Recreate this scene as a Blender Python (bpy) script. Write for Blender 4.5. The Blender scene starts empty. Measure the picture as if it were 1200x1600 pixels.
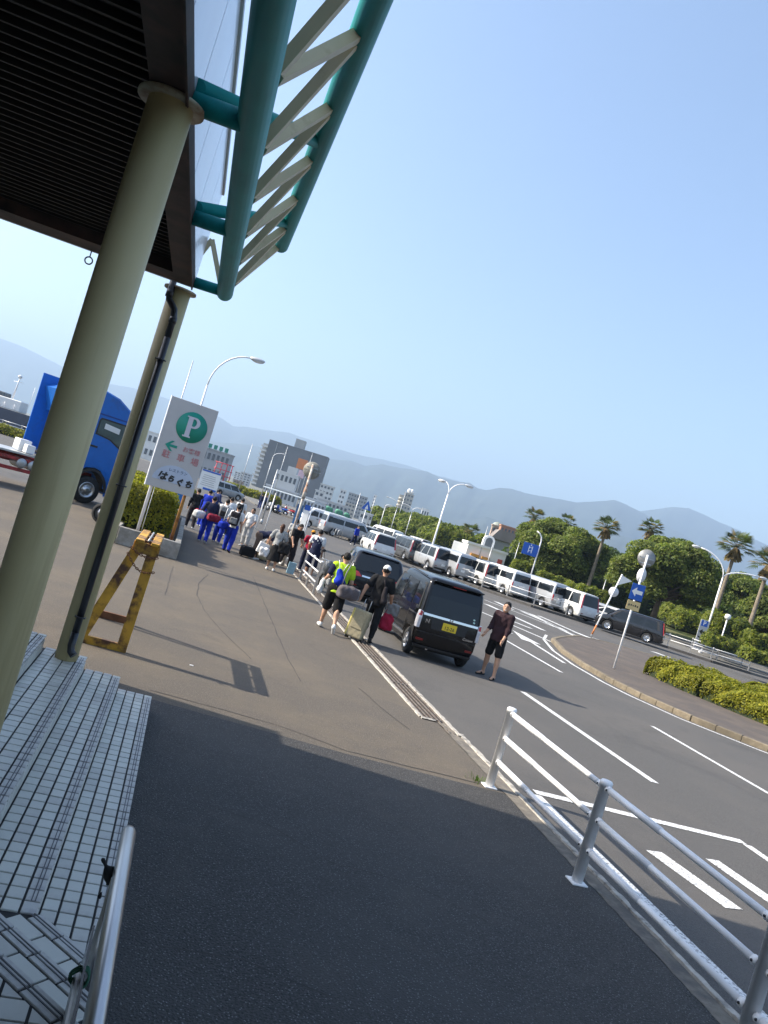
import bpy, bmesh, math, random
import numpy as np
from mathutils import Vector, Matrix
random.seed(7); RNG = np.random.default_rng(11)
SC = bpy.context.scene; COL = SC.collection
# ------------------------------------------------ camera, world, sun, exposure
F = 1250.0; ROLL = math.radians(17.1); H = 2.6; YAW = math.radians(13.6); PITCH = math.atan(15/F)
cam_d = bpy.data.cameras.new('camera'); cam = bpy.data.objects.new('camera', cam_d); COL.objects.link(cam)
cam_d.sensor_fit = 'VERTICAL'; cam_d.sensor_height = 36.0; cam_d.sensor_width = 27.0; cam_d.lens = F/1600*36
cam_d.clip_start = 0.05; cam_d.clip_end = 30000
cam.location = (0, 0, H)
cam.rotation_euler = (Matrix.Rotation(-YAW, 3, 'Z') @ Matrix.Rotation(math.pi/2+PITCH, 3, 'X') @ Matrix.Rotation(ROLL, 3, 'Z')).to_euler()
SC.camera = cam
SUN_EL = math.radians(37.0); SUN_AZ = math.atan2(-math.cos(YAW), math.sin(YAW))   # azimuth from +Y towards +X
world = bpy.data.worlds.new('World'); SC.world = world; world.use_nodes = True
wn = world.node_tree; bg = wn.nodes['Background']
sky = wn.nodes.new('ShaderNodeTexSky'); sky.sky_type = 'NISHITA'; sky.sun_disc = False
sky.sun_elevation = SUN_EL; sky.sun_rotation = SUN_AZ; sky.air_density = 1.0; sky.dust_density = 2.2; sky.ozone_density = 2.0
wn.links.new(sky.outputs[0], bg.inputs[0]); bg.inputs[1].default_value = 0.15
sl = bpy.data.lights.new('sun', 'SUN'); sun = bpy.data.objects.new('sun', sl); COL.objects.link(sun)
sl.energy = 5.0; sl.angle = math.radians(0.55); sl.color = (1.0, 0.91, 0.78)
sdir = Vector((math.sin(SUN_AZ)*math.cos(SUN_EL), math.cos(SUN_AZ)*math.cos(SUN_EL), math.sin(SUN_EL)))
sun.rotation_euler = sdir.to_track_quat('Z', 'Y').to_euler(); sun.location = (-20, 5, 30)
SC.view_settings.view_transform = 'Standard'; SC.view_settings.look = 'None'; SC.view_settings.exposure = 1.02; SC.view_settings.gamma = 1.0
SC.cycles.max_bounces = 6; SC.cycles.transparent_max_bounces = 8; SC.cycles.volume_bounces = 0

# ------------------------------------------------ pixel -> place (a pixel of the photograph gives a direction only)
def ray(px, py):
    x = px-600; y = py-800
    xr = x*math.cos(ROLL)+y*math.sin(ROLL); yd = -x*math.sin(ROLL)+y*math.cos(ROLL)
    c, s = math.cos(PITCH), math.sin(PITCH)
    fw = F*c+yd*s; up = F*s-yd*c
    return Vector((xr*math.cos(YAW)+fw*math.sin(YAW), -xr*math.sin(YAW)+fw*math.cos(YAW), up))
O0 = Vector((0, 0, H))
def g(px, py, z=0.0): r = ray(px, py); return O0+r*((z-H)/r.z)
def g2(px, py, z=0.0): p = g(px, py, z); return (p.x, p.y)
def onx(px, py, x): r = ray(px, py); return O0+r*(x/r.x)
def ony(px, py, y): r = ray(px, py); return O0+r*(y/r.y)
CR = Vector((math.cos(YAW), -math.sin(YAW), 0)); CF = Vector((math.sin(YAW), math.cos(YAW), 0))
def atd(px, py, d):                       # the point on a pixel's ray at forward distance d
    r = ray(px, py); return O0+r*(d/r.dot(CF))
def upx(p, px_h, d=None):                 # metres for a length in photo pixels at the distance of p
    return px_h*((Vector(p)-O0).dot(CF))/F

# ------------------------------------------------ materials
MATS = {}
def mat(name, col, rough=.6, metal=0., var=.12, scale=6., bump=0., bscale=60., col2=None, cscale=None, spec=.5, coat=0., trans=0., emis=None, alpha=1., detail=4., c2lo=.45, c2hi=.65, spots=None, stretch=None, stain=None):
    if name in MATS: return MATS[name]
    m = bpy.data.materials.new(name); m.use_nodes = True; nt = m.node_tree; b = nt.nodes['Principled BSDF']; L = nt.links.new
    b.inputs['Roughness'].default_value = rough; b.inputs['Metallic'].default_value = metal
    b.inputs['Specular IOR Level'].default_value = spec; b.inputs['Coat Weight'].default_value = coat; b.inputs['Coat Roughness'].default_value = .05
    b.inputs['Transmission Weight'].default_value = trans; b.inputs['Alpha'].default_value = alpha
    c = tuple(col)+(1,)
    if var > 0 or col2 is not None:
        tc = nt.nodes.new('ShaderNodeTexCoord'); n = nt.nodes.new('ShaderNodeTexNoise'); n.inputs['Scale'].default_value = scale; n.inputs['Detail'].default_value = detail
        L(tc.outputs['Object'], n.inputs['Vector'])
        r = nt.nodes.new('ShaderNodeValToRGB'); r.color_ramp.elements[0].position = .3; r.color_ramp.elements[1].position = .7
        r.color_ramp.elements[0].color = tuple(x*(1-var) for x in col)+(1,); r.color_ramp.elements[1].color = tuple(min(1, x*(1+var)) for x in col)+(1,)
        L(n.outputs['Fac'], r.inputs[0]); out = r.outputs[0]
        if col2 is not None:
            n2 = nt.nodes.new('ShaderNodeTexNoise'); n2.inputs['Scale'].default_value = cscale or scale*.5; n2.inputs['Detail'].default_value = 6; n2.inputs['Roughness'].default_value = .65
            if stretch:
                mp = nt.nodes.new('ShaderNodeMapping'); mp.inputs['Scale'].default_value = stretch; L(tc.outputs['Object'], mp.inputs['Vector']); L(mp.outputs[0], n2.inputs['Vector'])
            else: L(tc.outputs['Object'], n2.inputs['Vector'])
            r2 = nt.nodes.new('ShaderNodeValToRGB'); r2.color_ramp.elements[0].position = c2lo; r2.color_ramp.elements[1].position = c2hi
            L(n2.outputs['Fac'], r2.inputs[0]); mx = nt.nodes.new('ShaderNodeMix'); mx.data_type = 'RGBA'
            L(r2.outputs[0], mx.inputs[0]); L(out, mx.inputs[6]); mx.inputs[7].default_value = tuple(col2)+(1,); out = mx.outputs[2]
        if spots is not None:        # (scale, colour, threshold)
            v = nt.nodes.new('ShaderNodeTexVoronoi'); v.inputs['Scale'].default_value = spots[0]; L(tc.outputs['Object'], v.inputs['Vector'])
            r3 = nt.nodes.new('ShaderNodeValToRGB'); r3.color_ramp.elements[0].position = spots[2]*.7; r3.color_ramp.elements[1].position = spots[2]
            r3.color_ramp.elements[0].color = (1, 1, 1, 1); r3.color_ramp.elements[1].color = (0, 0, 0, 1)
            L(v.outputs['Distance'], r3.inputs[0]); mx = nt.nodes.new('ShaderNodeMix'); mx.data_type = 'RGBA'
            L(r3.outputs[0], mx.inputs[0]); L(out, mx.inputs[6]); mx.inputs[7].default_value = tuple(spots[1])+(1,); out = mx.outputs[2]
        if stain is not None:        # (scale, colour, lo, hi, amount): large irregular patches
            n4 = nt.nodes.new('ShaderNodeTexNoise'); n4.inputs['Scale'].default_value = stain[0]; n4.inputs['Detail'].default_value = 8; n4.inputs['Roughness'].default_value = .7; n4.inputs['Distortion'].default_value = 1.2; L(tc.outputs['Object'], n4.inputs['Vector'])
            r4 = nt.nodes.new('ShaderNodeValToRGB'); r4.color_ramp.elements[0].position = stain[2]; r4.color_ramp.elements[1].position = stain[3]; r4.color_ramp.elements[1].color = (stain[4],)*3+(1,); L(n4.outputs['Fac'], r4.inputs[0])
            mx = nt.nodes.new('ShaderNodeMix'); mx.data_type = 'RGBA'; L(r4.outputs[0], mx.inputs[0]); L(out, mx.inputs[6]); mx.inputs[7].default_value = tuple(stain[1])+(1,); out = mx.outputs[2]
        L(out, b.inputs['Base Color'])
        if bump > 0:
            nb = nt.nodes.new('ShaderNodeTexNoise'); nb.inputs['Scale'].default_value = bscale; nb.inputs['Detail'].default_value = 3
            L(tc.outputs['Object'], nb.inputs['Vector']); bp = nt.nodes.new('ShaderNodeBump'); bp.inputs['Strength'].default_value = bump; bp.inputs['Distance'].default_value = .02
            L(nb.outputs['Fac'], bp.inputs['Height']); L(bp.outputs[0], b.inputs['Normal'])
    else: b.inputs['Base Color'].default_value = c
    if emis: b.inputs['Emission Color'].default_value = tuple(emis[0])+(1,); b.inputs['Emission Strength'].default_value = emis[1]
    MATS[name] = m; return m
def paint(name, col, rough=.28, metal=0., var=.04): return mat(name, col, rough, metal, var, 3., coat=.6)
def cloth(name, col, var=.12): return mat('cloth_'+name, col, .9, 0, var, 25., bump=.25, bscale=70, spec=.2)

# ------------------------------------------------ mesh builder
def frame_of(d):
    d = Vector(d).normalized(); a = Vector((0, 0, 1)) if abs(d.z) < .95 else Vector((1, 0, 0))
    u = d.cross(a).normalized(); return u, d.cross(u).normalized()
class MB:
    def __init__(s): s.v = []; s.f = []; s.m = []; s.sm = []
    def add(s, vs, fs, mi=0, smooth=False):
        o = len(s.v); s.v.extend([tuple(p) for p in vs])
        for f in fs: s.f.append(tuple(i+o for i in f)); s.m.append(mi); s.sm.append(smooth)
        return s
    def box(s, c, d, rz=0., mi=0, ch=0., rx=0., ry=0.):
        x, y, z = d[0]/2, d[1]/2, d[2]/2
        if ch <= 0:
            vs = [(-x,-y,-z),(x,-y,-z),(x,y,-z),(-x,y,-z),(-x,-y,z),(x,-y,z),(x,y,z),(-x,y,z)]
            fs = [(3,2,1,0),(4,5,6,7),(0,1,5,4),(1,2,6,5),(2,3,7,6),(3,0,4,7)]
        else:
            ch = min(ch, x*.9, y*.9, z*.9)
            def ring(zz, i): return [(-x+i,-y,zz),(x-i,-y,zz),(x,-y+i,zz),(x,y-i,zz),(x-i,y,zz),(-x+i,y,zz),(-x,y-i,zz),(-x,-y+i,zz)]
            def inn(zz): return [(-x+ch,-y+ch,zz),(x-ch,-y+ch,zz),(x-ch,-y+ch,zz),(x-ch,y-ch,zz),(x-ch,y-ch,zz),(-x+ch,y-ch,zz),(-x+ch,y-ch,zz),(-x+ch,-y+ch,zz)]
            k = ch*.6
            vs = [(a*(1-ch/x*.8) if 0 else a, b, zz) for a, b, zz in ring(-z+ch, k)]+ring(z-ch, k)
            q = [( -x+ch,-y+ch),(x-ch,-y+ch),(x-ch,y-ch),(-x+ch,y-ch)]
            vs += [(a, b, -z) for a, b in q]+[(a, b, z) for a, b in q]
            fs = [(i, (i+1) % 8, 8+(i+1) % 8, 8+i) for i in range(8)]
            fs += [(19,18,17,16),(20,21,22,23)]
            fs += [(16,17,1,0),(17,2,1),(17,18,3,2),(18,4,3),(18,19,5,4),(19,6,5),(19,16,7,6),(16,0,7)]
            fs += [(8,9,21,20),(9,10,21),(10,11,22,21),(11,12,22),(12,13,23,22),(13,14,23),(14,15,20,23),(15,8,20)]
        M = Matrix.Rotation(rz, 3, 'Z')
        if rx: M = M @ Matrix.Rotation(rx, 3, 'X')
        if ry: M = M @ Matrix.Rotation(ry, 3, 'Y')
        c = Vector(c); return s.add([M @ Vector(p)+c for p in vs], fs, mi)
    def bar(s, a, b, w, h, mi=0, up=None):                 # square bar from a to b
        a, b = Vector(a), Vector(b); d = (b-a).normalized()
        if up is None: u, v = frame_of(d)
        else: u = d.cross(Vector(up)).normalized(); v = u.cross(d).normalized()
        u = u*w/2; v = v*h/2
        vs = [a-u-v, a+u-v, a+u+v, a-u+v, b-u-v, b+u-v, b+u+v, b-u+v]
        return s.add(vs, [(3,2,1,0),(4,5,6,7),(0,1,5,4),(1,2,6,5),(2,3,7,6),(3,0,4,7)], mi)
    def tube(s, pts, r, n=10, mi=0, cap=True, smooth=True, close=False):
        pts = [Vector(p) for p in pts]; N = len(pts); rs = r if isinstance(r, (list, tuple)) else [r]*N
        vs = []; u0 = None
        for i, p in enumerate(pts):
            if close: d = pts[(i+1) % N]-pts[i-1]
            else: d = (pts[min(i+1, N-1)]-pts[max(i-1, 0)])
            d.normalize()
            if u0 is None: u, w = frame_of(d)
            else:
                u = (u0-d*u0.dot(d)); u = u.normalized() if u.length > 1e-6 else frame_of(d)[0]; w = d.cross(u)
            u0 = u
            for k in range(n):
                a = 2*math.pi*k/n; vs.append(p+(u*math.cos(a)+w*math.sin(a))*rs[i])
        fs = []
        for i in range(N if close else N-1):
            j = (i+1) % N
            for k in range(n): fs.append((i*n+k, i*n+(k+1) % n, j*n+(k+1) % n, j*n+k))
        s.add(vs, fs, mi, smooth)
        if cap and not close:
            o = len(s.v)-len(vs); s.f.append(tuple(o+k for k in reversed(range(n)))); s.m.append(mi); s.sm.append(False)
            s.f.append(tuple(o+(N-1)*n+k for k in range(n))); s.m.append(mi); s.sm.append(False)
        return s
    def lathe(s, prof, c=(0,0,0), n=16, axis='z', mi=0, smooth=True, cap=True):   # prof: (radius, height)
        vs = []; c = Vector(c)
        for r, h in prof:
            for k in range(n):
                a = 2*math.pi*k/n; x, y = r*math.cos(a), r*math.sin(a)
                vs.append(c+Vector({'z': (x, y, h), 'x': (h, x, y), 'y': (y, h, x)}[axis]))
        fs = [(i*n+k, i*n+(k+1) % n, (i+1)*n+(k+1) % n, (i+1)*n+k) for i in range(len(prof)-1) for k in range(n)]
        if cap: fs.append(tuple(reversed(range(n)))); fs.append(tuple((len(prof)-1)*n+k for k in range(n)))
        return s.add(vs, fs, mi, smooth)
    def prism(s, poly, fn, mi=0):                           # fn(u, v, 0 or 1) -> point ; poly counter-clockwise
        n = len(poly); vs = [fn(a, b, 0) for a, b in poly]+[fn(a, b, 1) for a, b in poly]
        return s.add(vs, [tuple(reversed(range(n))), tuple(range(n, 2*n))]+[(i, (i+1) % n, n+(i+1) % n, n+i) for i in range(n)], mi)
    def slab(s, poly, z0, z1, mi=0): return s.prism(poly, lambda a, b, t: (a, b, z1 if t else z0), mi)
    def sheet(s, poly, z, mi=0): return s.add([(p[0], p[1], z) for p in poly], [tuple(range(len(poly)))], mi)
    def ell(s, c, r, n=12, m=8, mi=0, M=None):
        vs = []; c = Vector(c)
        for i in range(m+1):
            t = math.pi*i/m
            for k in range(n):
                a = 2*math.pi*k/n; p = Vector((r[0]*math.sin(t)*math.cos(a), r[1]*math.sin(t)*math.sin(a), r[2]*math.cos(t)))
                vs.append(c+((M @ p) if M else p))
        return s.add(vs, [(i*n+k, (i+1)*n+k, (i+1)*n+(k+1) % n, i*n+(k+1) % n) for i in range(m) for k in range(n)], mi, True)
    def mesh(s, name, mats):
        me = bpy.data.meshes.new(name); me.from_pydata(s.v, [], s.f)
        for m in (mats if isinstance(mats, (list, tuple)) else [mats]): me.materials.append(m)
        me.polygons.foreach_set('material_index', s.m); me.polygons.foreach_set('use_smooth', s.sm); me.update()
        return me
    def build(s, name, mats, parent=None, loc=None, **kw):
        return obj(name, s.mesh(name, mats), parent, loc, **kw)
def obj(name, me, parent=None, loc=None, **kw):
    o = bpy.data.objects.new(name, me); COL.objects.link(o)
    if loc is not None: o.location = loc
    if parent is not None: o.parent = parent
    for k, v in kw.items(): o[k] = v
    return o
def thing(name, label, cat, loc=(0,0,0), rz=0., group=None):
    o = bpy.data.objects.new(name, None); COL.objects.link(o); o.location = loc; o.rotation_euler = (0, 0, rz); o.empty_display_size = .2
    o['label'] = label; o['category'] = cat
    if group: o['group'] = group
    return o
def tag(o, label, cat, group=None):
    o['label'] = label; o['category'] = cat
    if group: o['group'] = group
    return o
def dup(root, loc=None, rz=None, label=None, sc=None):
    KIDS = {}
    def cp(o, par):
        c = o.copy(); COL.objects.link(c)
        if par is not None: c.parent = par
        for ch in list(o.children): cp(ch, c)
        return c
    r = cp(root, None)
    if loc is not None: r.location = loc
    if rz is not None: r.rotation_euler = (0, 0, rz)
    if sc is not None: r.scale = (sc, sc, sc) if not isinstance(sc, tuple) else sc
    if label: r['label'] = label
    return r
def npmesh(name, V, Fq, mats, mi=None, smooth=False):
    me = bpy.data.meshes.new(name); V = np.asarray(V, np.float32); Fq = np.asarray(Fq, np.int32); k = Fq.shape[1]
    me.vertices.add(len(V)); me.vertices.foreach_set('co', V.ravel())
    me.loops.add(Fq.size); me.loops.foreach_set('vertex_index', Fq.ravel())
    me.polygons.add(len(Fq)); me.polygons.foreach_set('loop_start', np.arange(0, Fq.size, k, dtype=np.int32)); me.polygons.foreach_set('loop_total', np.full(len(Fq), k, np.int32))
    for m in (mats if isinstance(mats, (list, tuple)) else [mats]): me.materials.append(m)
    if mi is not None: me.polygons.foreach_set('material_index', np.asarray(mi, np.int32))
    if smooth: me.polygons.foreach_set('use_smooth', np.ones(len(Fq), bool))
    me.update(calc_edges=True); me.validate(); return me
def text_mesh(txt, size, mats, bold=0., extrude=.002, shear=0., align='CENTER'):
    cu = bpy.data.curves.new('lettering', 'FONT'); cu.body = txt; cu.size = size; cu.align_x = align; cu.align_y = 'CENTER'; cu.extrude = extrude; cu.offset = bold; cu.shear = shear; cu.resolution_u = 3
    o = bpy.data.objects.new('lettering', cu); COL.objects.link(o); dg = bpy.context.evaluated_depsgraph_get()
    me = bpy.data.meshes.new_from_object(o.evaluated_get(dg)); bpy.data.objects.remove(o); bpy.data.curves.remove(cu)
    me.materials.clear(); me.materials.append(mats); return me
def arc(c, r, a0, a1, n): return [(c[0]+r*math.cos(a0+(a1-a0)*i/n), c[1]+r*math.sin(a0+(a1-a0)*i/n)) for i in range(n+1)]
# ================================================================ SETTING
M_as = mat('asphalt_road', (.082,.078,.073), .92, 0, .3, 80, bump=.45, bscale=90, col2=(.100,.092,.083), cscale=.30, spots=(55, (.14,.135,.13), .2), detail=8, stain=(.35,(.045,.043,.042),.54,.72,.6))
M_fore = mat('asphalt_forecourt', (.098,.083,.066), .92, 0, .4, 70, bump=.6, bscale=80, col2=(.128,.104,.075), cscale=.45, spots=(48, (.22,.195,.155), .22), detail=8, stain=(.9,(.06,.052,.045),.56,.74,.6))
M_far = mat('ground_far', (.16,.16,.14), .95, 0, .2, .05)
M_white = mat('road_paint', (.72,.72,.70), .8, 0, .08, 20, col2=(.2,.2,.2), cscale=30, c2lo=.49, c2hi=.60)
M_conc = mat('concrete', (.30,.285,.255), .9, 0, .18, 9, bump=.3, bscale=70, col2=(.2,.18,.15), cscale=3)
M_kerbc = mat('kerb_concrete', (.19,.155,.105), .92, 0, .2, 7, bump=.3, bscale=50, col2=(.12,.10,.07), cscale=.8)
def R(poly): return [Vector((p[0], p[1])) for p in poly]
gr = MB().sheet([(-9000,-3000),(9000,-3000),(9000,11000),(-9000,11000)], -.012); gr.build('ground', M_far, kind='structure')
MB().sheet([(-90,-40),(130,-40),(130,190),(-90,190)], -.006).build('road', M_as, kind='structure')
# forecourt: brownish asphalt up to the gutter line x=4.45
fc = MB(); fc.sheet([(-60,-30),(4.42,-30),(4.42,8.9),(4.40,11.2),(4.16,11.25),(4.16,33.0),(-60,33.0)], 0.0); fc.build('forecourt_pavement', M_fore, kind='structure')
# resurfaced patch near the steps, colour lowered to deepen the shade, and joints
def strip(x0, x1, y0, y1, z, name, m, n=1, jag=0., seed=0, **kw):
    rr = random.Random(seed); L = []; Rr = []
    k = max(2, int((y1-y0)/.12))
    for i in range(k+1):
        y = y0+(y1-y0)*i/k; L.append((x0+rr.uniform(-jag, jag), y)); Rr.append((x1+rr.uniform(-jag, jag), y))
    m_ = MB(); vs = [(a, b, z) for a, b in L]+[(a, b, z) for a, b in Rr]; m_.add(vs, [(i, k+1+i, k+2+i, i+1) for i in range(k)])
    return m_.build(name, m, **kw)
# gutter line beside the fence: concrete strip with a broken pale edge
M_gut = mat('gutter_concrete', (.19,.165,.13), .92, 0, .25, 12, bump=.3, bscale=60, col2=(.105,.095,.085), cscale=3.2)
M_edge = mat('pale_edge', (.42,.39,.34), .9, 0, .25, 18, bump=.4, bscale=50, col2=(.2,.185,.165), cscale=9, c2lo=.5, c2hi=.62)
strip(4.42, 4.60, -4, 11.15, .005, 'gutter', M_gut, jag=.012, seed=3, kind='structure')
def kerbstrip(x0, x1, y0, y1, h, name, m, jag, seed):
    rr = random.Random(seed); k = max(1, int((y1-y0)/.09)); mb = MB(); vs = []
    for i in range(k+1):
        y = y0+(y1-y0)*i/k; a = x0+rr.uniform(-jag, jag); b = x1+rr.uniform(-jag, jag); hh = h*(.75+.5*rr.random())
        vs += [(a, y, -.004), (a+.006, y, hh), (b-.006, y, hh), (b, y, -.004)]
    mb.add(vs, [(4*i+j, 4*i+j+1, 4*i+5+j, 4*i+4+j) for i in range(k) for j in range(3)]); return mb.build(name, m, kind='structure')
kerbstrip(4.60, 4.67, -4, 10.7, .022, 'gutter_edge', M_edge, .012, 5)
kerbstrip(4.13, 4.19, 11.2, 32, .022, 'drain_edge', M_edge, .008, 6)
kerbstrip(4.56, 4.63, 10.6, 32, .022, 'drain_edge', M_edge, .008, 8)
kerbstrip(4.15, 4.40, 11.12, 11.2, .02, 'drain_edge', M_edge, .01, 9)
# trench drain with long steel bars
M_rustd = mat('drain_steel', (.04,.032,.027), .85, .1, .3, 20, col2=(.07,.045,.033), cscale=6)
M_barl = mat('drain_bar', (.17,.155,.14), .7, .2, .25, 30, col2=(.10,.07,.055), cscale=12)
dr = thing('trench_drain', 'rusty long barred trench drain set flush between asphalt and road', 'drain', (4.375, 14, 0))
MB().add([(-.19,-2.8,-.003),(.19,-2.8,-.003),(.19,17.5,-.003),(-.19,17.5,-.003)], [(0,1,2,3)]).add([(.02,-3.4,-.0035),(.19,-3.4,-.0035),(.19,-2.8,-.0035),(.02,-2.8,-.0035)], [(0,1,2,3)]).build('trench', M_rustd, dr)
for i, x in enumerate((-.165,-.085,-.005,.075,.155)):
    for j in range(9):
        y0 = -2.75+j*2.0-(.6 if x > .04 and j == 0 else 0); y1 = -2.75+(j+1)*2.0-.03
        MB().box((x, (y0+y1)/2, .009), (.014, y1-y0, .018)).build('bar', M_barl, dr)
for j in range(9):
    MB().box((0, -2.76+j*2.0, .006), (.36, .03, .01)).build('cross_bar', M_barl, dr)
# newer asphalt near the steps, darkened further to deepen its shade; seams, cracks
M_near = mat('asphalt_near', (.044,.042,.040), .85, 0, .6, 65, bump=1.0, bscale=70, col2=(.055,.053,.05), cscale=.7, spots=(46, (.17,.17,.165), .24), detail=9, stain=(1.1,(.075,.068,.06),.52,.74,.7))
MB().sheet([(-60,-30),(4.42,-30),(4.42,8.50),(4.15,8.52),(2.5,8.62),(.34,8.95),(-60,9.3)], .003).build('forecourt_patch', M_near, kind='structure')
M_seam = mat('asphalt_seam', (.05,.045,.042), .95, 0, .3, 9)
def seam(pts, w=.014):
    pts = [Vector(p) for p in pts]; P = []
    for a_, b_ in zip(pts[:-1], pts[1:]):
        n = max(1, int((b_-a_).length/.25)); P += [a_.lerp(b_, i/n)+Vector((random.uniform(-.012,.012), random.uniform(-.012,.012))) for i in range(n)]
    P.append(pts[-1]); m = MB(); vs = []
    for i, q in enumerate(P):
        d = (P[min(i+1, len(P)-1)]-P[max(i-1, 0)]).normalized(); nn_ = Vector((-d.y, d.x))*w*random.uniform(.3,.8); vs += [(q.x-nn_.x, q.y-nn_.y, .0042), (q.x+nn_.x, q.y+nn_.y, .0042)]
    m.add(vs, [(2*i, 2*i+2, 2*i+3, 2*i+1) for i in range(len(P)-1)]); m.build('pavement_seam', M_seam, kind='structure')
for pp in ([(325,898),(310,912),(308,930),(320,955),(345,985),(372,1010),(392,1030)], [(270,885),(258,930)], [(235,1078),(430,1132),(540,1173),(640,1198),(750,1225)], [(395,900),(420,960),(450,1030),(470,1065)], [(560,1075),(600,1110),(640,1140)], [(300,1250),(420,1290),(520,1350),(640,1380),(760,1440)], [(250,1480),(380,1500),(520,1560)]): seam([g2(*q) for q in pp])
# ---------------- road markings (each painted stroke its own sheet under one road_marking object)
RM = []
def mark(pts, label=None, z=.0):
    m = MB().add([(p[0], p[1], z) for p in pts], [tuple(range(len(pts)))]); 
    o = m.build('road_marking', M_white, kind='structure'); o.data.flip_normals() if (Vector(pts[1]+(0,)) - Vector(pts[0]+(0,))).cross(Vector(pts[2]+(0,))-Vector(pts[1]+(0,))).z < 0 else 0
    RM.append(o); return o
def mline(a, b, w=.15):
    a = Vector(a); b = Vector(b); d = (b-a).normalized(); n = Vector((-d.y, d.x))*w/2
    return mark([tuple(a-n), tuple(b-n), tuple(b+n), tuple(a+n)])
def pline(pts, w=.15):
    for a, b in zip(pts[:-1], pts[1:]): mline(a, b, w)
mline((7.95,10.75),(7.90,15.75),.15); mline((11.13,10.6),(11.17,15.75),.13); mline((11.35,20.7),(11.4,25.4),.13); mline((11.35,30),(11.4,35),.13); mline((7.95,20.7),(7.9,25.4),.13)
mline((4.98,8.86),(8.02,8.79),.15); mline((8.0,8.7),(8.0,3.0),.14); mline((4.95,8.75),(4.90,-1),.14)
mline((5.93,7.70),(6.12,6.58),.24); mline((6.82,7.85),(7.0,6.2),.2)
# arrow on the road
a0 = Vector(g2(830,1003)); a1 = Vector(g2(882,1036)); mline(a1, a0, .15)
dd = (a0-a1).normalized(); nn = Vector((-dd.y, dd.x)); mark([tuple(a0-nn*.38), tuple(a0+nn*.05-dd*.1), tuple(a0+nn*.38), tuple(a0+dd*2.6)])
# edge line of the island
isl_f = [(16.6,31.2),(15.3,29.3),(14.1,26.0),(13.55,23.4),(13.36,21.1),(13.45,19.8),(13.9,18.1),(15.0,16.5),(17.5,14.0),(22,11)]
pline([(p[0]-.42, p[1]-.05 if i else p[1]+.5) for i, p in enumerate(isl_f)], .12)
# hatched zone and lane lines beyond the island tip (pixels of strokes on the ground)
for a, b, w in [((752,956),(862,1003),.15),((766,974),(800,990),.12),((757,937),(1035,1045),.12),((800,962),(850,985),.25),((790,966),(830,982),.2),((815,955),(872,980),.25),((830,960),(885,986),.25),((842,962),(900,988),.22),((790,945),(845,965),.2),((852,972),(905,997),.22),
                ((760,944),(784,955),.3),((775,940),(800,952),.3),((900,988),(930,1000),.4),((925,996),(1005,1022),.15),((940,1002),(960,1010),.4),((1020,1018),(1045,1027),.5),((1050,1034),(1062,1040),.5),((860,950),(900,963),.15),((985,998),(1010,1006),.3)]:
    mline(g2(*a), g2(*b), w*1.3)
# ---------------- traffic island with kerb stones
M_isl = mat('island_asphalt', (.085,.07,.06), .95, 0, .2, 40, bump=.5, bscale=60, col2=(.12,.095,.075), cscale=.8)
isl_b = [(60,8),(60,24),(44,36),(32,36.5),(26,36.4),(23.2,36.2),(21.4,36.0),(19.4,34.8),(17.8,32.8)]
isl = MB().slab(isl_f+[(26,9)]+isl_b, -.1, .13).build('traffic_island', M_isl, kind='structure')
def kerb_run(pts, parent, h=.15, w=.17, seg=.62, m=M_kerbc, name='kerb_stone'):
    pts = [Vector(p) for p in pts]; acc = []
    for a, b in zip(pts[:-1], pts[1:]):
        n = max(1, round((b-a).length/seg))
        for i in range(n):
            p = a.lerp(b, i/n); q = a.lerp(b, (i+1)/n); d = (q-p)
            MB().box(((p.x+q.x)/2, (p.y+q.y)/2, h/2-.04), (d.length-.006, w, h+.08+random.uniform(-.006,.006)), math.atan2(d.y, d.x), ch=.02).build(name, m, parent)
kerb_run(isl_f, isl); kerb_run(list(reversed(isl_b[2:]))+[], isl); kerb_run([isl_b[-1], isl_f[0]], isl)
# far pavement strip of the car park: dark kerb
M_dk = mat('dark_kerb', (.07,.065,.06), .9, 0, .2, 5)
KF = [(8.0,96),(19.2,60.5),(21.6,54.2),(24.2,50.6),(29,50.0),(34.2,49.2),(36.6,47.5),(39.5,47.2)]
cp = MB().slab(KF+[(46,47.2),(80,60),(120,90),(120,185),(8,185)], -.1, .14).build('car_park_pavement', mat('car_park_asphalt', (.13,.125,.115), .95, 0, .2, 3, col2=(.16,.15,.13), cscale=.3), kind='structure')
kerb_run(KF, cp, h=.17, w=.3, seg=1.6, m=M_dk)
# ================================================================ CANOPY, COLUMNS, STEPS, HANDRAIL
M_cream = mat('cream_paint', (.58,.485,.26), .5, 0, .06, 2, col2=(.42,.335,.17), cscale=9, spec=.35, stretch=(1,1,.05), c2lo=.52, c2hi=.75)
M_cream2 = mat('cream_bar', (.56,.46,.285), .5, 0, .06, 4, col2=(.4,.31,.18), cscale=6, c2lo=.55, c2hi=.75)
M_teal = mat('teal_paint', (.008,.27,.26), .5, 0, .12, 3, spec=.25, col2=(.01,.16,.15), cscale=5, stretch=(1,.1,1), c2lo=.5, c2hi=.75)
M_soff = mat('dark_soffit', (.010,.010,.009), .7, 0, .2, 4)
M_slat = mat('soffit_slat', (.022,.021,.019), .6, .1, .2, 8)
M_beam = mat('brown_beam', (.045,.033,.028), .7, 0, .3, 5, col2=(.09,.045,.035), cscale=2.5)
M_fas = mat('fascia_panel', (.74,.72,.80), .25, 0, .03, 2, coat=.4)
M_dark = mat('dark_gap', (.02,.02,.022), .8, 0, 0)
M_trim = mat('alu_trim', (.4,.42,.42), .4, .6, .1, 6)
ZS = 4.17; YE = 7.8
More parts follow.
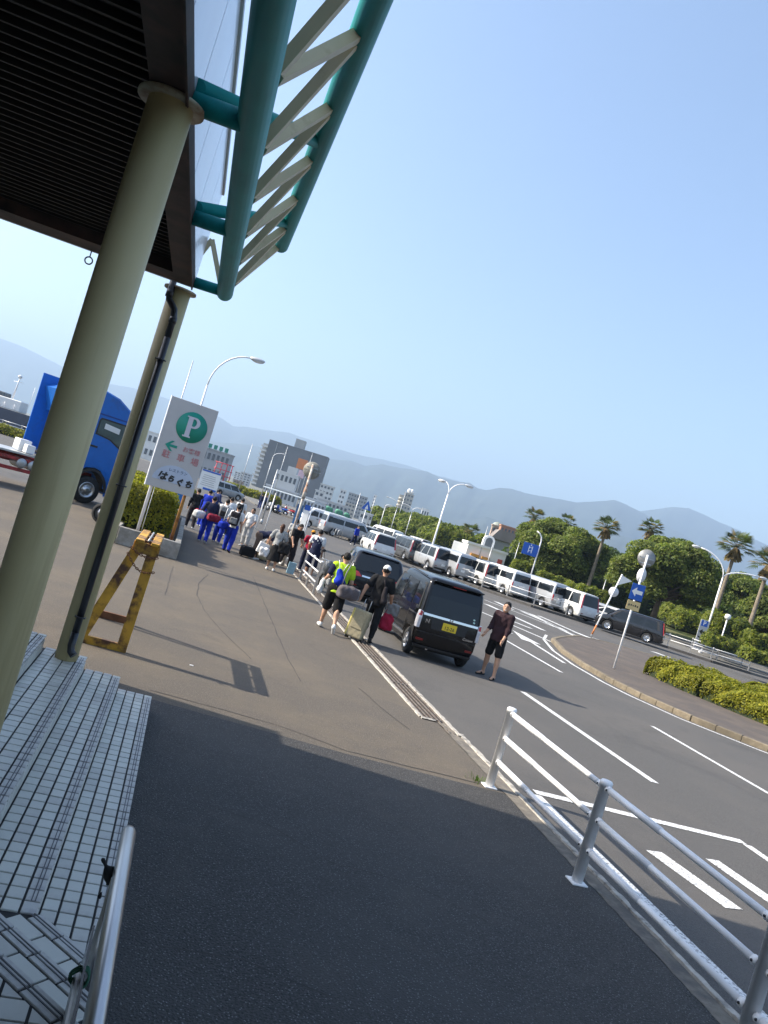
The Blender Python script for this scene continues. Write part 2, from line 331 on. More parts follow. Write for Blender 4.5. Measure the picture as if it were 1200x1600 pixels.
cn = thing('entrance_canopy', 'dark slatted entrance canopy with white fascia panels and teal tube truss', 'canopy', (-.6, 4, ZS))
def L(p): return (p[0]+.6, p[1]-4, p[2]-ZS)
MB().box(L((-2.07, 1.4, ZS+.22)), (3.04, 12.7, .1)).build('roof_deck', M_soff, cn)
MB().box(L((-.6, 1.4, ZS+.06)), (.17, 12.76, .12)).build('edge_beam', M_beam, cn)
MB().box(L((-2.13, YE-.17, ZS+.062)), (2.89, .34, .118)).build('end_beam', M_beam, cn)
MB().box(L((-2.05, YE+.012, ZS+.075)), (3.05, .03, .15)).build('end_trim', M_trim, cn)
MB().box(L((-.508, 1.4, ZS+.02)), (.012, 12.78, .1)).build('edge_trim', M_beam, cn)
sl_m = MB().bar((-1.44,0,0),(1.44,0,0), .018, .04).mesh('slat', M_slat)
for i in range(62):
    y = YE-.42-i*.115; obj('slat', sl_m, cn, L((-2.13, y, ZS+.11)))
ed = [-4.9,-3.6,-2.3,-1.0,.3,1.55,2.8,4.05,4.92,5.82,6.72,7.62]
ed = [-5.2,-4.0,-2.8,-1.6,-.4,.8,2.0,3.2,4.1,4.98,5.88,6.82,7.85]
for a, b in zip(ed[:-1], ed[1:]):
    MB().box(L((-.515, (a+b)/2, ZS+.50)), (.02, b-a-.016, .86), ch=.002).build('fascia_panel', M_fas, cn)
MB().box(L((-.535, 1.3, ZS+.48)), (.012, 13.0, .80)).build('fascia_back', M_dark, cn)
MB().box(L((-.512, 1.32, ZS+.95)), (.05, 13.1, .035)).build('fascia_cap', M_trim, cn)
C1 = Vector((-.215, 0, ZS+.05)); C2 = Vector((.15, 0, ZS+.66))
MB().tube([L((C1.x,-5,C1.z)), L((C1.x,YE-.02,C1.z))], .077, 20).build('lower_chord', M_teal, cn)
MB().tube([L((C2.x,-5,C2.z)), L((C2.x,YE-.02,C2.z))], .07, 20).build('upper_chord', M_teal, cn)
lo = [3.5+.8*k for k in range(-10, 6)]; upn = [3.9+.8*k for k in range(-10, 6)]; upn[-1] = 7.72
dn = (C2-C1).normalized()
for k in range(len(lo)):
    for y2 in ((upn[k]-.03), (upn[k-1]+.03 if k else None)):
        if y2 is None: continue
        a = Vector((C1.x, lo[k]+(.035 if y2 > lo[k] else -.035), C1.z))+dn*.07+Vector((.02,0,0)); b = Vector((C2.x, y2, C2.z))-dn*.06
        MB().bar(L(a), L(b), .055, .055, up=(1,0,-.6)).build('diagonal_bar', M_cream2, cn)
for y in (3.92-2.0, 3.92, 5.70):
    MB().tube([L((-.50,y,ZS+.03)), L((C1.x,y,C1.z-.01))], .052, 14).build('strut', M_teal, cn)
    MB().tube([L((-.50,y-.0,ZS+.10)), L((C2.x,y+1.35,C2.z))], .045, 14).build('strut', M_teal, cn)
MB().tube([L((-.50,YE-.06,ZS+.04)), L((C1.x,YE-.06,C1.z))], .05, 14).build('strut', M_teal, cn)
ap = (-.47, YE+.02, 4.66)
MB().bar(L(ap), L((-.27,YE-.02,4.27)), .045, .02, up=(0,1,0)).build('end_brace', M_cream2, cn)
MB().bar(L(ap), L((-.60,YE+.03,4.30)), .045, .02, up=(0,1,0)).build('end_brace', M_cream2, cn)
hk = MB().tube([L((-1.35,YE-.02,ZS+.0)), L((-1.35,YE-.02,ZS-.07))], .006, 6)
hp = ony(139,408,YE); 
hk.tube([L((hp.x+.033*math.cos(t), YE-.02, hp.z+.033*math.sin(t))) for t in [i*2*math.pi/16 for i in range(16)]], .007, 6, close=True); hk.v = hk.v[:0]+hk.v
hk = MB().tube([L((hp.x,YE-.02,ZS+.01)), L((hp.x,YE-.02,hp.z+.033))], .006, 6).tube([L((hp.x+.033*math.cos(t), YE-.02, hp.z+.033*math.sin(t))) for t in [i*2*math.pi/16 for i in range(16)]], .007, 6, close=True)
hk.build('ring_hook', M_trim, cn)
# columns
for i, (x, y, zb) in enumerate(((-.585,3.92,.45),(-.625,8.08,.45),(-.585,-.3,.6))):
    r = .105
    c = thing('canopy_column', ['smooth round cream steel column nearest the tiled landing under canopy','round cream canopy column with black drainpipe strapped to it','round cream canopy column beside the entrance landing'][i], 'column', (x, y, zb))
    MB().lathe([(r,0),(r,ZS-zb-.0)], n=32).build('shaft', M_cream, c)
    MB().lathe([(.155,ZS-zb-.022),(.155,ZS-zb-.004)], n=28).build('flange', mat('flange_rust', (.42,.38,.26), .6, 0, .15, 8, col2=(.22,.11,.05), cscale=6), c)
    if i == 1: c2 = c
# drain pipe on second column
M_pipe = mat('black_pipe', (.018,.018,.022), .35, 0, .2, 6, coat=.2)
px, py = -.60, 8.08-.105-.04
dp = thing('drainpipe', 'black plastic downpipe bent under the canopy and strapped to cream column', 'drainpipe', (px, py, .45))
pts = [(-.10,.02,ZS-.45+.05),(-.10,.02,ZS-.45-.10),(-.09,.02,ZS-.45-.15),(-.05,.0,ZS-.45-.19),(-.015,0,ZS-.45-.23),(0,0,ZS-.45-.30),(0,0,ZS-.45-.5)]
MB().tube(pts, .032, 12).tube([(-.10,.02,ZS-.45-.06),(-.10,.02,ZS-.45-.13)], .036, 12).tube([(0,0,ZS-.45-.3),(0,0,ZS-.45-.36)], .037, 12).build('elbow', M_pipe, dp)
MB().tube([(0,0,ZS-.45-.5),(0,0,.28)], .032, 12).build('pipe', M_pipe, dp)
MB().tube([(0,0,.30),(0,0,.17),(.012,-.012,.12),(.05,-.03,.09)], .036, 12).build('shoe', M_pipe, dp)
for z in (.45, 1.75, 3.0):
    MB().tube([(-.045,.03,z),(-.042,-.02,z),(0,-.04,z),(.042,-.02,z),(.045,.03,z)], .008, 6).build('strap', M_pipe, dp)
# building wall behind (left, out of frame)
bw = thing('restaurant_building', 'cream rendered restaurant building behind the canopy', 'building', (-3.6, 1, 0))
M_rw = mat('render_wall', (.45,.43,.36), .9)
MB().box((-4.0,.0,2.07),(7.98,18.3,4.15)).build('wall', M_rw, bw)
MB().box((-4.0,-.2,5.3),(7.9,17.9,2.3)).build('upper_wall', M_rw, bw)
MB().box((-4.0,-.2,6.52),(8.1,18.0,.14)).build('roof', M_trim, bw)
# ---------------- tiled steps
M_tile = mat('step_tile', (.55,.54,.475), .4, 0, .06, 5, col2=(.48,.465,.41), cscale=7, c2lo=.5, c2hi=.75)
M_tileB = mat('step_tile_b', (.58,.57,.50), .4, 0, .06, 5, col2=(.51,.49,.44), cscale=9, c2lo=.5, c2hi=.8)
M_tileC = mat('step_tile_c', (.50,.485,.43), .4, 0, .08, 5, col2=(.43,.41,.37), cscale=8)
M_nose = mat('step_nosing', (.52,.50,.46), .45, 0, .10, 9, col2=(.38,.36,.34), cscale=9)
M_grout = mat('step_grout', (.035,.035,.035), .9, 0, .2, 20)
ST = [(.27,4.10,8.55,.15),(-.09,4.05,8.45,.30),(-.45,3.94,8.32,.45),(-.86,3.92,8.18,.60)]   # nose x, turn y, far end y, top z
XR = .30
stp = thing('entrance_steps', 'white tiled steps turning around the landing beside dark asphalt', 'steps', (0, 4, 0))
def LS(p): return (p[0], p[1]-4, p[2])
core = MB()
for nx, ty, ye, z in ST:
    poly = [(-3.2,-4),(XR-.012,-4),(XR-.012, ty-(XR-nx)),(nx-.012, ty),(nx-.012, ye-.012),(-3.2, ye-.012)]
    core.slab([(a, b-4) for a, b in poly], z-.15 if z > .2 else -.05, z-.008)
core.build('step_core', M_grout, stp)
tiles = []   # centre, rot, (sx,sy,sz), material, pixel size
def tile(c, rz, sx, sy, sz, m): tiles.append((Vector(c), rz, (sx, sy, sz), m))
def pick(): return random.choice((M_tile, M_tile, M_tileB, M_tileC))
G = .012
for k, (nx, ty, ye, z) in enumerate(ST):
    inx = ST[k+1][0] if k < 3 else -2.0; ity = ST[k+1][1] if k < 3 else 3.9
    # straight flight: nosing row + tread rows
    w = .075; pitch = .112
    rows = [(nx-w/2, w, True)]; x = nx-w-G
    wid = (x-inx)/3-G if k < 3 else .108
    n_r = 3 if k < 3 else 9
    for r_ in range(n_r): rows.append((x-wid/2, wid, False)); x -= wid+G
    y = ye-.07
    # end row along the far edge
    tile((nx-w/2, ye-.034, z-.007), 0, w, .066, .016, M_tileB)
    for (cx, ww, ns) in rows[1:]: tile((cx, ye-.034, z-.007), 0, ww, .066, .016, M_nose)
    j = 0
    while y > ty-.2:
        for r_, (cx, ww, ns) in enumerate(rows):
            yy = y-pitch/2-(0 if r_ % 2 == 0 else 0)
            if k == 3 and yy < 3.2-(-.86-cx)*0: pass
            # keep inside the 45 degree mitre
            if yy < ty-(cx-nx)*-.41 and yy < ty+.0: continue
            tile((cx, yy, z-.007), 0, ww, pitch-G, .016, M_nose if ns else pick())
        # riser tile
        if y-pitch/2 > ty-.02: tile((nx-.004, y-pitch/2, z-.075-.012), 0, .014, pitch-G, .12, pick())
        y -= pitch
    # 45 degree flight: direction e along, inward normal q
    e = Vector((1,-1,0)).normalized(); q = Vector((-1,-1,0)).normalized(); o = Vector((nx, ty, 0))
    Ld = (XR-nx)*1.4142
    dq = ((ST[k+1][0]+ST[k+1][1])-(nx+ty))/1.4142 if k < 3 else -.5; dq = abs(dq)
    rws = [(w/2, w, True)]; t = w+G; nrow = 2
    wd = (dq-t)/nrow-G
    if k < 3:
        for r_ in range(nrow): rws.append((t+wd/2, wd, False)); t += wd+G
    for r_, (tq, ww, ns) in enumerate(rws):
        s_ = .02-tq*.41+(0.02)
        while s_ < Ld:
            s1 = min(s_+.20, Ld-.01)
            if s1-s_ > .03:
                c = o+e*((s_+s1)/2)+q*tq
                tile((c.x, c.y, z-.007), math.radians(-45), s1-s_-G, ww, .016, M_nose if ns else pick())
            s_ += .20
    s_ = .0
    while s_ < Ld:
        s1 = min(s_+.2, Ld-.01)
        if s1-s_ > .03:
            c = o+e*((s_+s1)/2)+q*.004; tile((c.x, c.y, z-.087), math.radians(-45), s1-s_-G, .014, .12, pick())
        s_ += .2
# landing field
LAND = []
for i in range(12):
    for j in range(30):
        x = -2.0+i*.117+.9; y = 3.6-j*.117
        LAND.append((x, y))
def pixsize(c):
    d = (c-O0).dot(CF); return 1/max(d, .3) if d > .3 else 0
def inframe(c):
    d = c-O0; fw = d.dot(CF); xr = d.dot(CR)
    if fw < .3: return False
    a = xr/fw*F; b = -(d.z)/fw*F+15
    px = 600+a*math.cos(ROLL)-b*math.sin(ROLL); py = 800+a*math.sin(ROLL)+b*math.cos(ROLL)
    return -20 < px < 1220 and -20 < py < 1620
tiles = [t for t in tiles]
vis = [t for t in tiles if inframe(t[0])]; hid = [t for t in tiles if not inframe(t[0])]
vis.sort(key=lambda t: -pixsize(t[0])*(1 if t[2][2] < .05 else .3))
cache = {}
for t in vis[:300]:
    c, rz, sz, m = t; key = (tuple(round(x, 4) for x in sz), m.name)
    if key not in cache: cache[key] = MB().box((0,0,0), sz, ch=.003).mesh('tile', m)
    o = obj('tile', cache[key], stp, LS((c.x, c.y, c.z+random.uniform(-.0012,.0012)))); o.rotation_euler = (random.uniform(-.006,.006), random.uniform(-.006,.006), rz)
rest = MB(); ml = [M_tile, M_tileB, M_tileC, M_nose]
for t in vis[300:]+hid:
    c, rz, sz, m = t; rest.box(LS((c.x, c.y, c.z+random.uniform(-.0015,.0015))), sz, rz, mi=ml.index(m), ch=.003)
o = rest.build('tile_field', ml, stp); o['kind'] = 'stuff'
for (x, y) in LAND:
    P = [(x-.0525,y-.0525),(x+.0525,y-.0525),(x+.0525,y+.0525),(x-.0525,y+.0525)]; out = []
    for a, b in zip(P, P[1:]+P[:1]):
        fa, fb = 2.935-a[0]-a[1], 2.935-b[0]-b[1]
        if fa >= 0: out.append(a)
        if (fa >= 0) != (fb >= 0): t = fa/(fa-fb); out.append((a[0]+(b[0]-a[0])*t, a[1]+(b[1]-a[1])*t))
    if len(out) >= 3 and x < XR-.06 and y > 2.2: MB().slab([(a, b-4) for a, b in out], .586, .601).build('tile', pick(), stp)
gv = MB()      # anti-slip grooves of the nosings
for k, (nx, ty, ye, z) in enumerate(ST):
    for dx in (.026, .044): gv.box(LS((nx-dx, (ty+ye)/2, z+.0015)), (.006, ye-ty-.16, .003))
    e = Vector((1,-1,0)).normalized(); q = Vector((-1,-1,0)).normalized(); Ld = (XR-nx)*1.4142
    for dx in (.026, .044):
        c = Vector((nx, ty, 0))+e*Ld/2+q*dx; gv.box(LS((c.x, c.y, z+.0015)), (Ld-.03, .006, .003), math.radians(-45))
o = gv.build('nosing_groove', mat('groove', (.12,.12,.125), .8, 0, .2, 10), stp)
# ---------------- handrail
M_ss = mat('stainless', (.46,.45,.45), .28, 1., .05, 3)
hr = thing('handrail', 'brushed stainless steel handrail beside the tiled steps', 'handrail', (.2, 2.0, 0))
MB().tube([(0,1.78,.885),(0,1.765,.89),(0,1.72,.9),(0,-2.4,.9)], [.018,.030,.034,.034], 18).build('top_rail', M_ss, hr)
MB().tube([(-.055,1.05,.66),(-.055,-2.4,.66)], .021, 14).build('lower_rail', M_ss, hr)
for y in (1.35, -.1): MB().tube([(-.01,y,.1),(-.01,y,.88)], .024, 12).build('post', M_ss, hr)
MB().box((-.055,-.55,.70),(.008,3.3,.24)).build('side_panel', mat('bronze_panel', (.05,.04,.032), .12, .6, .2, 2), hr)
gt = MB()
for i in range(3): gt.tube([(.034*math.cos(t)-.055, 1.02+.012*i+.01*math.sin(2*t), .662+.034*math.sin(t)) for t in [k*2*math.pi/14 for k in range(14)]], .005, 5, close=True)
tag(gt.build('green_tie', mat('green_twine', (.02,.09,.05), .9, 0, .2, 30), None, (.2,2.0,0)), 'dark green twine knotted round the lower handrail tube', 'twine')
# ================================================================ MOUNTAINS AND HAZE
M_mtn = mat('forest_slope', (.022,.034,.026), .95, 0, .45, .006, col2=(.034,.046,.032), cscale=.0035)
def nz(x, s): 
    rr = np.random.default_rng(s); ph = rr.uniform(0, 6.28, 9); fr = np.array([.7,1.3,2.1,3.7,5.9,9.1,14.,23.,37.])
    return sum(np.sin(x*fr[i]+ph[i])/fr[i]**.85 for i in range(9))
def ridge(name, pix, D, depth, seed):
    pix = [Vector(p) for p in pix]; N = 260; xs = np.linspace(pix[0].x, pix[-1].x, N)
    ys = np.interp(xs, [p.x for p in pix], [p.y for p in pix])
    dj = nz(xs*.035, seed)*.55
    V = []; K = 26
    for i in range(N):
        c = atd(xs[i], ys[i]+dj[i], D); b = Vector((c.x, c.y, 0)); out = -b.normalized()
        side = Vector((-out.y, out.x, 0))
        for k in range(-4, K):
            t = k/(K-1) if k >= 0 else k/4*.35
            spur = .12*math.sin(xs[i]*.045+seed+2.2*math.sin(xs[i]*.017+seed)+t*2.5)+.05*math.sin(xs[i]*.11+seed*2+t*5+1.5*math.sin(xs[i]*.05))+.018*math.sin(xs[i]*.31+t*11+2*math.sin(xs[i]*.09+t*3))
            h = c.z*(1-abs(t)**1.05) if k >= 0 else c.z*(1+t*1.6)
            h += c.z*spur*max(0, t)*(1-max(t, 0))*1.3
            p = b+out*(depth*t); V.append((p.x, p.y, max(h, -1)-(0 if k < K-1 else 3)))
    K2 = K+4; Fq = [(i*K2+k, i*K2+k+1, (i+1)*K2+k+1, (i+1)*K2+k) for i in range(N-1) for k in range(K2-1)]
    o = obj(name, npmesh(name, V, Fq, M_mtn, smooth=True)); o['kind'] = 'structure'; return o
ridge('mountain', [(-420,430),(-200,470),(0,528),(35,540),(70,559),(120,584),(168,600),(213,608),(266,624),(310,641),(341,651),(364,666),(387,667),(413,672),(453,677),(488,689),(528,701),(571,712),(619,723),(651,732),(683,744),(715,751),(760,775),(900,830),(1000,880)], 7600, 2200, 3)
ridge('mountain', [(330,690),(420,700),(470,708),(512,717),(549,720),(571,728),(597,725),(629,733),(667,737),(685,745),(715,752),(735,754),(745,761),(760,765),(780,762),(800,764),(820,771),(852,776),(902,786),(930,784),(960,781),(981,789),(1002,799),(1060,830),(1120,870),(1200,930)], 5200, 1900, 8)
ridge('mountain', [(880,830),(960,806),(1002,799),(1020,796),(1050,793),(1077,795),(1101,805),(1125,816),(1155,828),(1185,844),(1200,852),(1260,880),(1350,925),(1500,985),(1640,1040)], 6200, 1800, 15)
ridge('foothill', [(560,800),(620,806),(700,815),(760,808),(860,840),(960,835),(1060,860),(1200,915),(1350,960),(1500,1020)], 3600, 1200, 21)
hz = MB().box((0, 3600, 399), (17000, 13000, 802)); hv = bpy.data.materials.new('haze_air'); hv.use_nodes = True; nt = hv.node_tree; nt.nodes.clear()
ou = nt.nodes.new('ShaderNodeOutputMaterial'); pv = nt.nodes.new('ShaderNodeVolumePrincipled'); nt.links.new(pv.outputs[0], ou.inputs['Volume'])
pv.inputs['Color'].default_value = (.55,.75,1.0,1); pv.inputs['Density'].default_value = .00024; pv.inputs['Anisotropy'].default_value = .22
hb = hz.build('haze', hv); hb['kind'] = 'stuff'
# ================================================================ IMPLICIT SURFACES (bodies, clothes, bags)
def surfnets(D, org, h):
    nx, ny, nz = D.shape; ins = D < 0
    cs = [(i, j, k) for i in (0,1) for j in (0,1) for k in (0,1)]
    def sl(a, c): return a[c[0]:nx-1+c[0], c[1]:ny-1+c[1], c[2]:nz-1+c[2]]
    cnt = sum(sl(ins, c).astype(np.int8) for c in cs); act = (cnt > 0) & (cnt < 8)
    idx = np.argwhere(act)
    if len(idx) == 0: return np.zeros((0,3)), np.zeros((0,4), int)
    lut = -np.ones(act.shape, np.int32); lut[act] = np.arange(len(idx))
    acc = np.zeros((len(idx), 3)); w = np.zeros(len(idx))
    vals = {c: D[idx[:,0]+c[0], idx[:,1]+c[1], idx[:,2]+c[2]] for c in cs}
    for c in cs:
        for ax in range(3):
            if c[ax] == 0:
                e = list(c); e[ax] = 1; e = tuple(e); a, b = vals[c], vals[e]; m = (a < 0) != (b < 0)
                t = np.where(m, a/np.where(m, a-b, 1), 0); p = np.array(c, float)[None].repeat(len(idx), 0); p[:,ax] = t
                acc[m] += p[m]; w[m] += 1
    V = (idx+acc/w[:,None])*h+np.array(org); Q = []
    for ax in range(3):
        o1, o2 = [(1,2),(2,0),(0,1)][ax]
        s0 = [slice(1,-1)]*3; s0[ax] = slice(0,-1); s1 = [slice(1,-1)]*3; s1[ax] = slice(1,None)
        a = ins[tuple(s0)]; b = ins[tuple(s1)]; m = a != b; I = np.argwhere(m)
        if len(I) == 0: continue
        base = I.copy(); base[:,o1] += 1; base[:,o2] += 1
        def cell(d1, d2):
            q = base.copy(); q[:,o1] -= d1; q[:,o2] -= d2; return lut[q[:,0], q[:,1], q[:,2]]
        q = np.stack([cell(1,1), cell(0,1), cell(0,0), cell(1,0)], 1); fl = ~a[m]; q[fl] = q[fl][:,::-1]; Q.append(q)
    Q = np.concatenate(Q); Q = Q[(Q >= 0).all(1)]; return V, Q
class SDF:
    def __init__(s, k=.03): s.p = []; s.k = k
    def cone(s, a, b, ra, rb, k=None): s.p.append(('c', np.array(a, float), np.array(b, float), ra, rb, k)); return s
    def ell(s, c, r, M=None, k=None): s.p.append(('e', np.array(c, float), np.array(r, float), None if M is None else np.array(M), k)); return s
    def rbox(s, c, d, r, M=None, k=None): s.p.append(('b', np.array(c, float), np.array(d, float), r, None if M is None else np.array(M), k)); return s
    def cut(s, pt, n): s.p.append(('x', np.array(pt, float), np.array(n, float)/np.linalg.norm(n))); return s   # removes the side n points to
    def wr(s, amp, fr): s.p.append(('w', amp, fr)); return s
    def mesh(s, name, m, h):
        lo = np.full(3, 9e9); hi = -lo
        for q in s.p:
            if q[0] == 'c':
                for P, r in ((q[1], q[3]), (q[2], q[4])): lo = np.minimum(lo, P-r); hi = np.maximum(hi, P+r)
            elif q[0] in 'eb':
                r = float(np.max(q[2]))*(1 if q[0] == 'e' else 1.75); lo = np.minimum(lo, q[1]-r); hi = np.maximum(hi, q[1]+r)
        lo -= 3*h; hi += 3*h; n = np.ceil((hi-lo)/h).astype(int)+1
        ax = [lo[i]+np.arange(n[i])*h for i in range(3)]
        D = np.full(n, .3)
        for q in s.p:
            if q[0] in 'ceb':
                if q[0] == 'c': l = np.minimum(q[1]-q[3], q[2]-q[4]); u = np.maximum(q[1]+q[3], q[2]+q[4])
                else: r = float(np.max(q[2]))*(1 if q[0] == 'e' else 1.75); l = q[1]-r; u = q[1]+r
                i0 = np.maximum(((l-lo-.06)/h).astype(int), 0); i1 = np.minimum(((u-lo+.06)/h).astype(int)+2, n)
                X, Y, Z = np.meshgrid(*[ax[i][i0[i]:i1[i]] for i in range(3)], indexing='ij'); P = np.stack([X, Y, Z], -1)
                if q[0] == 'c':
                    ba = q[2]-q[1]; t = np.clip(((P-q[1])@ba)/max(ba@ba, 1e-9), 0, 1); d = np.linalg.norm(P-q[1]-t[...,None]*ba, axis=-1)-(q[3]+(q[4]-q[3])*t); k = q[5]
                elif q[0] == 'e':
                    p = P-q[1]
                    if q[3] is not None: p = p@q[3]
                    k0 = np.linalg.norm(p/q[2], axis=-1); k1 = np.linalg.norm(p/q[2]**2, axis=-1); d = k0*(k0-1)/np.maximum(k1, 1e-6); k = q[4]
                else:
                    p = P-q[1]
                    if q[4] is not None: p = p@q[4]
                    e = np.abs(p)-(q[2]-q[3]); d = np.linalg.norm(np.maximum(e, 0), axis=-1)+np.minimum(e.max(-1), 0)-q[3]; k = q[5]
                k = s.k if k is None else k
                S = D[i0[0]:i1[0], i0[1]:i1[1], i0[2]:i1[2]]
                if k > 0: hh = np.clip(.5+.5*(S-d)/k, 0, 1); S[...] = S*(1-hh)+d*hh-k*hh*(1-hh)
                else: S[...] = np.minimum(S, d)
            elif q[0] == 'x':
                X, Y, Z = np.meshgrid(*ax, indexing='ij'); D = np.maximum(D, (X-q[1][0])*q[2][0]+(Y-q[1][1])*q[2][1]+(Z-q[1][2])*q[2][2])
            else:
                X, Y, Z = np.meshgrid(*ax, indexing='ij'); f = q[2]; D = D+q[1]*(np.sin(f*(Z+.6*X)+2*np.sin(f*.4*X+f*.3*Y))+.6*np.sin(f*1.7*(X-.5*Z+.4*Y)))
        V, Q = surfnets(D, lo, h); return npmesh(name, V, Q, m, smooth=True)
# ---------------- people
SKIN = [mat('skin_%d' % i, c, .55, 0, .06, 12, spec=.35) for i, c in enumerate(((.50,.29,.19),(.42,.23,.145),(.30,.155,.095)))]
M_hair = mat('black_hair', (.012,.010,.009), .7, 0, .3, 60, spec=.25); M_hairb = mat('brown_hair', (.06,.026,.014), .7, 0, .3, 60, spec=.25)
M_shoew = cloth('shoe_white', (.7,.7,.68)); M_shoeb = cloth('shoe_black', (.02,.02,.02)); M_sole = mat('sole', (.5,.5,.48), .8)
M_eye = mat('eye_dark', (.015,.01,.01), .3, 0, 0); M_lip = mat('lip', (.33,.11,.09), .5, 0, 0); M_teeth = mat('teeth', (.8,.78,.72), .4, 0, 0)
def RX(a): return np.array(Matrix.Rotation(a, 3, 'X'))
def RYm(a): return np.array(Matrix.Rotation(a, 3, 'Y'))
def RZm(a): return np.array(Matrix.Rotation(a, 3, 'Z'))
D2 = math.radians
def person(label, pos, ht, facing, top, bottom, legs=((10,15),(-12,10)), arms=((5,8,15),(5,8,15)), lean=3, head=(0,0), skin=0, hair='short', haircol=None, shoes='white',
           sleeve=.6, hem=.50, blen=1., fat=1., vox=.014, top2=None, cap=None, group=None, skirt=None, face=False, longsleeve=False, twist=0, socks=None, loose=1., sandals=False, bottom_loose=1.):
    s = ht; root = thing('person', label, 'person', (pos[0], pos[1], pos[2] if len(pos) > 2 else 0), facing, group)
    hip = np.array([0,0,.52*s]); Rt = RX(-D2(lean))            # lean forward = toward +y
    up = Rt@np.array([0,0,1.]); Rw = Rt@RZm(D2(twist))
    def T(v): return hip+Rw@(np.array(v)*s)
    J = {}
    for i, sd in enumerate((-1, 1)):
        hp = hip+np.array([sd*.052*s, 0, -.01*s]); th, kn = legs[i][:2]; sp = legs[i][2] if len(legs[i]) > 2 else 3
        d1 = np.array([sd*math.sin(D2(sp)), math.sin(D2(th)), -math.cos(D2(th))]); k_ = hp+d1*.245*s
        a2 = th-kn; d2 = np.array([sd*math.sin(D2(sp))*.6, math.sin(D2(a2)), -math.cos(D2(a2))]); an = k_+d2*.235*s
        ft = legs[i][3] if len(legs[i]) > 3 else 0            # foot pitch, positive = toe down
        fd = np.array([sd*.18, math.cos(D2(ft)), -math.sin(D2(ft))]); J['leg%d' % i] = (hp, k_, an, fd)
    dz = min(min(J['leg%d' % i][2][2]-.042*s, (J['leg%d' % i][2]+J['leg%d' % i][3]*.10*s)[2]-.024*s) for i in (0,1))
    sh_ = np.array([0,0,-dz])
    for i in (0,1): a = J['leg%d' % i]; J['leg%d' % i] = (a[0]+sh_, a[1]+sh_, a[2]+sh_, a[3])
    hip = hip+sh_
    for i, sd in enumerate((-1, 1)):
        so = T((sd*.108, 0, .29)); pi, ab, el = arms[i][:3]; inn = arms[i][3] if len(arms[i]) > 3 else 0
        d1 = Rw@np.array([sd*math.sin(D2(ab)), math.sin(D2(pi))*math.cos(D2(ab)), -math.cos(D2(pi))*math.cos(D2(ab))]); eb = so+d1*.172*s
        p2 = pi+el; d2 = Rw@np.array([sd*math.sin(D2(ab*.4))-sd*math.sin(D2(inn)), math.sin(D2(p2)), -math.cos(D2(p2))]); d2 /= np.linalg.norm(d2)
        wr = eb+d2*.145*s; J['arm%d' % i] = (so, eb, wr, d2)
    nk = T((0, -.005, .315)); hd = T((0, .012, .40)); Rh = Rw@RZm(D2(head[0]))@RX(-D2(head[1])); hd = nk+Rh@(np.array([0,.015,.085])*s)
    f = fat
    # body
    B = SDF(.03*s/1.7)
    B.ell(T((0,.0,.215)), (.098*s*f**.5,.066*s*f,.11*s), Rw).ell(T((0,.004*f,.10)), (.085*s*f,.062*s*f,.10*s), Rw).ell(T((0,-.004,.0)), (.096*s*f,.068*s*f,.075*s), Rw)
    B.cone(T((-.08,0,.285)), T((.08,0,.285)), .036*s, .036*s).cone(T((0,-.005,.29)), nk+Rh@np.array([0,0,.03*s]), .034*s, .03*s)
    for i, sd in enumerate((-1, 1)):
        so, eb, wr, d2 = J['arm%d' % i]; B.cone(so, eb, .031*s, .025*s).cone(eb, wr, .025*s, .0165*s)
        # hand: palm, four fingers, thumb
        u = np.cross(d2, Rw@np.array([0,1.,0])); u = u/np.linalg.norm(u) if np.linalg.norm(u) > .1 else np.array([1.,0,0]); w = np.cross(u, d2)   # w: towards front
        pc = wr+d2*.03*s; B.cone(wr, pc+d2*.012*s, .016*s, .018*s, .01)
        for q in range(4):
            off = w*((q-1.5)*.0105*s); L_ = (.030,.037,.036,.028)[q]*s; a0 = pc+d2*.018*s+off; a1 = a0+d2*L_*.6; a2 = a1+(d2*.5-u*sd*-.75)*L_*.55
            B.cone(a0, a1, .0062*s, .0058*s, .004).cone(a1, a2, .0058*s, .005*s, .004)
        tb = wr+d2*.014*s+w*.016*s; t1 = tb+(d2*.7+w*.7)*.024*s; B.cone(tb, t1, .0075*s, .0065*s, .006).cone(t1, t1+(d2*.9+w*.2)*.016*s, .0065*s, .0055*s, .004)
        hp, k_, an, fd = J['leg%d' % i]; B.cone(hp, k_, .051*s, .034*s).cone(k_, an, .033*s, .0205*s).ell(k_+(an-k_)*.3-np.array([0,.012*s,0]), (.031*s,.034*s,.07*s)).cone(an-fd*.012*s-np.array([0,0,.014*s]), an+fd*.10*s-np.array([0,0,.026*s]), .022*s, .014*s)
    B.ell(hd, (.0445*s,.056*s,.066*s), Rh, .01).ell(hd+Rh@(np.array([0,.022,-.035])*s), (.034*s,.034*s,.036*s), Rh, .02)
    B.cone(hd+Rh@(np.array([0,.052,.005])*s), hd+Rh@(np.array([0,.062,-.012])*s), .006*s, .009*s, .008)      # nose
    for sd in (-1, 1): B.ell(hd+Rh@(np.array([sd*.046,-.002,-.004])*s), (.008*s,.013*s,.019*s), Rh, .004)   # ears
    bd = obj('body', B.mesh('body', SKIN[skin], vox), root)
    # shirt
    lo = loose; S = SDF(.03*s/1.7); ti = .011*s*lo
    S.ell(T((0,.0,.215)), (.098*s*f**.5+ti,.066*s*f+ti,.112*s+ti), Rw).ell(T((0,.004*f,.10)), (.090*s*f+ti,.066*s*f+ti,.11*s), Rw).cone(T((0,0,.05)), T((0,0,-.04)), .082*s*f+ti, .086*s*f+ti*1.2)
    S.cone(T((-.085,0,.285)), T((.085,0,.285)), .037*s+ti*.6, .037*s+ti*.6)
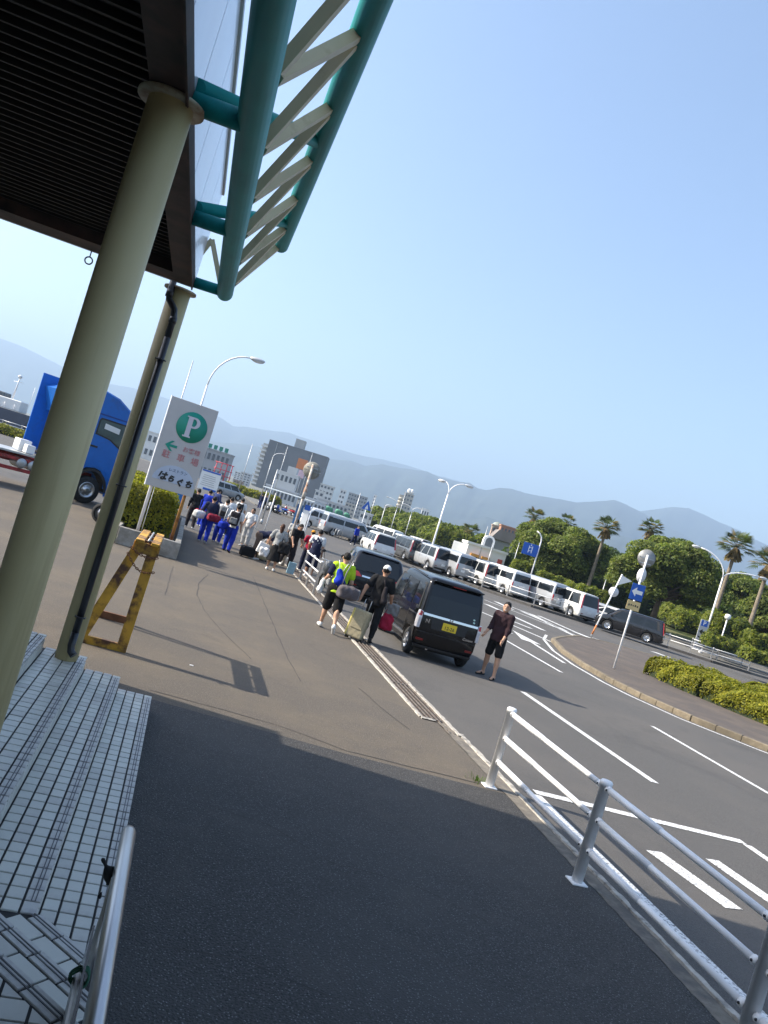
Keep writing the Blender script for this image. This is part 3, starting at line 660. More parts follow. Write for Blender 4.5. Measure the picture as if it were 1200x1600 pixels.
    hz_ = T((0,0,(hem-.52))); S.cut(hz_, -up)
    sm = obj('shirt', None, root) if False else None
    for i in (0,1):
        so, eb, wr, d2 = J['arm%d' % i]
        S.cone(so, so+(eb-so)*(sleeve if not longsleeve else 1.0), .036*s+ti*.6, .036*s+ti*.7 if not longsleeve else .029*s+ti*.3)
        if longsleeve: S.cone(eb, eb+(wr-eb)*longsleeve, .029*s+ti*.3, .024*s+ti*.2)
    S.wr(.0028, 38)
    o = obj('shirt', S.mesh('shirt', top, vox), root)
    if skirt:
        K = SDF(.02); n_ = 14; zt = hip[2]+.07*s; zb = hip[2]-skirt*s
        K.cone((0,0,zt), (0,.0,zt-.10*s), .075*s, .10*s).cone((0,0,zt-.1*s), (0,0,zb), .10*s, .145*s, .03); K.cut((0,0,zb+.01), (0,0,-1)).wr(.006, 22)
        obj('skirt', K.mesh('skirt', bottom, vox), root)
    else:
        P = SDF(.02*s); bl = bottom_loose; ti2 = .008*s*bl
        P.ell(hip+np.array([0,-.004*s,0]), (.098*s*f+ti2,.070*s*f+ti2,.08*s)).cone(hip, hip+up*.06*s, .078*s*f+ti2, .080*s*f+ti2)
        for i in (0,1):
            hp, k_, an, fd = J['leg%d' % i]; tl = min(1, blen/.52)
            P.cone(hp, hp+(k_-hp)*tl, .056*s+ti2, (.058+(.044-.058)*tl)*s+ti2*1.2)
            if blen > .55: sl_ = (blen-.5)/.5; P.cone(k_, k_+(an-k_)*min(1, sl_), .043*s+ti2, .030*s+ti2*(1.3 if bl > .6 else .2))
            if blen > .7: P.ell(k_+(an-k_)*.3-np.array([0,.012*s,0]), (.038*s+ti2,.041*s+ti2,.08*s))
        P.wr(.0025, 34); obj('trousers' if blen > .6 else 'shorts', P.mesh('trousers', bottom, vox), root)
    sc = {'white': M_shoew, 'black': M_shoeb}.get(shoes, M_shoew)
    for i in (0,1):
        hp, k_, an, fd = J['leg%d' % i]; fdn = fd/np.linalg.norm(fd); lowv = np.array([0,0,-1.])
        if sandals:
            Sd = SDF(.004); Sd.cone(an-fdn*.03*s-np.array([0,0,.036*s]), an+fdn*.115*s-np.array([0,0,.037*s]), .018*s, .018*s).cut(an-np.array([0,0,.034*s]), (0,0,1))
            Sd.cone(an+fdn*.05*s+np.array([-.022*s,0,-.02*s]), an+fdn*.06*s+np.array([.022*s,0,-.02*s]), .012*s, .012*s); obj('sandal', Sd.mesh('sandal', M_shoeb, vox*.8), root)
        else:
            Sh = SDF(.015); Sh.cone(an-fdn*.018*s-np.array([0,0,.02*s]), an+fdn*.105*s-np.array([0,0,.027*s]), .025*s, .018*s).cone(an-fdn*.01*s+np.array([0,0,.0]), an-fdn*.012*s-np.array([0,0,.02*s]), .024*s, .026*s)
            if abs(fdn[2]) < .15: Sh.cut(an-np.array([0,0,.041*s]), (0,0,-1))
            so_ = obj('shoe', Sh.mesh('shoe', sc, vox*.9), root)
        if socks: 
            obj('sock', SDF(.01).cone(an+np.array([0,0,.01*s]), an+(k_-an)*socks, .0235*s, .030*s).mesh('sock', M_shoew, vox), root)
    hc = haircol or M_hair; Hs = SDF(.012)
    if cap is None or True:
        Hs.ell(hd+Rh@(np.array([0,-.008,.016])*s), (.0485*s,.058*s,.060*s), Rh)
        if hair == 'long': Hs.cone(hd+Rh@(np.array([0,-.03,0])*s), hd+Rh@(np.array([0,-.045,-.11])*s), .045*s, .036*s)
        if hair == 'bob': Hs.cone(hd+Rh@(np.array([0,-.015,0])*s), hd+Rh@(np.array([0,-.022,-.045])*s), .05*s, .045*s)
        Hs.cut(hd+Rh@(np.array([0,.036,.034])*s), Rh@np.array([0,.78,-.62])) if hair == 'short' else Hs.cut(hd+Rh@(np.array([0,.042,.028])*s), Rh@np.array([0,.92,-.40]))
        Hs.wr(.0025, 90); obj('hair', Hs.mesh('hair', hc, vox*.9), root)
    if cap is not None:
        Cp = SDF(.008).ell(hd+Rh@(np.array([0,-.002,.028])*s), (.053*s,.062*s,.055*s), Rh).cut(hd+Rh@(np.array([0,0,.022])*s), Rh@np.array([0,.1,-1]))
        Cp.ell(hd+Rh@(np.array([0,.075,.024])*s), (.042*s,.045*s,.008*s), Rh@RX(-.15)); obj('cap', Cp.mesh('cap', cap, vox*.8), root)
    if face:
        for sd in (-1, 1):
            e_ = hd+Rh@(np.array([sd*.0185,.051,.006])*s); MB().ell(e_, (.0085*s,.004*s,.0042*s), 8, 5, M=Matrix(Rh.tolist())).build('eye', M_eye, root)
            e_ = hd+Rh@(np.array([sd*.0185,.0525,.0165])*s); MB().ell(e_, (.012*s,.004*s,.0028*s), 8, 5, M=Matrix(Rh.tolist())).build('eyebrow', M_hair, root)
        e_ = hd+Rh@(np.array([0,.0525,-.034])*s); MB().ell(e_, (.016*s,.005*s,.006*s), 8, 5, M=Matrix(Rh.tolist())).build('mouth', M_teeth if face == 'smile' else M_lip, root)
    root['_j'] = 0; del root['_j']
    return root, J, T, Rw
def wpt(root, v):      # local -> world
    M = Matrix.Translation(root.location) @ Matrix.Rotation(root.rotation_euler.z, 4, 'Z'); return M @ Vector(v)
def bag(name, label, cat, me_list, loc, rz=0., group=None, tilt=None):
    b = thing(name, label, cat, loc, rz, group)
    if tilt: b.rotation_euler = (tilt[0], tilt[1], rz)
    for nm, me in me_list: obj(nm, me, b)
    return b
# ================================================================ VEHICLES
M_glass = mat('car_glass', (.010,.013,.016), .04, 0, 0, spec=.5); M_tyre = mat('tyre', (.018,.018,.018), .85, 0, .2, 30); M_rim = mat('alloy_rim', (.55,.56,.58), .28, .9, .05, 5)
M_chrome = mat('chrome', (.75,.76,.78), .12, 1., 0); M_tail = mat('tail_lamp', (.42,.012,.015), .2, 0, .1, 8, coat=.6); M_clear = mat('clear_lamp', (.62,.62,.66), .12, .3, .1, 12, coat=.8)
M_plast = mat('black_plastic', (.02,.02,.021), .6, 0, .15, 20); M_reflr = mat('reflector', (.22,.015,.015), .3, 0, 0, coat=.3); M_platew = mat('plate_white', (.75,.76,.74), .5, 0, 0); M_platey = mat('plate_yellow', (.80,.58,.03), .5, 0, 0); M_pgreen = mat('plate_green', (.02,.16,.08), .5, 0, 0); M_pblack = mat('plate_black', (.02,.02,.02), .5, 0, 0)
M_amber = mat('amber_lamp', (.6,.2,.02), .2, 0, 0, coat=.5)
def interp(lv, z, i): return float(np.interp(z, [l[0] for l in lv], [l[i] for l in lv]))
def clipz(poly, lo, hi):
    def half(P, f):
        out = []
        for a, b in zip(P, P[1:]+P[:1]):
            fa, fb = f(a), f(b)
            if fa >= 0: out.append(a)
            if (fa >= 0) != (fb >= 0): t = fa/(fa-fb); out.append((a[0]+(b[0]-a[0])*t, a[1]+(b[1]-a[1])*t))
        return out
    P = half(list(poly), lambda p: p[1]-lo)
    return half(P, lambda p: hi-p[1]) if P else P
def ring(z, w, yr, yf, rr, rf, taper=0.):
    pts = []; c = 5
    def corner(cx, cy, r, a0): return [(cx+r*math.cos(a0+math.pi/2*i/c), cy+r*math.sin(a0+math.pi/2*i/c)) for i in range(c+1)]
    pts += corner(w-rr, yr+rr, rr, -math.pi/2)                 # rear right
    ys = [yr+rr+(yf-rf-yr-rr)*k/8 for k in range(1, 8)]
    bul = lambda y: w+.012*(1-((y-(yr+yf)/2)/((yf-yr)/2))**2)
    pts += [(bul(y), y) for y in ys]
    pts += corner(w-rf, yf-rf, rf, 0)
    pts += [((w-rf)*(1-2*k/6), yf+.03*(1-(1-2*k/6)**2)) for k in range(1, 6)]
    left = [(-x, y) for x, y in pts[:2*(c+1)+7]]; pts += list(reversed(left))
    pts += [(-(w-rr)*(1-2*k/6), yr-.03*(1-(1-2*k/6)**2)) for k in range(1, 6)]
    return [(x, y, z) for x, y in pts]
class Car:
    def __init__(s, name, label, cat, lv, paint_m, wheel_y, wr, rr=.09, rf=.2, group=None, ww=.17, trackin=.0):
        s.lv = lv; s.root = thing(name, label, cat, group=group); s.pm = paint_m
        m = MB(); R_ = [ring(l[0], l[1], l[2], l[3], min(rr, (l[3]-l[2])*.2, l[1]*.5), min(rf, (l[3]-l[2])*.2, l[1]*.5)) for l in lv]; n = len(R_[0])
        for r_ in R_: m.v.extend(r_)
        for j in range(len(R_)-1):
            for i in range(n): m.f.append((j*n+i, j*n+(i+1) % n, (j+1)*n+(i+1) % n, (j+1)*n+i)); m.m.append(0); m.sm.append(True)
        m.f.append(tuple(reversed(range(n)))); m.m.append(1); m.sm.append(False); m.f.append(tuple((len(R_)-1)*n+i for i in range(n))); m.m.append(0); m.sm.append(True)
        body = m.build('body', [paint_m, M_plast]); W = max(l[1] for l in lv)
        cut = MB()
        for y in wheel_y:
            for sd in (-1, 1): cut.lathe([(wr*1.17, sd*(W+.2) if sd < 0 else W-.30), (wr*1.17, -(W-.30) if sd < 0 else W+.2)], (0, y, wr), 24, 'x')
        co = cut.build('cutter', M_plast); bo = body.modifiers.new('b', 'BOOLEAN'); bo.operation = 'DIFFERENCE'; bo.object = co; bo.solver = 'EXACT'
        try: bo.material_mode = 'TRANSFER'
        except Exception: pass
        dg = bpy.context.evaluated_depsgraph_get(); me = bpy.data.meshes.new_from_object(body.evaluated_get(dg)); body.modifiers.clear(); body.data = me; bpy.data.objects.remove(co)
        body.parent = s.root; s.body = body; s.W = W
        tm = MB().lathe([(wr*.62,-ww/2),(wr*.9,-ww/2),(wr,-ww/2+.025),(wr,ww/2-.025),(wr*.9,ww/2),(wr*.62,ww/2)], n=24, axis='x', cap=False).mesh('tyre', M_tyre)
        rm = MB().lathe([(wr*.63,-ww/2+.02),(wr*.66,ww/2-.012),(wr*.60,ww/2-.008),(wr*.56,ww/2-.035),(wr*.2,ww/2-.04),(wr*.16,ww/2-.012)], n=24, axis='x')
        for k in range(5):
            a = k*2*math.pi/5; d = Vector((0, math.cos(a), math.sin(a))); rm.bar(Vector((ww/2-.022,0,0))+d*wr*.1, Vector((ww/2-.022,0,0))+d*wr*.6, .05, .03, up=(1,0,0))
        rm = rm.mesh('rim', M_rim)
        hole = MB().lathe([(wr*.56,ww/2-.034),(wr*.2,ww/2-.034)], n=24, axis='x').mesh('rim_shade', M_plast)
        for y in wheel_y:
            for sd in (-1, 1):
                w_ = obj('wheel', tm, s.root, (sd*(W-ww/2-.015-trackin), y, wr)); w_.rotation_euler = (0, 0, 0 if sd > 0 else math.pi)
                obj('rim', rm, w_)
    def sx(s, z): return interp(s.lv, z, 1)
    def patch(s, name, poly, face, m, out=.004, parent=None, ins=.01):
        zs = [l[0] for l in s.lv]; mb = MB(); W = s.W
        for lo, hi in zip(zs[:-1], zs[1:]):
            P = clipz(poly, lo, hi)
            if len(P) < 3: continue
            A = sum(a[0]*b[1]-b[0]*a[1] for a, b in zip(P, P[1:]+P[:1]))
            if abs(A) < 1e-6: continue
            if face in ('R', 'L'):
                sd = 1 if face == 'R' else -1
                if (A > 0) != (sd > 0): P = P[::-1]
                lvm = s.lv
                def fn(y, z, t):
                    yr, yf = interp(lvm, z, 2), interp(lvm, z, 3); b = .012*max(0, 1-((y-(yr+yf)/2)/((yf-yr)/2))**2); return (sd*(s.sx(z)+b+(out if t else -ins)), y, z)
            elif face == 'B':
                if A < 0: P = P[::-1]
                def fn(x, z, t): w = s.sx(z); return (x, interp(s.lv, z, 2)-.03*(1-min(1, abs(x)/w)**2)-(out if t else -ins), z)
            else:
                if A > 0: P = P[::-1]
                def fn(x, z, t): w = s.sx(z); return (x, interp(s.lv, z, 3)+.03*(1-min(1, abs(x)/w)**2)+(out if t else -ins), z)
            # slice wide polygons so they follow the curve
            if face in ('B', 'F'):
                xs = np.linspace(min(p[0] for p in P), max(p[0] for p in P), 7)
                for x0, x1 in zip(xs[:-1], xs[1:]):
                    Q = [(b, a) for a, b in P]; Q = clipz(Q, x0, x1); Q = [(b, a) for a, b in Q]
                    if len(Q) >= 3: mb.prism(Q, fn)
            else: mb.prism(P, fn)
        return mb.build(name, m, parent or s.root)
    def both(s, name, poly, m, out=.004, ins=.01): return [s.patch(name, poly, f, m, out, None, ins) for f in 'LR']
    def rear2(s, name, poly, m, out=.012, ins=.02):
        return [s.patch(name, [(sd*x, z) for x, z in poly], 'B', m, out, None, ins) for sd in (-1, 1)]
    def mirrors(s, y, z, m=None):
        for sd in (-1, 1): MB().box((sd*(s.sx(z)+.11), y, z), (.15,.09,.14), ch=.03).bar((sd*(s.sx(z)-.01), y, z-.03), (sd*(s.sx(z)+.06), y, z-.03), .04, .04).build('mirror', m or s.pm, s.root)
    def plate(s, z, m, txt=None, tcol=None, x=0., out=.02, small=None):
        y = interp(s.lv, z, 2)-.03; p = MB().box((x, y-out, z), (.33,.012,.165), ch=.004).build('number_plate', m, s.root)
        if txt:
            for t_, sz, dz in ((txt, .105, -.022), (small, .045, .058)):
                if not t_: continue
                l = obj('plate_lettering', text_mesh(t_, sz, tcol, bold=.001, extrude=.001), p, (x, y-out-.008, z+dz)); l.rotation_euler = (math.pi/2, 0, 0)
        return p
PLATE_TXT = None
def kei_van(label):
    lv = [(.20,.62,-1.58,1.55),(.26,.70,-1.66,1.66),(.45,.735,-1.70,1.695),(.70,.7375,-1.70,1.69),(.88,.735,-1.695,1.66),(.98,.725,-1.685,1.55),(1.02,.718,-1.68,1.12),(1.40,.685,-1.615,.82),(1.64,.655,-1.555,.60),(1.735,.625,-1.51,.48),(1.775,.55,-1.42,.30),(1.79,.25,-1.05,0)]
    c = Car('kei_van', label, 'van', lv, mat('black_pearl', (.006,.006,.007), .12, 0, .04, 3, spec=.42), (-1.25,1.25), .285, rr=.10, ww=.155)
    # side glass: black frame band, then panes
    c.both('window_frame', [(1.02,1.02),(-1.50,1.02),(-1.42,1.62),(.60,1.62)], M_plast, .003)
    for n_, P in (('side_window', [(.72,1.05),(-.0,1.05),(-.0,1.585),(.52,1.585)]), ('side_window', [(-.08,1.05),(-.86,1.05),(-.86,1.585),(-.08,1.585)]), ('quarter_window', [(-.94,1.07),(-1.42,1.10),(-1.37,1.565),(-.94,1.585)])): c.both(n_, P, M_glass, .007)
    c.both('sill_garnish', [(1.0,.34),(-.95,.34),(-.95,.40),(1.0,.40)], M_chrome, .012)
    c.both('slide_rail', [(-.9,.895),(-1.6,.895),(-1.6,.925),(-.9,.925)], M_plast, .006)
    for y in (.02, -.9): c.both('door_gap', [(y,.36),(y+.012,.36),(y+.012,1.02),(y,1.02)], M_plast, .002)
    for y in (.12, -.22): c.both('door_handle', [(y,.80),(y-.16,.80),(y-.16,.835),(y,.835)], M_chrome, .03)
    # rear
    c.patch('rear_window', [(-.62,1.02),(.62,1.02),(.60,1.10),(.575,1.60),(.50,1.66),(-.50,1.66),(-.575,1.60),(-.60,1.10)], 'B', M_glass, .006)
    c.patch('chrome_band', [(-.64,.955),(.64,.955),(.645,1.005),(-.645,1.005)], 'B', M_chrome, .022)
    c.patch('tailgate_recess', [(-.40,.70),(.40,.70),(.43,.94),(-.43,.94)], 'B', M_plast, .003)
    c.patch('bumper_line', [(-.70,.585),(.70,.585),(.70,.60),(-.70,.60)], 'B', M_plast, .004)
    c.patch('lower_bumper', [(-.66,.21),(.66,.21),(.68,.30),(-.68,.30)], 'B', M_plast, .02)
    c.rear2('tail_lamp', [(.665,.66),(.735,.66),(.725,1.04),(.66,1.02)], M_clear, .02)
    c.rear2('tail_lamp_lens', [(.672,.92),(.730,.92),(.722,1.03),(.667,1.01)], M_tail, .024)
    c.rear2('reflector', [(.50,.40),(.66,.40),(.66,.445),(.50,.445)], M_reflr, .012)
    c.both('lamp_side', [(-1.56,.66),(-1.68,.66),(-1.66,1.04),(-1.56,1.02)], M_clear, .006)
    MB().box((0,-1.60,1.715),(1.16,.17,.035), ch=.012, rx=-.12).build('roof_spoiler', c.pm, c.root)
    MB().box((0,-1.66,1.70),(.3,.02,.018)).build('brake_lamp', M_tail, c.root)
    c.plate(.815, M_platey, '12-26', M_pblack, 0., .016)
    em = MB(); y = -1.745
    for sd in (-1, 1): em.bar((sd*.034, y, .945), (sd*.026, y, 1.005), .014, .014)
    em.bar((-.03,y,.972),(.03,y,.972), .014, .012); e2 = em.build('badge_emblem', M_chrome, c.root)
    nb = MB(); y = -1.722; nb.bar((-.555,y,.80),(-.555,y,.89),.018,.014).bar((-.485,y,.80),(-.485,y,.89),.018,.014).bar((-.555,y,.885),(-.485,y,.805),.018,.012); nb.build('badge_letter', M_chrome, c.root)
    t = obj('badge_script', text_mesh('Custom', .075, M_chrome, bold=.001, extrude=.003, shear=.35), c.root, (.48,-1.728,.665)); t.rotation_euler = (math.pi/2, 0, 0)
    for x, z in ((.52,1.12),(.53,1.06)): MB().ell((x, interp(lv, z, 2)-.018, z), (.028,.006,.022), 10, 6).build('window_sticker', mat('sticker', (.5,.7,.62), .5, 0, 0), c.root)
    MB().bar((-.42,-1.66,1.09),(.05,-1.665,1.045),.02,.012).build('rear_wiper', M_plast, c.root)
    MB().tube([(.46,-.95,1.78),(.54,-1.28,1.98)], [.006,.003], 6).build('antenna', M_plast, c.root)
    MB().tube([(-.35,-1.55,.25),(-.35,-1.68,.25)], .028, 10).build('exhaust', M_chrome, c.root)
    MB().bar((-.68,-1.3,1.76),(-.60,.3,1.79),.02,.02).build('roof_moulding', M_plast, c.root)
    c.mirrors(.98, 1.08, c.pm); c.patch('windshield', [(-.62,1.04),(.62,1.04),(.56,1.62),(-.56,1.62)], 'F', M_glass, .006)
    for sd in (-1, 1): c.patch('headlamp', [(sd*.42,.66),(sd*.70,.68),(sd*.70,.90),(sd*.42,.84)], 'F', M_clear, .01)
    for x in (-.32,.32): MB().box((x,.15,1.0),(.42,.14,.62), ch=.05).build('seat', M_plast, c.root)
    return c
def minivan(label, pm, H_=1.55, L_=4.8, W_=1.80, kind='low', tail=None, name='minivan', group=None, plate=M_platew):
    h = L_/2; w = W_/2; k = H_/1.55; b = .90*(.6+.4*k)
    slope = .42 if kind == 'low' else .16
    lv = [(.20,w*.86,-h+.12,h-.15),(.28,w*.95,-h+.03,h-.05),(.48,w*.99,-h,h),(.70,w,-h+.01,h-.03),(b-.06,w*.99,-h+.04,h-.16),(b,w*.975,-h+.055,h-.55 if kind == 'low' else h-.35),(b+.05,w*.96,-h+.07,h-.95 if kind == 'low' else h-.62),
          (b+(H_-b)*.55,w*.90,-h+.07+slope*.55,h-1.55 if kind == 'low' else h-1.05),(H_-.10,w*.83,-h+.07+slope*.9,h-1.95 if kind == 'low' else h-1.35),(H_-.03,w*.76,-h+.12+slope,h-2.1 if kind == 'low' else h-1.5),(H_,w*.45,-h+.6+slope,h-2.5 if kind == 'low' else h-2.0)]
    c = Car(name, label, 'car' if kind == 'low' else 'van', lv, pm, (-h+.95, h-.90), .325, rr=.14, rf=.28, group=group, ww=.19)
    top = H_-.13; yf_b = interp(lv, b+.06, 3)-.25; yf_t = interp(lv, top, 3)-.12; yr_b = -h+.30; yr_t = interp(lv, top, 2)+.28
    c.both('window_frame', [(yf_b,b+.03),(yr_b,b+.05),(yr_t,top),(yf_t,top)], M_plast, .003)
    def yb(t): return yf_b+(yr_b-yf_b)*t
    def yt(t): return yf_t+(yr_t-yf_t)*t
    for t0, t1 in ((.05,.34),(.37,.66),(.69,.95)): c.both('side_window', [(yb(t0),b+.06),(yb(t1),b+.06),(yt(t1),top-.03),(yt(t0),top-.03)], M_glass, .007)
    for t in (.355,.675): c.both('door_gap', [(yb(t),.34),(yb(t)+.014,.34),(yb(t)+.014,b+.02),(yb(t),b+.02)], M_plast, .002)
    for t in (.30,.40): c.both('door_handle', [(yb(t),b-.11),(yb(t)-.2,b-.11),(yb(t)-.2,b-.07),(yb(t),b-.07)], c.pm, .03)
    wz = b+.04
    c.patch('rear_window', [(-w*.80,wz),(w*.80,wz),(w*.70,H_-.12),(-w*.70,H_-.12)], 'B', M_glass, .006)
    if tail == 'high':
        c.rear2('tail_lamp', [(w*.84,b-.15),(w*.965,b-.15),(w*.80,H_-.14),(w*.73,H_-.14)], M_tail, .02)
    else:
        c.rear2('tail_lamp', [(w*.50,b-.14),(w*.96,b-.18),(w*.95,b+.02),(w*.66,b-.01)], M_tail, .02); c.both('lamp_side', [(-h+.10,b-.18),(-h+.36,b-.08),(-h+.30,b+.0),(-h+.12,b+.02)], M_tail, .006)
        c.patch('chrome_band', [(-w*.5,b-.14),(w*.5,b-.14),(w*.5,b-.09),(-w*.5,b-.09)], 'B', M_chrome, .02)
    c.patch('lower_bumper', [(-w*.8,.24),(w*.8,.24),(w*.84,.36),(-w*.84,.36)], 'B', M_plast, .012)
    c.rear2('reflector', [(w*.6,.44),(w*.82,.44),(w*.82,.48),(w*.6,.48)], M_reflr, .01)
    c.plate(b-.22 if tail != 'high' else .62, plate, None, None, 0, .014)
    MB().box((0, interp(lv, H_-.06, 2)+.02, H_-.055),(w*1.4,.2,.03), ch=.01).build('roof_spoiler', c.pm, c.root)
    MB().bar((-.35,interp(lv, wz+.03, 2)-.05,wz+.05),(.1,interp(lv, wz+.03, 2)-.05,wz+.03),.02,.014).build('rear_wiper', M_plast, c.root)
    c.mirrors(interp(lv, b+.08, 3)-.35, b+.10)
    c.patch('windshield', [(-w*.80,b+.07),(w*.80,b+.07),(w*.70,H_-.14),(-w*.70,H_-.14)], 'F', M_glass, .006)
    for sd in (-1, 1): c.patch('headlamp', [(sd*w*.5,.62),(sd*w*.93,.64),(sd*w*.92,.80),(sd*w*.5,.74)], 'F', M_clear, .01)
    c.patch('grille', [(-w*.45,.5),(w*.45,.5),(w*.45,.74),(-w*.45,.74)], 'F', M_plast, .008)
    return c
def cargo_van(label, pm, group=None, L_=4.69, H_=1.98, name='cargo_van'):
    h = L_/2; w = .845; b = 1.10
    lv = [(.24,w*.88,-h+.10,h-.12),(.32,w*.96,-h+.02,h-.03),(.52,w*.99,-h,h),(.80,w,-h,h-.02),(b,w*.985,-h+.02,h-.16),(b+.05,w*.975,-h+.03,h-.22),(1.60,w*.92,-h+.07,h-.60),(1.82,w*.87,-h+.10,h-.80),(H_-.05,w*.78,-h+.16,h-.95),(H_,w*.45,-h+.5,h-1.3)]
    c = Car(name, label, 'van', lv, pm, (-h+.95, h-.75), .32, rr=.09, rf=.22, group=group, ww=.17)
    top = 1.70; c.both('window_frame', [(h-.50,b+.06),(-h+.18,b+.06),(-h+.22,top),(h-.95,top)], M_plast, .003)
    for y0, y1, y2, y3 in ((h-.62,h-1.45,h-1.45,h-.98),(h-1.55,h-2.85,h-2.85,h-1.55),(h-2.95,-h+.24,-h+.28,h-2.95)): c.both('side_window', [(y0,b+.10),(y1,b+.10),(y2,top-.04),(y3,top-.04)], M_glass, .007)
    for y in (h-1.50, h-2.90): c.both('door_gap', [(y,.40),(y+.014,.40),(y+.014,b+.05),(y,b+.05)], M_plast, .002)
    for y in (h-1.35, h-1.70): c.both('door_handle', [(y,b-.14),(y-.2,b-.14),(y-.2,b-.09),(y,b-.09)], M_plast, .03)
    c.patch('rear_window', [(-w*.84,b+.10),(w*.84,b+.10),(w*.78,1.72),(-w*.78,1.72)], 'B', M_glass, .006)
    c.rear2('tail_lamp', [(w*.87,.70),(w*.965,.70),(w*.95,1.12),(w*.86,1.12)], M_tail, .02); c.rear2('indicator', [(w*.875,.72),(w*.96,.72),(w*.957,.82),(w*.873,.82)], M_amber, .024)
    c.patch('rear_bumper', [(-w*.96,.30),(w*.96,.30),(w*.97,.52),(-w*.97,.52)], 'B', c.pm, .035); c.plate(.66, M_platew, None, None, -.25, .016)
    c.patch('handle_garnish', [(-w*.4,.86),(w*.4,.86),(w*.4,.92),(-w*.4,.92)], 'B', M_chrome, .015)
    c.mirrors(h-.45, b+.16, M_plast); c.patch('windshield', [(-w*.84,b+.09),(w*.84,b+.09),(w*.74,1.80),(-w*.74,1.80)], 'F', M_glass, .006)
    for sd in (-1, 1): c.patch('headlamp', [(sd*w*.55,.72),(sd*w*.93,.74),(sd*w*.92,.95),(sd*w*.55,.88)], 'F', M_clear, .01)
    c.patch('grille', [(-w*.5,.72),(w*.5,.72),(w*.5,.88),(-w*.5,.88)], 'F', M_plast, .008)
    return c
P_white = paint('white_paint', (.66,.66,.64), .3); P_silver = paint('silver_paint', (.40,.41,.42), .3, .3); P_grey = paint('grey_paint', (.10,.105,.11), .25, .3); P_blackp = paint('black_paint', (.012,.012,.014), .15); P_pearl = paint('pearl_paint', (.50,.50,.48), .28); P_blue = paint('blue_paint', (.008,.07,.40), .35)
def place(c, x, y, heading): c.root.location = (x, y, c.root.location.z); c.root.rotation_euler = (0, 0, heading); return c.root
# ---- near cars
kv = kei_van('glossy black boxy kei van with yellow number plate at the kerb'); place(kv, 6.12, 18.12, 0.0)
od = minivan('black low minivan with raised tail lamps parked ahead of the kei van', mat('midnight_paint', (.010,.011,.015), .14, 0, .04, 3, spec=.45), 1.56, 4.8, 1.80, 'low'); place(od, 6.62, 26.75, D2(-8))
# ---- car park: white and silver vans behind the dark kerb; px = photo position of the lower left rear corner
GV = 'vans parked in the car park across the road'
proto = {}
def far_car(kind, pm, x, y, heading, label, **kw):
    key = (kind, pm.name)
    if key not in proto:
        if kind == 'cargo': c = cargo_van(label, pm, GV)
        elif kind == 'tall': c = minivan(label, pm, 1.88, 4.7, 1.70, 'tall', 'high', 'family_van', GV)
        elif kind == 'mpv': c = minivan(label, pm, 1.66, 4.4, 1.70, 'tall', 'high', 'compact_van', GV)
        elif kind == 'low': c = minivan(label, pm, 1.47, 4.6, 1.72, 'low', None, 'estate_car', GV)
        proto[key] = c.root; r = c.root
    else: r = dup(proto[key], label=label)
    r.location = (x, y, .14); r.rotation_euler = (0, 0, heading); return r
def rear_at(px, py, z, d): # rear bottom centre -> ground place at forward distance d
    p = atd(px, py, d); return p
def park(kind, pm, px, d, ang, label, L_=4.6):
    # px: photo (x,y) of the middle of the rear bumper; d: forward distance; ang: heading relative to the view direction (deg, + = nose to the left)
    p = atd(px[0], px[1], d); hd = -YAW+D2(ang); f = Vector((-math.sin(hd), math.cos(hd), 0)); c = p+f*L_/2; return far_car(kind, pm, c.x, c.y, hd, label)
park('tall', P_silver, (690,889), 61.0, 24, 'silver van with red lamp strips parked just right of the double street lamp')
park('cargo', P_silver, (724,902), 60.0, 24, 'silver boxy cargo van beside the tall silver van')
park('tall', P_pearl, (768,914), 59.0, 26, 'pale pearl family van in the middle of the van row')
park('cargo', P_white, (810,928), 57.5, 26, 'clean white cargo van in the middle of the van row')
park('low', P_white, (842,930), 60.5, 26, 'low white estate car tucked between the cargo vans')
park('cargo', P_silver, (872,949), 56.5, 30, 'silver cargo van with roof lip parked beside the white estate')
park('tall', P_white, (918,963), 55.0, 26, 'tall white family van at the end of the van row')
park('low', P_silver, (972,968), 58.0, 62, 'silver estate car parked across behind the leaning sign')
park('low', P_pearl, (1003,978), 57.0, 66, 'white estate car half hidden behind the black people carrier')
park('mpv', P_blackp, (1040,997), 51.5, 66, 'long black people carrier parked by the white rail')
park('tall', P_grey, (651,876), 64.0, 20, 'dark grey van with red lamps left of the double street lamp')
park('tall', P_pearl, (640,869), 69.0, 20, 'pearl van with bright red lamp strips facing the trees')
park('mpv', P_white, (598,868), 56.0, 14, 'white compact van with red lamps driving ahead of the black minivan')
park('mpv', P_pearl, (578,845), 74.0, 16, 'pale sport utility car behind the white compact van')
park('cargo', P_white, (622,841), 90.0, 40, 'small white van far down the car park')
for i, (px, d, a, k, pm, lb) in enumerate([((700,872),72,28,'tall',P_blackp,'black van in the second row behind the silver vans'),((740,884),71,28,'low',P_grey,'dark grey estate in the second row of the car park'),((790,898),70,28,'tall',P_grey,'grey van in the second row behind the white cargo van'),((670,866),78,24,'low',P_blackp,'black estate in the second row beyond the lamp'),((850,920),69,30,'low',P_blackp,'black estate in the second row behind the white estate'),((668,849),95,30,'tall',P_pearl,'pearl van at the far end of the car park'),((640,845),100,30,'low',P_silver,'silver estate at the far end of the car park')]): park(k, pm, px, d, a, lb)
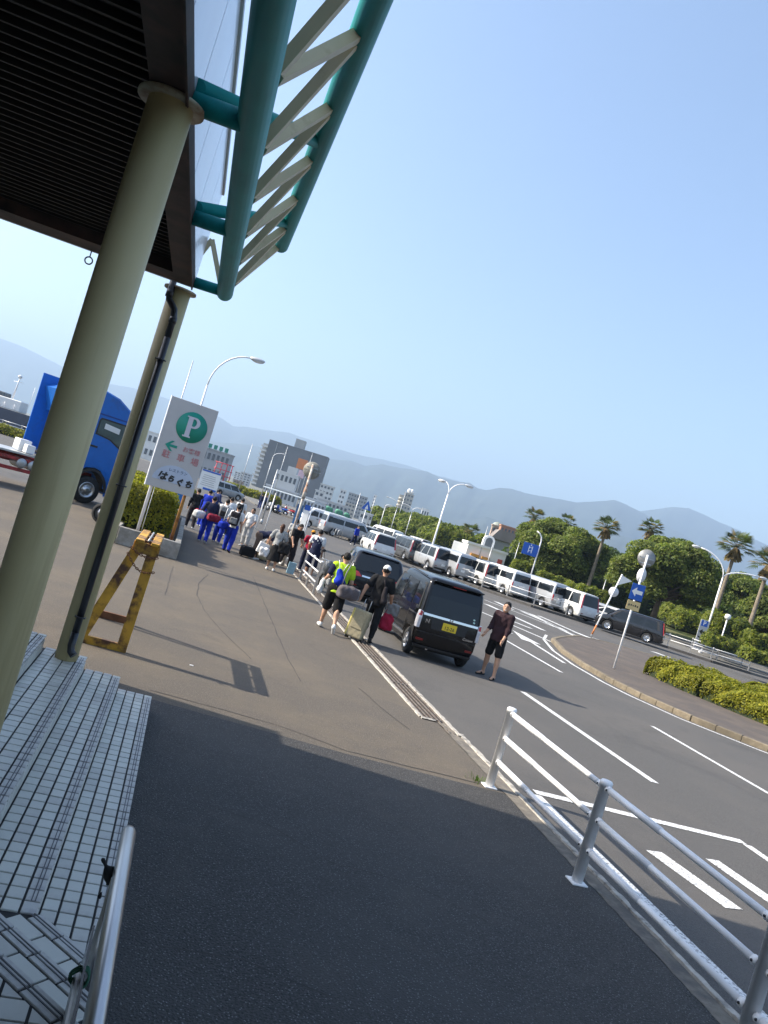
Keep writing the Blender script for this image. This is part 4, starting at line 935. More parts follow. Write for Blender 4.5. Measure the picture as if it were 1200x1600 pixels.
# side-on vans to the left
def sidev(kind, pm, px, z, rot, label, L_): 
    p = g(*px); r = far_car(kind, pm, p.x, p.y, rot, label); r.location.z = 0; return r
sidev('cargo', P_white, (500,829), 0, D2(100), 'white cargo van parked side on behind the round mirror pole', 4.7)
sidev('cargo', P_silver, (535,842), 0, D2(-80), 'silver cargo van parked side on behind the bicycle hoops', 4.7)
sidev('low', P_silver, (447,776), 0, D2(95), 'silver hatchback parked beyond the motorcycles', 4.6)
# ================================================================ FOLIAGE
def leafmat(name, c, var=.35, tr=.0):
    if name in MATS: return MATS[name]
    m = mat(name, c, .6, 0, var, 1.3, col2=tuple(x*.55 for x in c), cscale=.6, spec=.25); nt = m.node_tree; b = nt.nodes['Principled BSDF']; out = nt.nodes['Material Output']
    tl = nt.nodes.new('ShaderNodeBsdfTranslucent'); mx = nt.nodes.new('ShaderNodeMixShader'); mx.inputs[0].default_value = .38
    src = b.inputs['Base Color'].links[0].from_socket; g_ = nt.nodes.new('ShaderNodeMix'); g_.data_type = 'RGBA'; g_.blend_type = 'MULTIPLY'; g_.inputs[0].default_value = 1; nt.links.new(src, g_.inputs[6]); g_.inputs[7].default_value = (1.6,1.7,.7,1)
    nt.links.new(g_.outputs[2], tl.inputs[0]); nt.links.new(b.outputs[0], mx.inputs[1]); nt.links.new(tl.outputs[0], mx.inputs[2]); nt.links.new(mx.outputs[0], out.inputs['Surface']); return m
M_leaf = [leafmat('camphor_leaf', (.14,.18,.042)), leafmat('camphor_leaf_b', (.23,.255,.065)), leafmat('camphor_leaf_c', (.06,.095,.026))]
M_hedge = [leafmat('hedge_leaf', (.13,.145,.018)), leafmat('hedge_leaf_b', (.19,.19,.02)), leafmat('hedge_leaf_c', (.055,.075,.014))]
M_bark = mat('bark', (.09,.07,.05), .95, 0, .3, 3, bump=.6, bscale=14); M_palmt = mat('palm_bark', (.20,.165,.12), .95, 0, .25, 5, bump=.6, bscale=9)
M_palm = [leafmat('palm_frond', (.075,.10,.035)), leafmat('palm_dry', (.22,.16,.07))]
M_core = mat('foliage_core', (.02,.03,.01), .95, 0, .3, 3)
def leaves(cent, nrm, size, rng, jit=.6, asp=1.9):
    n = len(cent); d = nrm+rng.normal(0, jit, (n, 3)); d /= np.linalg.norm(d, axis=1, keepdims=True)+1e-9
    a = np.cross(d, rng.normal(0, 1, (n, 3))); a /= np.linalg.norm(a, axis=1, keepdims=True)+1e-9; b = np.cross(d, a)
    s = (size*rng.uniform(.6, 1.35, n))[:,None]; a = a*s*asp*.5; b = b*s*.5
    V = np.stack([cent-a, cent+b*.9-a*.1, cent+a, cent-b*.9-a*.1], 1).reshape(-1, 3); Fq = np.arange(4*n).reshape(-1, 4); return V, Fq
def clump_crown(blobs, dens, size, rng, zmin=-9e9, shell=.55):
    C = []; Nn = []
    for c, r in blobs:
        n = int(dens*r[0]*r[2]); d = rng.normal(0, 1, (n, 3)); d /= np.linalg.norm(d, axis=1, keepdims=True); d[:,2] = np.where(d[:,2] < -.45, -d[:,2], d[:,2])
        rad = (shell+(1-shell)*rng.random(n)**.5)[:,None]; C.append(np.array(c)+d*np.array(r)*rad); Nn.append(d*.6+np.array([0,0,.55]))
    return np.concatenate(C), np.concatenate(Nn)
def crown_obj(name, C, Nn, size, rng, mats, parent, jit=.55):
    V, Fq = leaves(C, Nn, size, rng, jit); mi = rng.choice(len(mats), len(Fq), p=[.5,.3,.2][:len(mats)] if len(mats) == 3 else None); return obj(name, npmesh(name, V, Fq, mats, mi), parent)
def broad_tree(label, base, ht, wid, seed, trunk_h=.3, dens=420, size=.17, group=None, mats=None):
    rng = np.random.default_rng(seed); t = thing('camphor_tree', label, 'tree', base, 0, group)
    blobs = []; tr = MB(); n = 44; cz = ht*.55
    lead = [(0,0,-.4),(.1,.05,ht*.16),(rng.normal()*.25,.1,ht*.34)]; tr.tube(lead, [ht*.045, ht*.034, ht*.026], 9)
    for i in range(n):
        u = rng.uniform(-.85, 1); th = i*2.399+rng.normal()*.3; rr = math.sqrt(max(0, 1-u*u))*.8+.05
        c = np.array([math.cos(th)*rr*wid*.5*.82, math.sin(th)*rr*wid*.5*.72, cz+u*ht*.36]); r = wid*rng.uniform(.09, .17)
        blobs.append((c, (r, r*.95, r*rng.uniform(.6, .8))))
        e = Vector(c); s0 = Vector(lead[2])+Vector((0,0,rng.uniform(-ht*.12, .05*ht))); mid = s0.lerp(e, .5)+Vector((0,0,rng.uniform(-.3,.5)))
        tr.tube([s0, mid, e], [ht*.015, ht*.009, ht*.003], 5)
    for i in range(16):
        th = rng.uniform(0, 6.28); rr = rng.uniform(.1,.6); blobs.append((np.array([math.cos(th)*rr*wid*.5, math.sin(th)*rr*wid*.45, cz+rng.uniform(-.12,.22)*ht]), (wid*.13, wid*.13, wid*.09)))
    tr.build('trunk', M_bark, t)
    C, Nn = clump_crown(blobs, dens, size, rng); crown_obj('crown', C, Nn, size, rng, mats or M_leaf, t); return t
def palm(label, base, ht, seed, lean=0., cs=1.0, group=None):
    rng = np.random.default_rng(seed); t = thing('palm_tree', label, 'palm tree', base, 0, group)
    top = Vector((lean*ht, 0, ht)); pts = [Vector((lean*ht*(k/6)**1.4, 0, -.4+(ht+.4)*k/6)) for k in range(7)]; top = pts[-1]
    MB().tube(pts, [.30,.23,.20,.18,.17,.16,.18], 10).build('trunk', M_palmt, t)
    sk = MB()
    for i in range(60):      # dry skirt
        a = rng.uniform(0, 6.28); r0 = .2; L_ = rng.uniform(.7,1.3)*cs; d = Vector((math.cos(a), math.sin(a), 0)); p0 = top+d*r0+Vector((0,0,rng.uniform(-.5,.1))); p1 = p0+d*L_*.45+Vector((0,0,-L_*.75)); w = d.cross(Vector((0,0,1)))*.13
        sk.add([p0-w*.3, p0+w*.3, p1+w, p1-w], [(0,1,2,3)])
    sk.build('dry_skirt', M_palm[1], t)
    for i in range(40):
        a = i*2.399+rng.normal()*.2; el = math.asin(rng.uniform(-.35, .98)); d = Vector((math.cos(a)*math.cos(el), math.sin(a)*math.cos(el), math.sin(el)))
        m = MB(); p0 = top+Vector((0,0,.1)); p1 = p0+d*.95*cs; m.tube([p0, p1], .02, 4)
        side = d.cross(Vector((0,0,1))); side = side.normalized() if side.length > .05 else Vector((1,0,0)); upv = side.cross(d)
        for k in range(13):      # fan of blades
            b = (k-6)/6*1.25; dd = (d*math.cos(b)+side*math.sin(b)).normalized(); L_ = .95*cs*(1-.25*abs(b)/1.25); tip = p1+dd*L_+Vector((0,0,-.22*L_)); w = dd.cross(upv)*.045; mid = p1+dd*L_*.55
            m.add([p1, mid+w, tip, mid-w], [(0,1,2,3)])
        m.build('frond', M_palm[0] if i % 5 else M_palm[1], t)
    return t
def hedge(label, poly_pts, width, ht, seed, z0=0., dens=900, size=.05, name='hedge', group=None, lump=.12, mats=None, cat='hedge'):
    """clipped hedge along a polyline: leaf shell round a lumpy core"""
    rng = np.random.default_rng(seed); pts = [Vector((p[0], p[1], 0)) for p in poly_pts]; c0 = sum(pts, Vector())/len(pts); t = thing(name, label, cat, (c0.x, c0.y, z0), 0, group)
    C = []; Nn = []; core = MB(); prev = None; segs = []
    for a, b in zip(pts[:-1], pts[1:]):
        L_ = (b-a).length; d = (b-a)/L_; s = Vector((-d.y, d.x, 0)); n = int(dens*L_*(width+2*ht))
        u = rng.random(n)*L_; ph = rng.random(n)*math.pi; lum = 1+lump*np.sin(u*2.3+seed)*np.cos(ph*2+u*1.1)+lump*.6*np.sin(u*6.1+ph*5)
        cx = np.cos(ph); sy = np.sin(ph); pw = .5; ox = np.sign(cx)*np.abs(cx)**pw*width/2*lum; oz = np.abs(sy)**pw*ht*lum
        dr = 1-.16*rng.random(n); ox *= dr; oz = np.maximum(oz*dr, .01)
        P = np.array(a-c0)[None]+np.outer(u, np.array(d))+np.outer(ox, np.array(s)); P[:,2] = oz; C.append(P); N_ = np.outer(cx, np.array(s)); N_[:,2] = sy; Nn.append(N_)
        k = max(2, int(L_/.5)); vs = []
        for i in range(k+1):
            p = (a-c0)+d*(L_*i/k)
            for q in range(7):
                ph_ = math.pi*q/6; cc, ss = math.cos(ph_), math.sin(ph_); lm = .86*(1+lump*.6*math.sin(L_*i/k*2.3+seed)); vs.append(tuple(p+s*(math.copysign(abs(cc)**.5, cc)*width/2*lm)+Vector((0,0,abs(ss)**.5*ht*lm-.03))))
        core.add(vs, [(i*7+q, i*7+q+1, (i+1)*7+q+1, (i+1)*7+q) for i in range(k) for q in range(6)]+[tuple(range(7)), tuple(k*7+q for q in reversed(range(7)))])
    # rounded ends
    for e, nb in ((pts[0], pts[1]), (pts[-1], pts[-2])):
        n = int(dens*width*ht*2.2); d = (e-nb).normalized(); ph = rng.uniform(-1.57, 1.57, n); el = np.arcsin(rng.random(n)); s = Vector((-d.y, d.x, 0))
        P = np.array(e-c0)[None]+np.outer(np.cos(ph)*np.cos(el)*width*.2, np.array(d))+np.outer(np.sin(ph)*np.cos(el)**.4*width/2, np.array(s)); P[:,2] = np.sin(el)**.6*ht; C.append(P); N_ = np.outer(np.cos(ph), np.array(d)); N_[:,2] = np.sin(el); Nn.append(N_)
    core.build('branches', M_core, t); crown_obj('foliage', np.concatenate(C), np.concatenate(Nn), size, rng, mats or M_hedge, t, .5); return t
# ---- island hedges (low clipped azalea)
HM = [leafmat('azalea_leaf', (.22,.225,.022)), leafmat('azalea_leaf_b', (.31,.29,.026)), leafmat('azalea_leaf_c', (.12,.135,.018))]
hedge('low clipped yellow-green hedge along the island kerb', [(18.0,25.6),(18.2,23.0),(19.0,20.5),(20.6,18.2)], 1.7, .72, 4, .13, 1100, .055, mats=HM)
hedge('low clipped yellow-green hedge behind the front island hedge', [(20.3,26.6),(20.7,24.0),(21.8,21.5),(23.6,19.6)], 1.7, .72, 5, .13, 900, .055, mats=HM)
hedge('broad yellow-green hedge beside the grey boulder', [(23.4,27.0),(24.2,25.0),(26.4,22.6)], 2.4, .75, 6, .13, 800, .055, mats=HM)
bl = SDF(.1).ell((0,0,.05), (.95,.6,.62), RZm(.3)).ell((.5,.1,.0), (.6,.5,.42)).wr(.03, 7); b_ = obj('boulder', bl.mesh('boulder', mat('granite', (.17,.15,.14), .95, 0, .25, 6, bump=.6, bscale=12), .06), None, (26.5, 28.4, .1)); tag(b_, 'rounded grey boulder behind the island hedges', 'boulder')
# ---- park behind the car park, on rising ground
M_grass = mat('park_lawn', (.10,.125,.03), .95, 0, .3, 2, col2=(.13,.12,.05), cscale=.3)
pk = MB(); xs = 40; V = []
PA = Vector((8,98,0)); PB = Vector((80,50,0)); pd = (PB-PA).normalized(); pn = Vector((-pd.y*-1, -pd.x*-1, 0)); pn = Vector((.5547,.832,0))
for i in range(31):
    for j in range(14):
        p = PA+pd*(86*i/30+22)+pn*(j*7.0); hgt = .15+2.0*min(1, max(0, (j-.3)/4))+.25*math.sin(i*.9+j*.5)*min(1, j/3); V.append((p.x, p.y, hgt if j else -.05))
pk.add(V, [(i*14+j, (i+1)*14+j, (i+1)*14+j+1, i*14+j+1) for i in range(30) for j in range(13)], smooth=True); pk.build('park_lawn', M_grass, kind='structure')
DKL = [leafmat('shade_leaf', (.05,.085,.024)), leafmat('dark_leaf_b', (.075,.105,.03)), M_leaf[2]]  # darker leaf colours for the dark trees standing behind
GT = 'big trees in the park'; GP = 'palms in the park'
def tb(px, py, d): p = atd(px, py, d); return (p.x, p.y, p.z)
broad_tree('broad camphor tree with pale clipped crown beside the blue direction sign', tb(864,905,92)[:2]+(1.4,), 7.0, 12.2, 31, dens=620, group=GT)
broad_tree('largest domed camphor tree with dark hollow trunk, behind the one-way sign', tb(1020,965,80)[:2]+(1.2,), 8.3, 13.0, 32, dens=640, group=GT)
broad_tree('dark broadleaf tree behind the forked street lamp', tb(1135,985,90)[:2]+(1.4,), 7.3, 10.5, 33, dens=560, group=GT)
broad_tree('dense evergreen tree leaning over the park edge at far right', tb(1205,1010,72)[:2]+(1.2,), 6.0, 8.0, 34, dens=620, group=GT)
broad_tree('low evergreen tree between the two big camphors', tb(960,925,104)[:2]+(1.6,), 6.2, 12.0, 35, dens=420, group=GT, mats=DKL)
for i, (px, py, d, ht, w, lb) in enumerate([(640,835,150,5.4,15,'dark round tree left of the far tower'),(672,836,140,5.2,13,'bright green tree with square top in front of the dark hedge wall'),(706,845,130,4.8,12,'dense green tree behind the double street lamp'),(608,822,175,5.0,13,'far green tree by the tower foot'),(738,856,125,4.8,9,'dark tree beside the white arch building'),(655,818,190,6.0,16,'far tree rising behind the square topped tree')]):
    broad_tree(lb, tb(px, py, d)[:2]+(0.,), ht, w, 50+i, dens=230, size=.28, group='trees beyond the car park')
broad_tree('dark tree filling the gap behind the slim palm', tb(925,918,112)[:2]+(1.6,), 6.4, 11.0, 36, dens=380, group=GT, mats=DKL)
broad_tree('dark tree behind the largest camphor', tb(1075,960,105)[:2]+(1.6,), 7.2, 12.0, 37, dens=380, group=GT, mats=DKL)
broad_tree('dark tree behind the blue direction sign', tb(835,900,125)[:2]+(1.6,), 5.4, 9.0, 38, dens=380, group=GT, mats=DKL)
palm('tall slim palm between the two big camphor trees', tb(918,918,88)[:2]+(1.5,), 7.6, 1, .02, .95, GP)
palm('shaggy palm standing over the forked street lamp', tb(1108,985,72)[:2]+(1.2,), 8.5, 2, .03, 1.08, GP)
palm('palm with brown skirt at the right edge of the park', tb(1162,1005,68)[:2]+(1.2,), 7.5, 3, .03, 1.08, GP)
palm('palm head rising behind the blue direction sign', tb(812,880,120)[:2]+(1.6,), 8.2, 4, .02, 1.1, GP)
palm('pair of palm heads showing above the left camphor', tb(858,905,112)[:2]+(1.6,), 8.2, 5, .0, .95, GP)
palm('palm head showing over the largest camphor crown', tb(980,950,100)[:2]+(1.6,), 9.9, 6, .0, 1.0, GP)
palm('old shaggy palm by the white arch building', tb(726,858,118)[:2]+(.3,), 4.6, 7, .0, 1.0, GP)
MH = [leafmat('park_hedge', (.14,.17,.028)), leafmat('park_hedge_b', (.20,.21,.033)), leafmat('park_hedge_c', (.055,.08,.016))]
for i, (pts, d, w, h_, lb) in enumerate([(((888,927),(925,932)), 78, 3.0, 1.2, 'clipped park hedge below the left camphor'),(((905,932),(938,940)), 74, 2.6, 1.2, 'rounded bright bush below the slim palm'),(((1055,980),(1092,992)), 66, 2.8, 1.5, 'clipped hedge left of the parking board'),(((1110,985),(1150,998)), 62, 3.2, 1.9, 'round bright hedge behind the parking board'),(((1100,1008),(1160,1020)), 58, 2.4, 1.0, 'long low hedge under the forked lamp'),(((1165,1012),(1230,1030)), 60, 3.0, 1.4, 'low clipped hedge at right park edge'),(((1040,965),(1080,980)), 72, 2.6, 1.6, 'dark bush behind the black people carrier'),(((680,850),(740,870)), 112, 3.5, 2.8, 'tall dark hedge wall behind the car park'),(((800,900),(815,905)), 84, 2.4, 1.8, 'small round bush beside the white shop'),(((840,915),(880,925)), 84, 2.5, 1.6, 'dark clipped bush behind the low white estate'),(((1165,1030),(1215,1042)), 50, 2.0, .8, 'low hedge along the lawn right of the boulder')]):
    a = atd(*pts[0], d); b = atd(*pts[1], d); hedge(lb, [(a.x, a.y), (b.x, b.y)], w, h_, 70+i, max(.12, min(a.z, 1.6)), 60, .17, group='clipped park hedges', mats=MH)
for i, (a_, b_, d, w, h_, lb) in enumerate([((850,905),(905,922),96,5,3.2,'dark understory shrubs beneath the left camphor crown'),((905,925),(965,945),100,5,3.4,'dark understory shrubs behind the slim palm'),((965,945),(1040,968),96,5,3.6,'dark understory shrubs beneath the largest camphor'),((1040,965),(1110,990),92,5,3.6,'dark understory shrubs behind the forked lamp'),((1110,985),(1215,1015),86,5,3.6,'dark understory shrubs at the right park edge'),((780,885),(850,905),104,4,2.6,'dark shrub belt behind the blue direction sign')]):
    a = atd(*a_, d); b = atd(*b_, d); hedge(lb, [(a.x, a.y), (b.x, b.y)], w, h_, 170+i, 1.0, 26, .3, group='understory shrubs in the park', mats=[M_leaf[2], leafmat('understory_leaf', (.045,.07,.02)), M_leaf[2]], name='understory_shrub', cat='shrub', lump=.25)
# ---- planter hedge behind the P sign
hedge('bright yellow-green hedge growing in the concrete planter', [(-1.0,23.4),(-1.25,31.0)], 1.7, 1.25, 12, .35, 500, .06, mats=HM)
# ================================================================ STREET FURNITURE
M_wp = mat('white_steel', (.84,.83,.82), .35, 0, .05, 6, col2=(.6,.58,.54), cscale=4, c2lo=.6, c2hi=.8); M_bolt = mat('bolt', (.05,.05,.055), .5, .6, .1, 20)
M_galv = mat('galvanised', (.46,.47,.47), .45, .6, .12, 6); M_rusty = mat('rusty_pipe', (.52,.48,.42), .7, .1, .2, 6, col2=(.26,.10,.03), cscale=1.2, c2lo=.5, c2hi=.6)
def fence(label, posts, hz, pr=.052, rr=.027, cap=True, name='pipe_fence', group=None, bolts=True, z=0., joint=.0, over=0.):
    base = posts[0]; f = thing(name, label, 'fence', (base[0], base[1], z), 0, group); top = max(hz)+.045
    P = [Vector((p[0]-base[0], p[1]-base[1], 0)) for p in posts]
    for p in P:
        po = MB().lathe([(pr,-.03),(pr,top-.03),(pr*1.14,top-.03),(pr*1.14,top+.005),(pr*.9,top+.02)], p, 14).build('post', M_wp, f)
        if bolts: MB().box(p+Vector((0,0,.008)), (pr*3,pr*3,.016), ch=.004).build('base_plate', M_wp, po)
    for a, b in zip(P[:-1], P[1:]):
        d = (b-a).normalized()
        for h in hz:
            q0 = a+d*(pr-.005)+Vector((0,0,h)); q1 = b-d*(pr-.005)+Vector((0,0,h)); rl = MB().tube([q0, q1], rr, 10).build('rail', M_wp, f)
            if joint: MB().tube([q0, q0+d*joint], rr*1.16, 10).build('sleeve', M_wp, rl)
            if bolts:
                for q, s in ((q0, 1), (q1, -1)):
                    MB().tube([q+d*s*.0, q+d*s*.055], rr*1.25, 10).build('clamp', M_wp, rl)
                    MB().lathe([(.010,0),(.010,.012)], q+d*s*.035+Vector((-rr*1.15-.008,0,0)), 8, 'x').build('bolt', M_bolt, rl)
    return f
fence('white three-rail pipe fence along the gutter in the foreground', [(4.27,8.64),(4.275,6.43),(4.275,4.22),(4.275,2.0),(4.275,-.2)], (.895,.60,.315), joint=.85)
fence('short white three-rail pipe fence beside the people with luggage', [(4.22,25.9),(4.22,24.4),(4.22,22.9)], (.93,.64,.34), pr=.035, rr=.024, bolts=False)
# car-park rail along the dark kerb
kfp = []; Kv = [Vector(p) for p in KF[1:]]
for a, b in zip(Kv[:-1], Kv[1:]):
    n = max(1, round((b-a).length/2.3)); kfp += [a.lerp(b, i/n) for i in range(n)]
kfp.append(Kv[-1]); kfp = [(p.x+.25, p.y+.45) for p in kfp]
fence('low white pipe rail along the dark kerb of the car park', kfp, (.80,.45), pr=.045, rr=.022, bolts=False, z=.14)
fence('short white pipe rail beside the parking board', [(37.0,50.6),(38.6,49.6),(39.6,51.0),(41.0,50.0)], (.95,.6,.3), pr=.04, rr=.024, bolts=False, z=.14)
# ---------------- lamps
M_lhead = mat('lamp_head', (.55,.56,.56), .35, .3, .08, 6); M_lglass = mat('lamp_glass', (.7,.7,.66), .2, 0, .05, 8)
def head(m_par, p, d, s=1.):
    d = Vector(d).normalized(); M = Matrix.Rotation(math.atan2(d.y, d.x), 3, 'Z'); p = Vector(p)
    h_ = MB().ell(p+d*.22*s, (.30*s,.12*s,.085*s), 12, 8, M=M).build('lamp_head', M_lhead, m_par); MB().ell(p+d*.25*s-Vector((0,0,.035*s)), (.24*s,.10*s,.08*s), 12, 6, M=M).build('lens', M_lglass, h_)
def lamp(label, base, ht, arms, r=.075, z=0., name='street_lamp', group=None, hs=1.):
    """arms: list of (direction angle from +x world, reach, rise, start height fraction)"""
    l = thing(name, label, 'street lamp', (base[0], base[1], z), 0, group)
    MB().tube([(0,0,-.1),(0,0,ht*.5),(0,0,ht)], [r, r*.8, r*.62], 10).lathe([(r*1.7,-.05),(r*1.7,.25),(r,.32)], n=10).build('pole', M_wp if name == 'street_lamp' else M_galv, l)
    for ang, reach, rise in arms:
        d = Vector((math.cos(ang), math.sin(ang), 0)); pts = [Vector((0,0,ht-.05))]
        for k in range(1, 9): t = k/8*math.pi/2; pts.append(Vector((0,0,ht))+d*reach*(1-math.cos(t))+Vector((0,0,rise*math.sin(t))))
        MB().tube(pts, r*.5, 8).build('arm', M_wp, l); head(l, pts[-1], d, hs)
    return l
AR = math.atan2(CR.y, CR.x)
b_ = g(664,890); lamp('tall white twin-arm street lamp standing before the silver vans', (b_.x, b_.y), 6.0, [(AR+.15, 1.15, 1.1), (AR+math.pi-.5, .55, .9)], .09, .14, hs=1.25)
b_ = g(1093,1023); lamp('white forked street lamp with wide arms beside the parking board', (b_.x, b_.y), 6.0, [(AR+.1, 2.9, .9), (AR+math.pi-.2, 2.2, 1.75)], .09, .14, hs=1.2)
p_ = atd(312,640,44); tp = atd(345,545,44); lamp('single-arm street lamp rising behind the P sign', (p_.x, p_.y), atd(318,600,44).z, [(AR, 1.9, atd(345,545,44).z-atd(318,600,44).z)], .085, hs=1.5)
for i, (b, t, d, arms, lb) in enumerate([((611,825),(622,790),120,[(AR+math.pi,1.6,.8)],'slim street lamp arched left before the far tower'),((618,822),(641,770),150,[],'straight white pole before the far tower'),((633,835),(644,798),110,[(AR,.8,.6),(AR+math.pi,1.2,.6)],'slim twin street lamp before the green tree'),((409,771),(433,716),110,[(AR,1.2,.8)],'arched street lamp in front of the grey slab building'),((371,771),(393,693),95,[],'tall grey pole left of the slab building'),((541,844),(566,771),75,[],'tall thin white pole behind the silver cargo van'),((408,817),(441,736),55,[],'thin white pole behind the woman in grey trousers'),((575,815),(588,775),160,[],'thin far pole left of the tower'),((588,838),(606,792),105,[(AR+.2,.5,.3)],'small far lamp beside the sport utility car'),((745,880),(762,822),100,[],'dark utility pole beside the white arch shop'),((798,893),(812,848),88,[],'white pole beside the blue direction sign'),((760,885),(772,855),86,[],'thin white pole beside the shop'),((275,650),(296,562),60,[],'slim lattice mast behind the P sign'),((936,942),(945,905),75,[],'short white pole under the slim palm'),((430,762),(455,700),150,[],'mast before the grey slab building'),((468,775),(493,710),160,[],'thin mast right of the orange sign')]):
    p = atd(*b, d); h_ = atd(*t, d).z; lamp(lb, (p.x, p.y), h_, arms, .06 if d < 100 else .075, 0, 'lamp_post', None, .8)
p = atd(1131,985,60); l_ = thing('park_lamp', 'small globe park lamp among the right hedges', 'park lamp', (p.x, p.y, .6)); MB().tube([(0,0,0),(0,0,2.6)], .05, 8).build('pole', M_wp, l_); MB().lathe([(.08,2.55),(.24,2.7),(.2,2.95),(.05,3.0)], n=12).build('globe', M_lglass, l_)
# ---------------- signs
M_back = mat('sign_back', (.33,.33,.32), .5, .4, .12, 5); M_backc = mat('sign_back_cream', (.27,.26,.22), .6, .1, .12, 5)
M_blue = mat('sign_blue', (.01,.09,.42), .4, 0, .04, 3); M_swhite = mat('sign_white', (.75,.75,.73), .45, 0, .04, 3); M_beige = mat('sign_beige', (.62,.47,.22), .5, 0, .05, 4)
def disc(m, r, c, t=.012, n=24): return MB().lathe([(r,-t/2),(r,t/2)], c, n, 'y')
def polesign(label, base, ht, lean=0., z=0., r=.035, pm=M_wp, name='sign_post', cat='road sign'):
    s = thing(name, label, cat, (base[0], base[1], z), -YAW); s.rotation_euler = (0, lean, -YAW); MB().tube([(0,0,-.1),(0,0,ht)], r, 10).build('pole', pm, s); return s
b_ = g(959,1044,.13); k = upx(b_, 1); s = polesign('white one-way sign post with blue arrow plate and round sign back on island', (b_.x, b_.y), 4.05, 0, .13)
disc(0, .31, (.0,.05,3.93)).build('round_sign', M_back, s); MB().box((0,.04,3.93),(.5,.02,.03)).box((0,.04,3.75),(.4,.02,.03)).build('bracket', M_galv, s)
o = disc(0, .26, (-.02,0,3.32)).build('round_sign', M_swhite, s); o.scale = (.62,1,1)
MB().box((0,-.045,2.72),(.46,.012,.56), ch=.006).build('arrow_plate', M_blue, s)
arw = MB().prism([(-.19,2.72),(-.04,2.56),(-.04,2.655),(.18,2.655),(.18,2.785),(-.04,2.785),(-.04,2.88)], lambda a, b, t: (a, -.052-(.006 if t else 0), b)); arw.build('arrow', M_swhite, s)
MB().box((0,-.045,2.24),(.46,.012,.32), ch=.006).build('sub_plate', M_beige, s); [MB().box((-.15+.075*i,-.054,2.24+.01*(i % 2)),(.045,.004,.07-.015*(i % 3))).build('plate_mark', M_pblack, s) for i in range(5)]
b_ = g(925,991,.13); s = polesign('leaning white pole with triangular sign and round plate on island tip', (b_.x, b_.y), 3.6, D2(10), .13, .04)
MB().tube([(0,0,.0),(0,0,.55)], .046, 10).build('reflective_sleeve', mat('orange_band', (.55,.19,.05), .6, 0, .2, 8), s)
tri = MB().prism([(-.02,3.55),(.0,2.95),(.62,3.5)], lambda a, b, t: (a, -.04-(.012 if t else 0), b)); tri.build('triangle_sign', M_swhite, s)
disc(0, .27, (.02,.04,2.55)).build('round_plate', M_swhite, s)
b_ = g(441,884); s = polesign('rusty white pole carrying a round mirror seen from behind', (b_.x, b_.y), 3.85, 0, 0, .05, M_rusty, 'mirror_post', 'traffic mirror')
disc(0, .30, (0,.10,3.62), .04).lathe([(.30,-.05),(.32,.0),(.30,.03)], (0,.10,3.62), 24, 'y').build('mirror_back', M_backc, s); MB().box((.02,.06,3.6),(.62,.02,.04)).box((.2,.06,3.6),(.03,.02,.36)).box((0,.04,3.72),(.4,.03,.04)).build('bracket', M_galv, s)
MB().tube([(0,0,2.55),(0,0,2.95)], .07, 10).build('clamp_box', M_rusty, s)
b_ = g(556,848); s = polesign('blue triangular pedestrian crossing sign on white pole', (b_.x, b_.y), 3.5)
k = upx(b_, 1); MB().prism([(-.46,3.2),(.46,3.2),(0,4.05)], lambda a, b, t: (a, -.05-(.014 if t else 0), b)).build('triangle_sign', M_blue, s); MB().prism([(-.16,3.28),(.16,3.28),(.02,3.72)], lambda a, b, t: (a, -.066-(.004 if t else 0), b)).build('symbol', M_swhite, s)
# blue direction sign on curved pole
b_ = atd(827,907,70); s = thing('direction_sign', 'blue overhead direction sign on curved white pole', 'road sign', (b_.x, b_.y, .15), -YAW); k = 70/F; hh = atd(846,846,70).z-.15
pts = [(0,0,-.2),(0,0,hh*.9),(.0,0,hh),(-.08,0,hh+.35),(-.3,0,hh+.62),(-.6,0,hh+.75)]; MB().tube(pts, .06, 8).build('pole', M_wp, s)
zc = atd(830,859,70).z-.15; MB().box((-.72,-.08,zc),(1.36,.03,1.05), ch=.01).build('board', M_blue, s); MB().box((-.86,-.10,zc),(.06,.01,.62)).box((-.58,-.10,zc),(.06,.01,.62)).box((-.72,-.10,zc+.16),(.22,.01,.05)).box((-.72,-.10,zc-.12),(.22,.01,.05)).box((-.72,-.10,zc+.38),(.06,.01,.14)).build('route_lines', M_swhite, s)
MB().bar((0,0,zc+.3),(-.72,-.05,zc+.3),.05,.05).bar((0,0,zc-.3),(-.72,-.05,zc-.3),.05,.05).build('bracket', M_galv, s)
# parking board near forked lamp
p = atd(1090,1010,58); s = thing('parking_board', 'grey upright parking board with blue P and arrow', 'sign board', (p.x, p.y, .14), -YAW); zt = atd(1103,976,58).z
MB().box((0,0,zt/2+.2),(.62,.05,zt-.1), ch=.01).build('board', mat('board_grey', (.42,.42,.44), .5, 0, .05, 3), s); MB().box((0,-.03,zt-.1),(.46,.012,.42)).build('panel', M_blue, s)
t = obj('lettering', text_mesh('P', .42, M_swhite, bold=.008), s, (0,-.042,zt-.1)); t.rotation_euler = (math.pi/2,0,0)
MB().prism([(-.24,zt-.72),(0,zt-.92),(0,zt-.78),(.22,zt-.78),(.22,zt-.66),(0,zt-.66),(0,zt-.52)], lambda a, b, t: (a, -.03-(.008 if t else 0), b)).build('arrow', M_pblack, s)
[MB().box((-.16+.16*i,-.03,zt-1.12),(.10,.006,.11-.02*(i % 2))).build('board_mark', M_pblack, s) for i in range(3)]
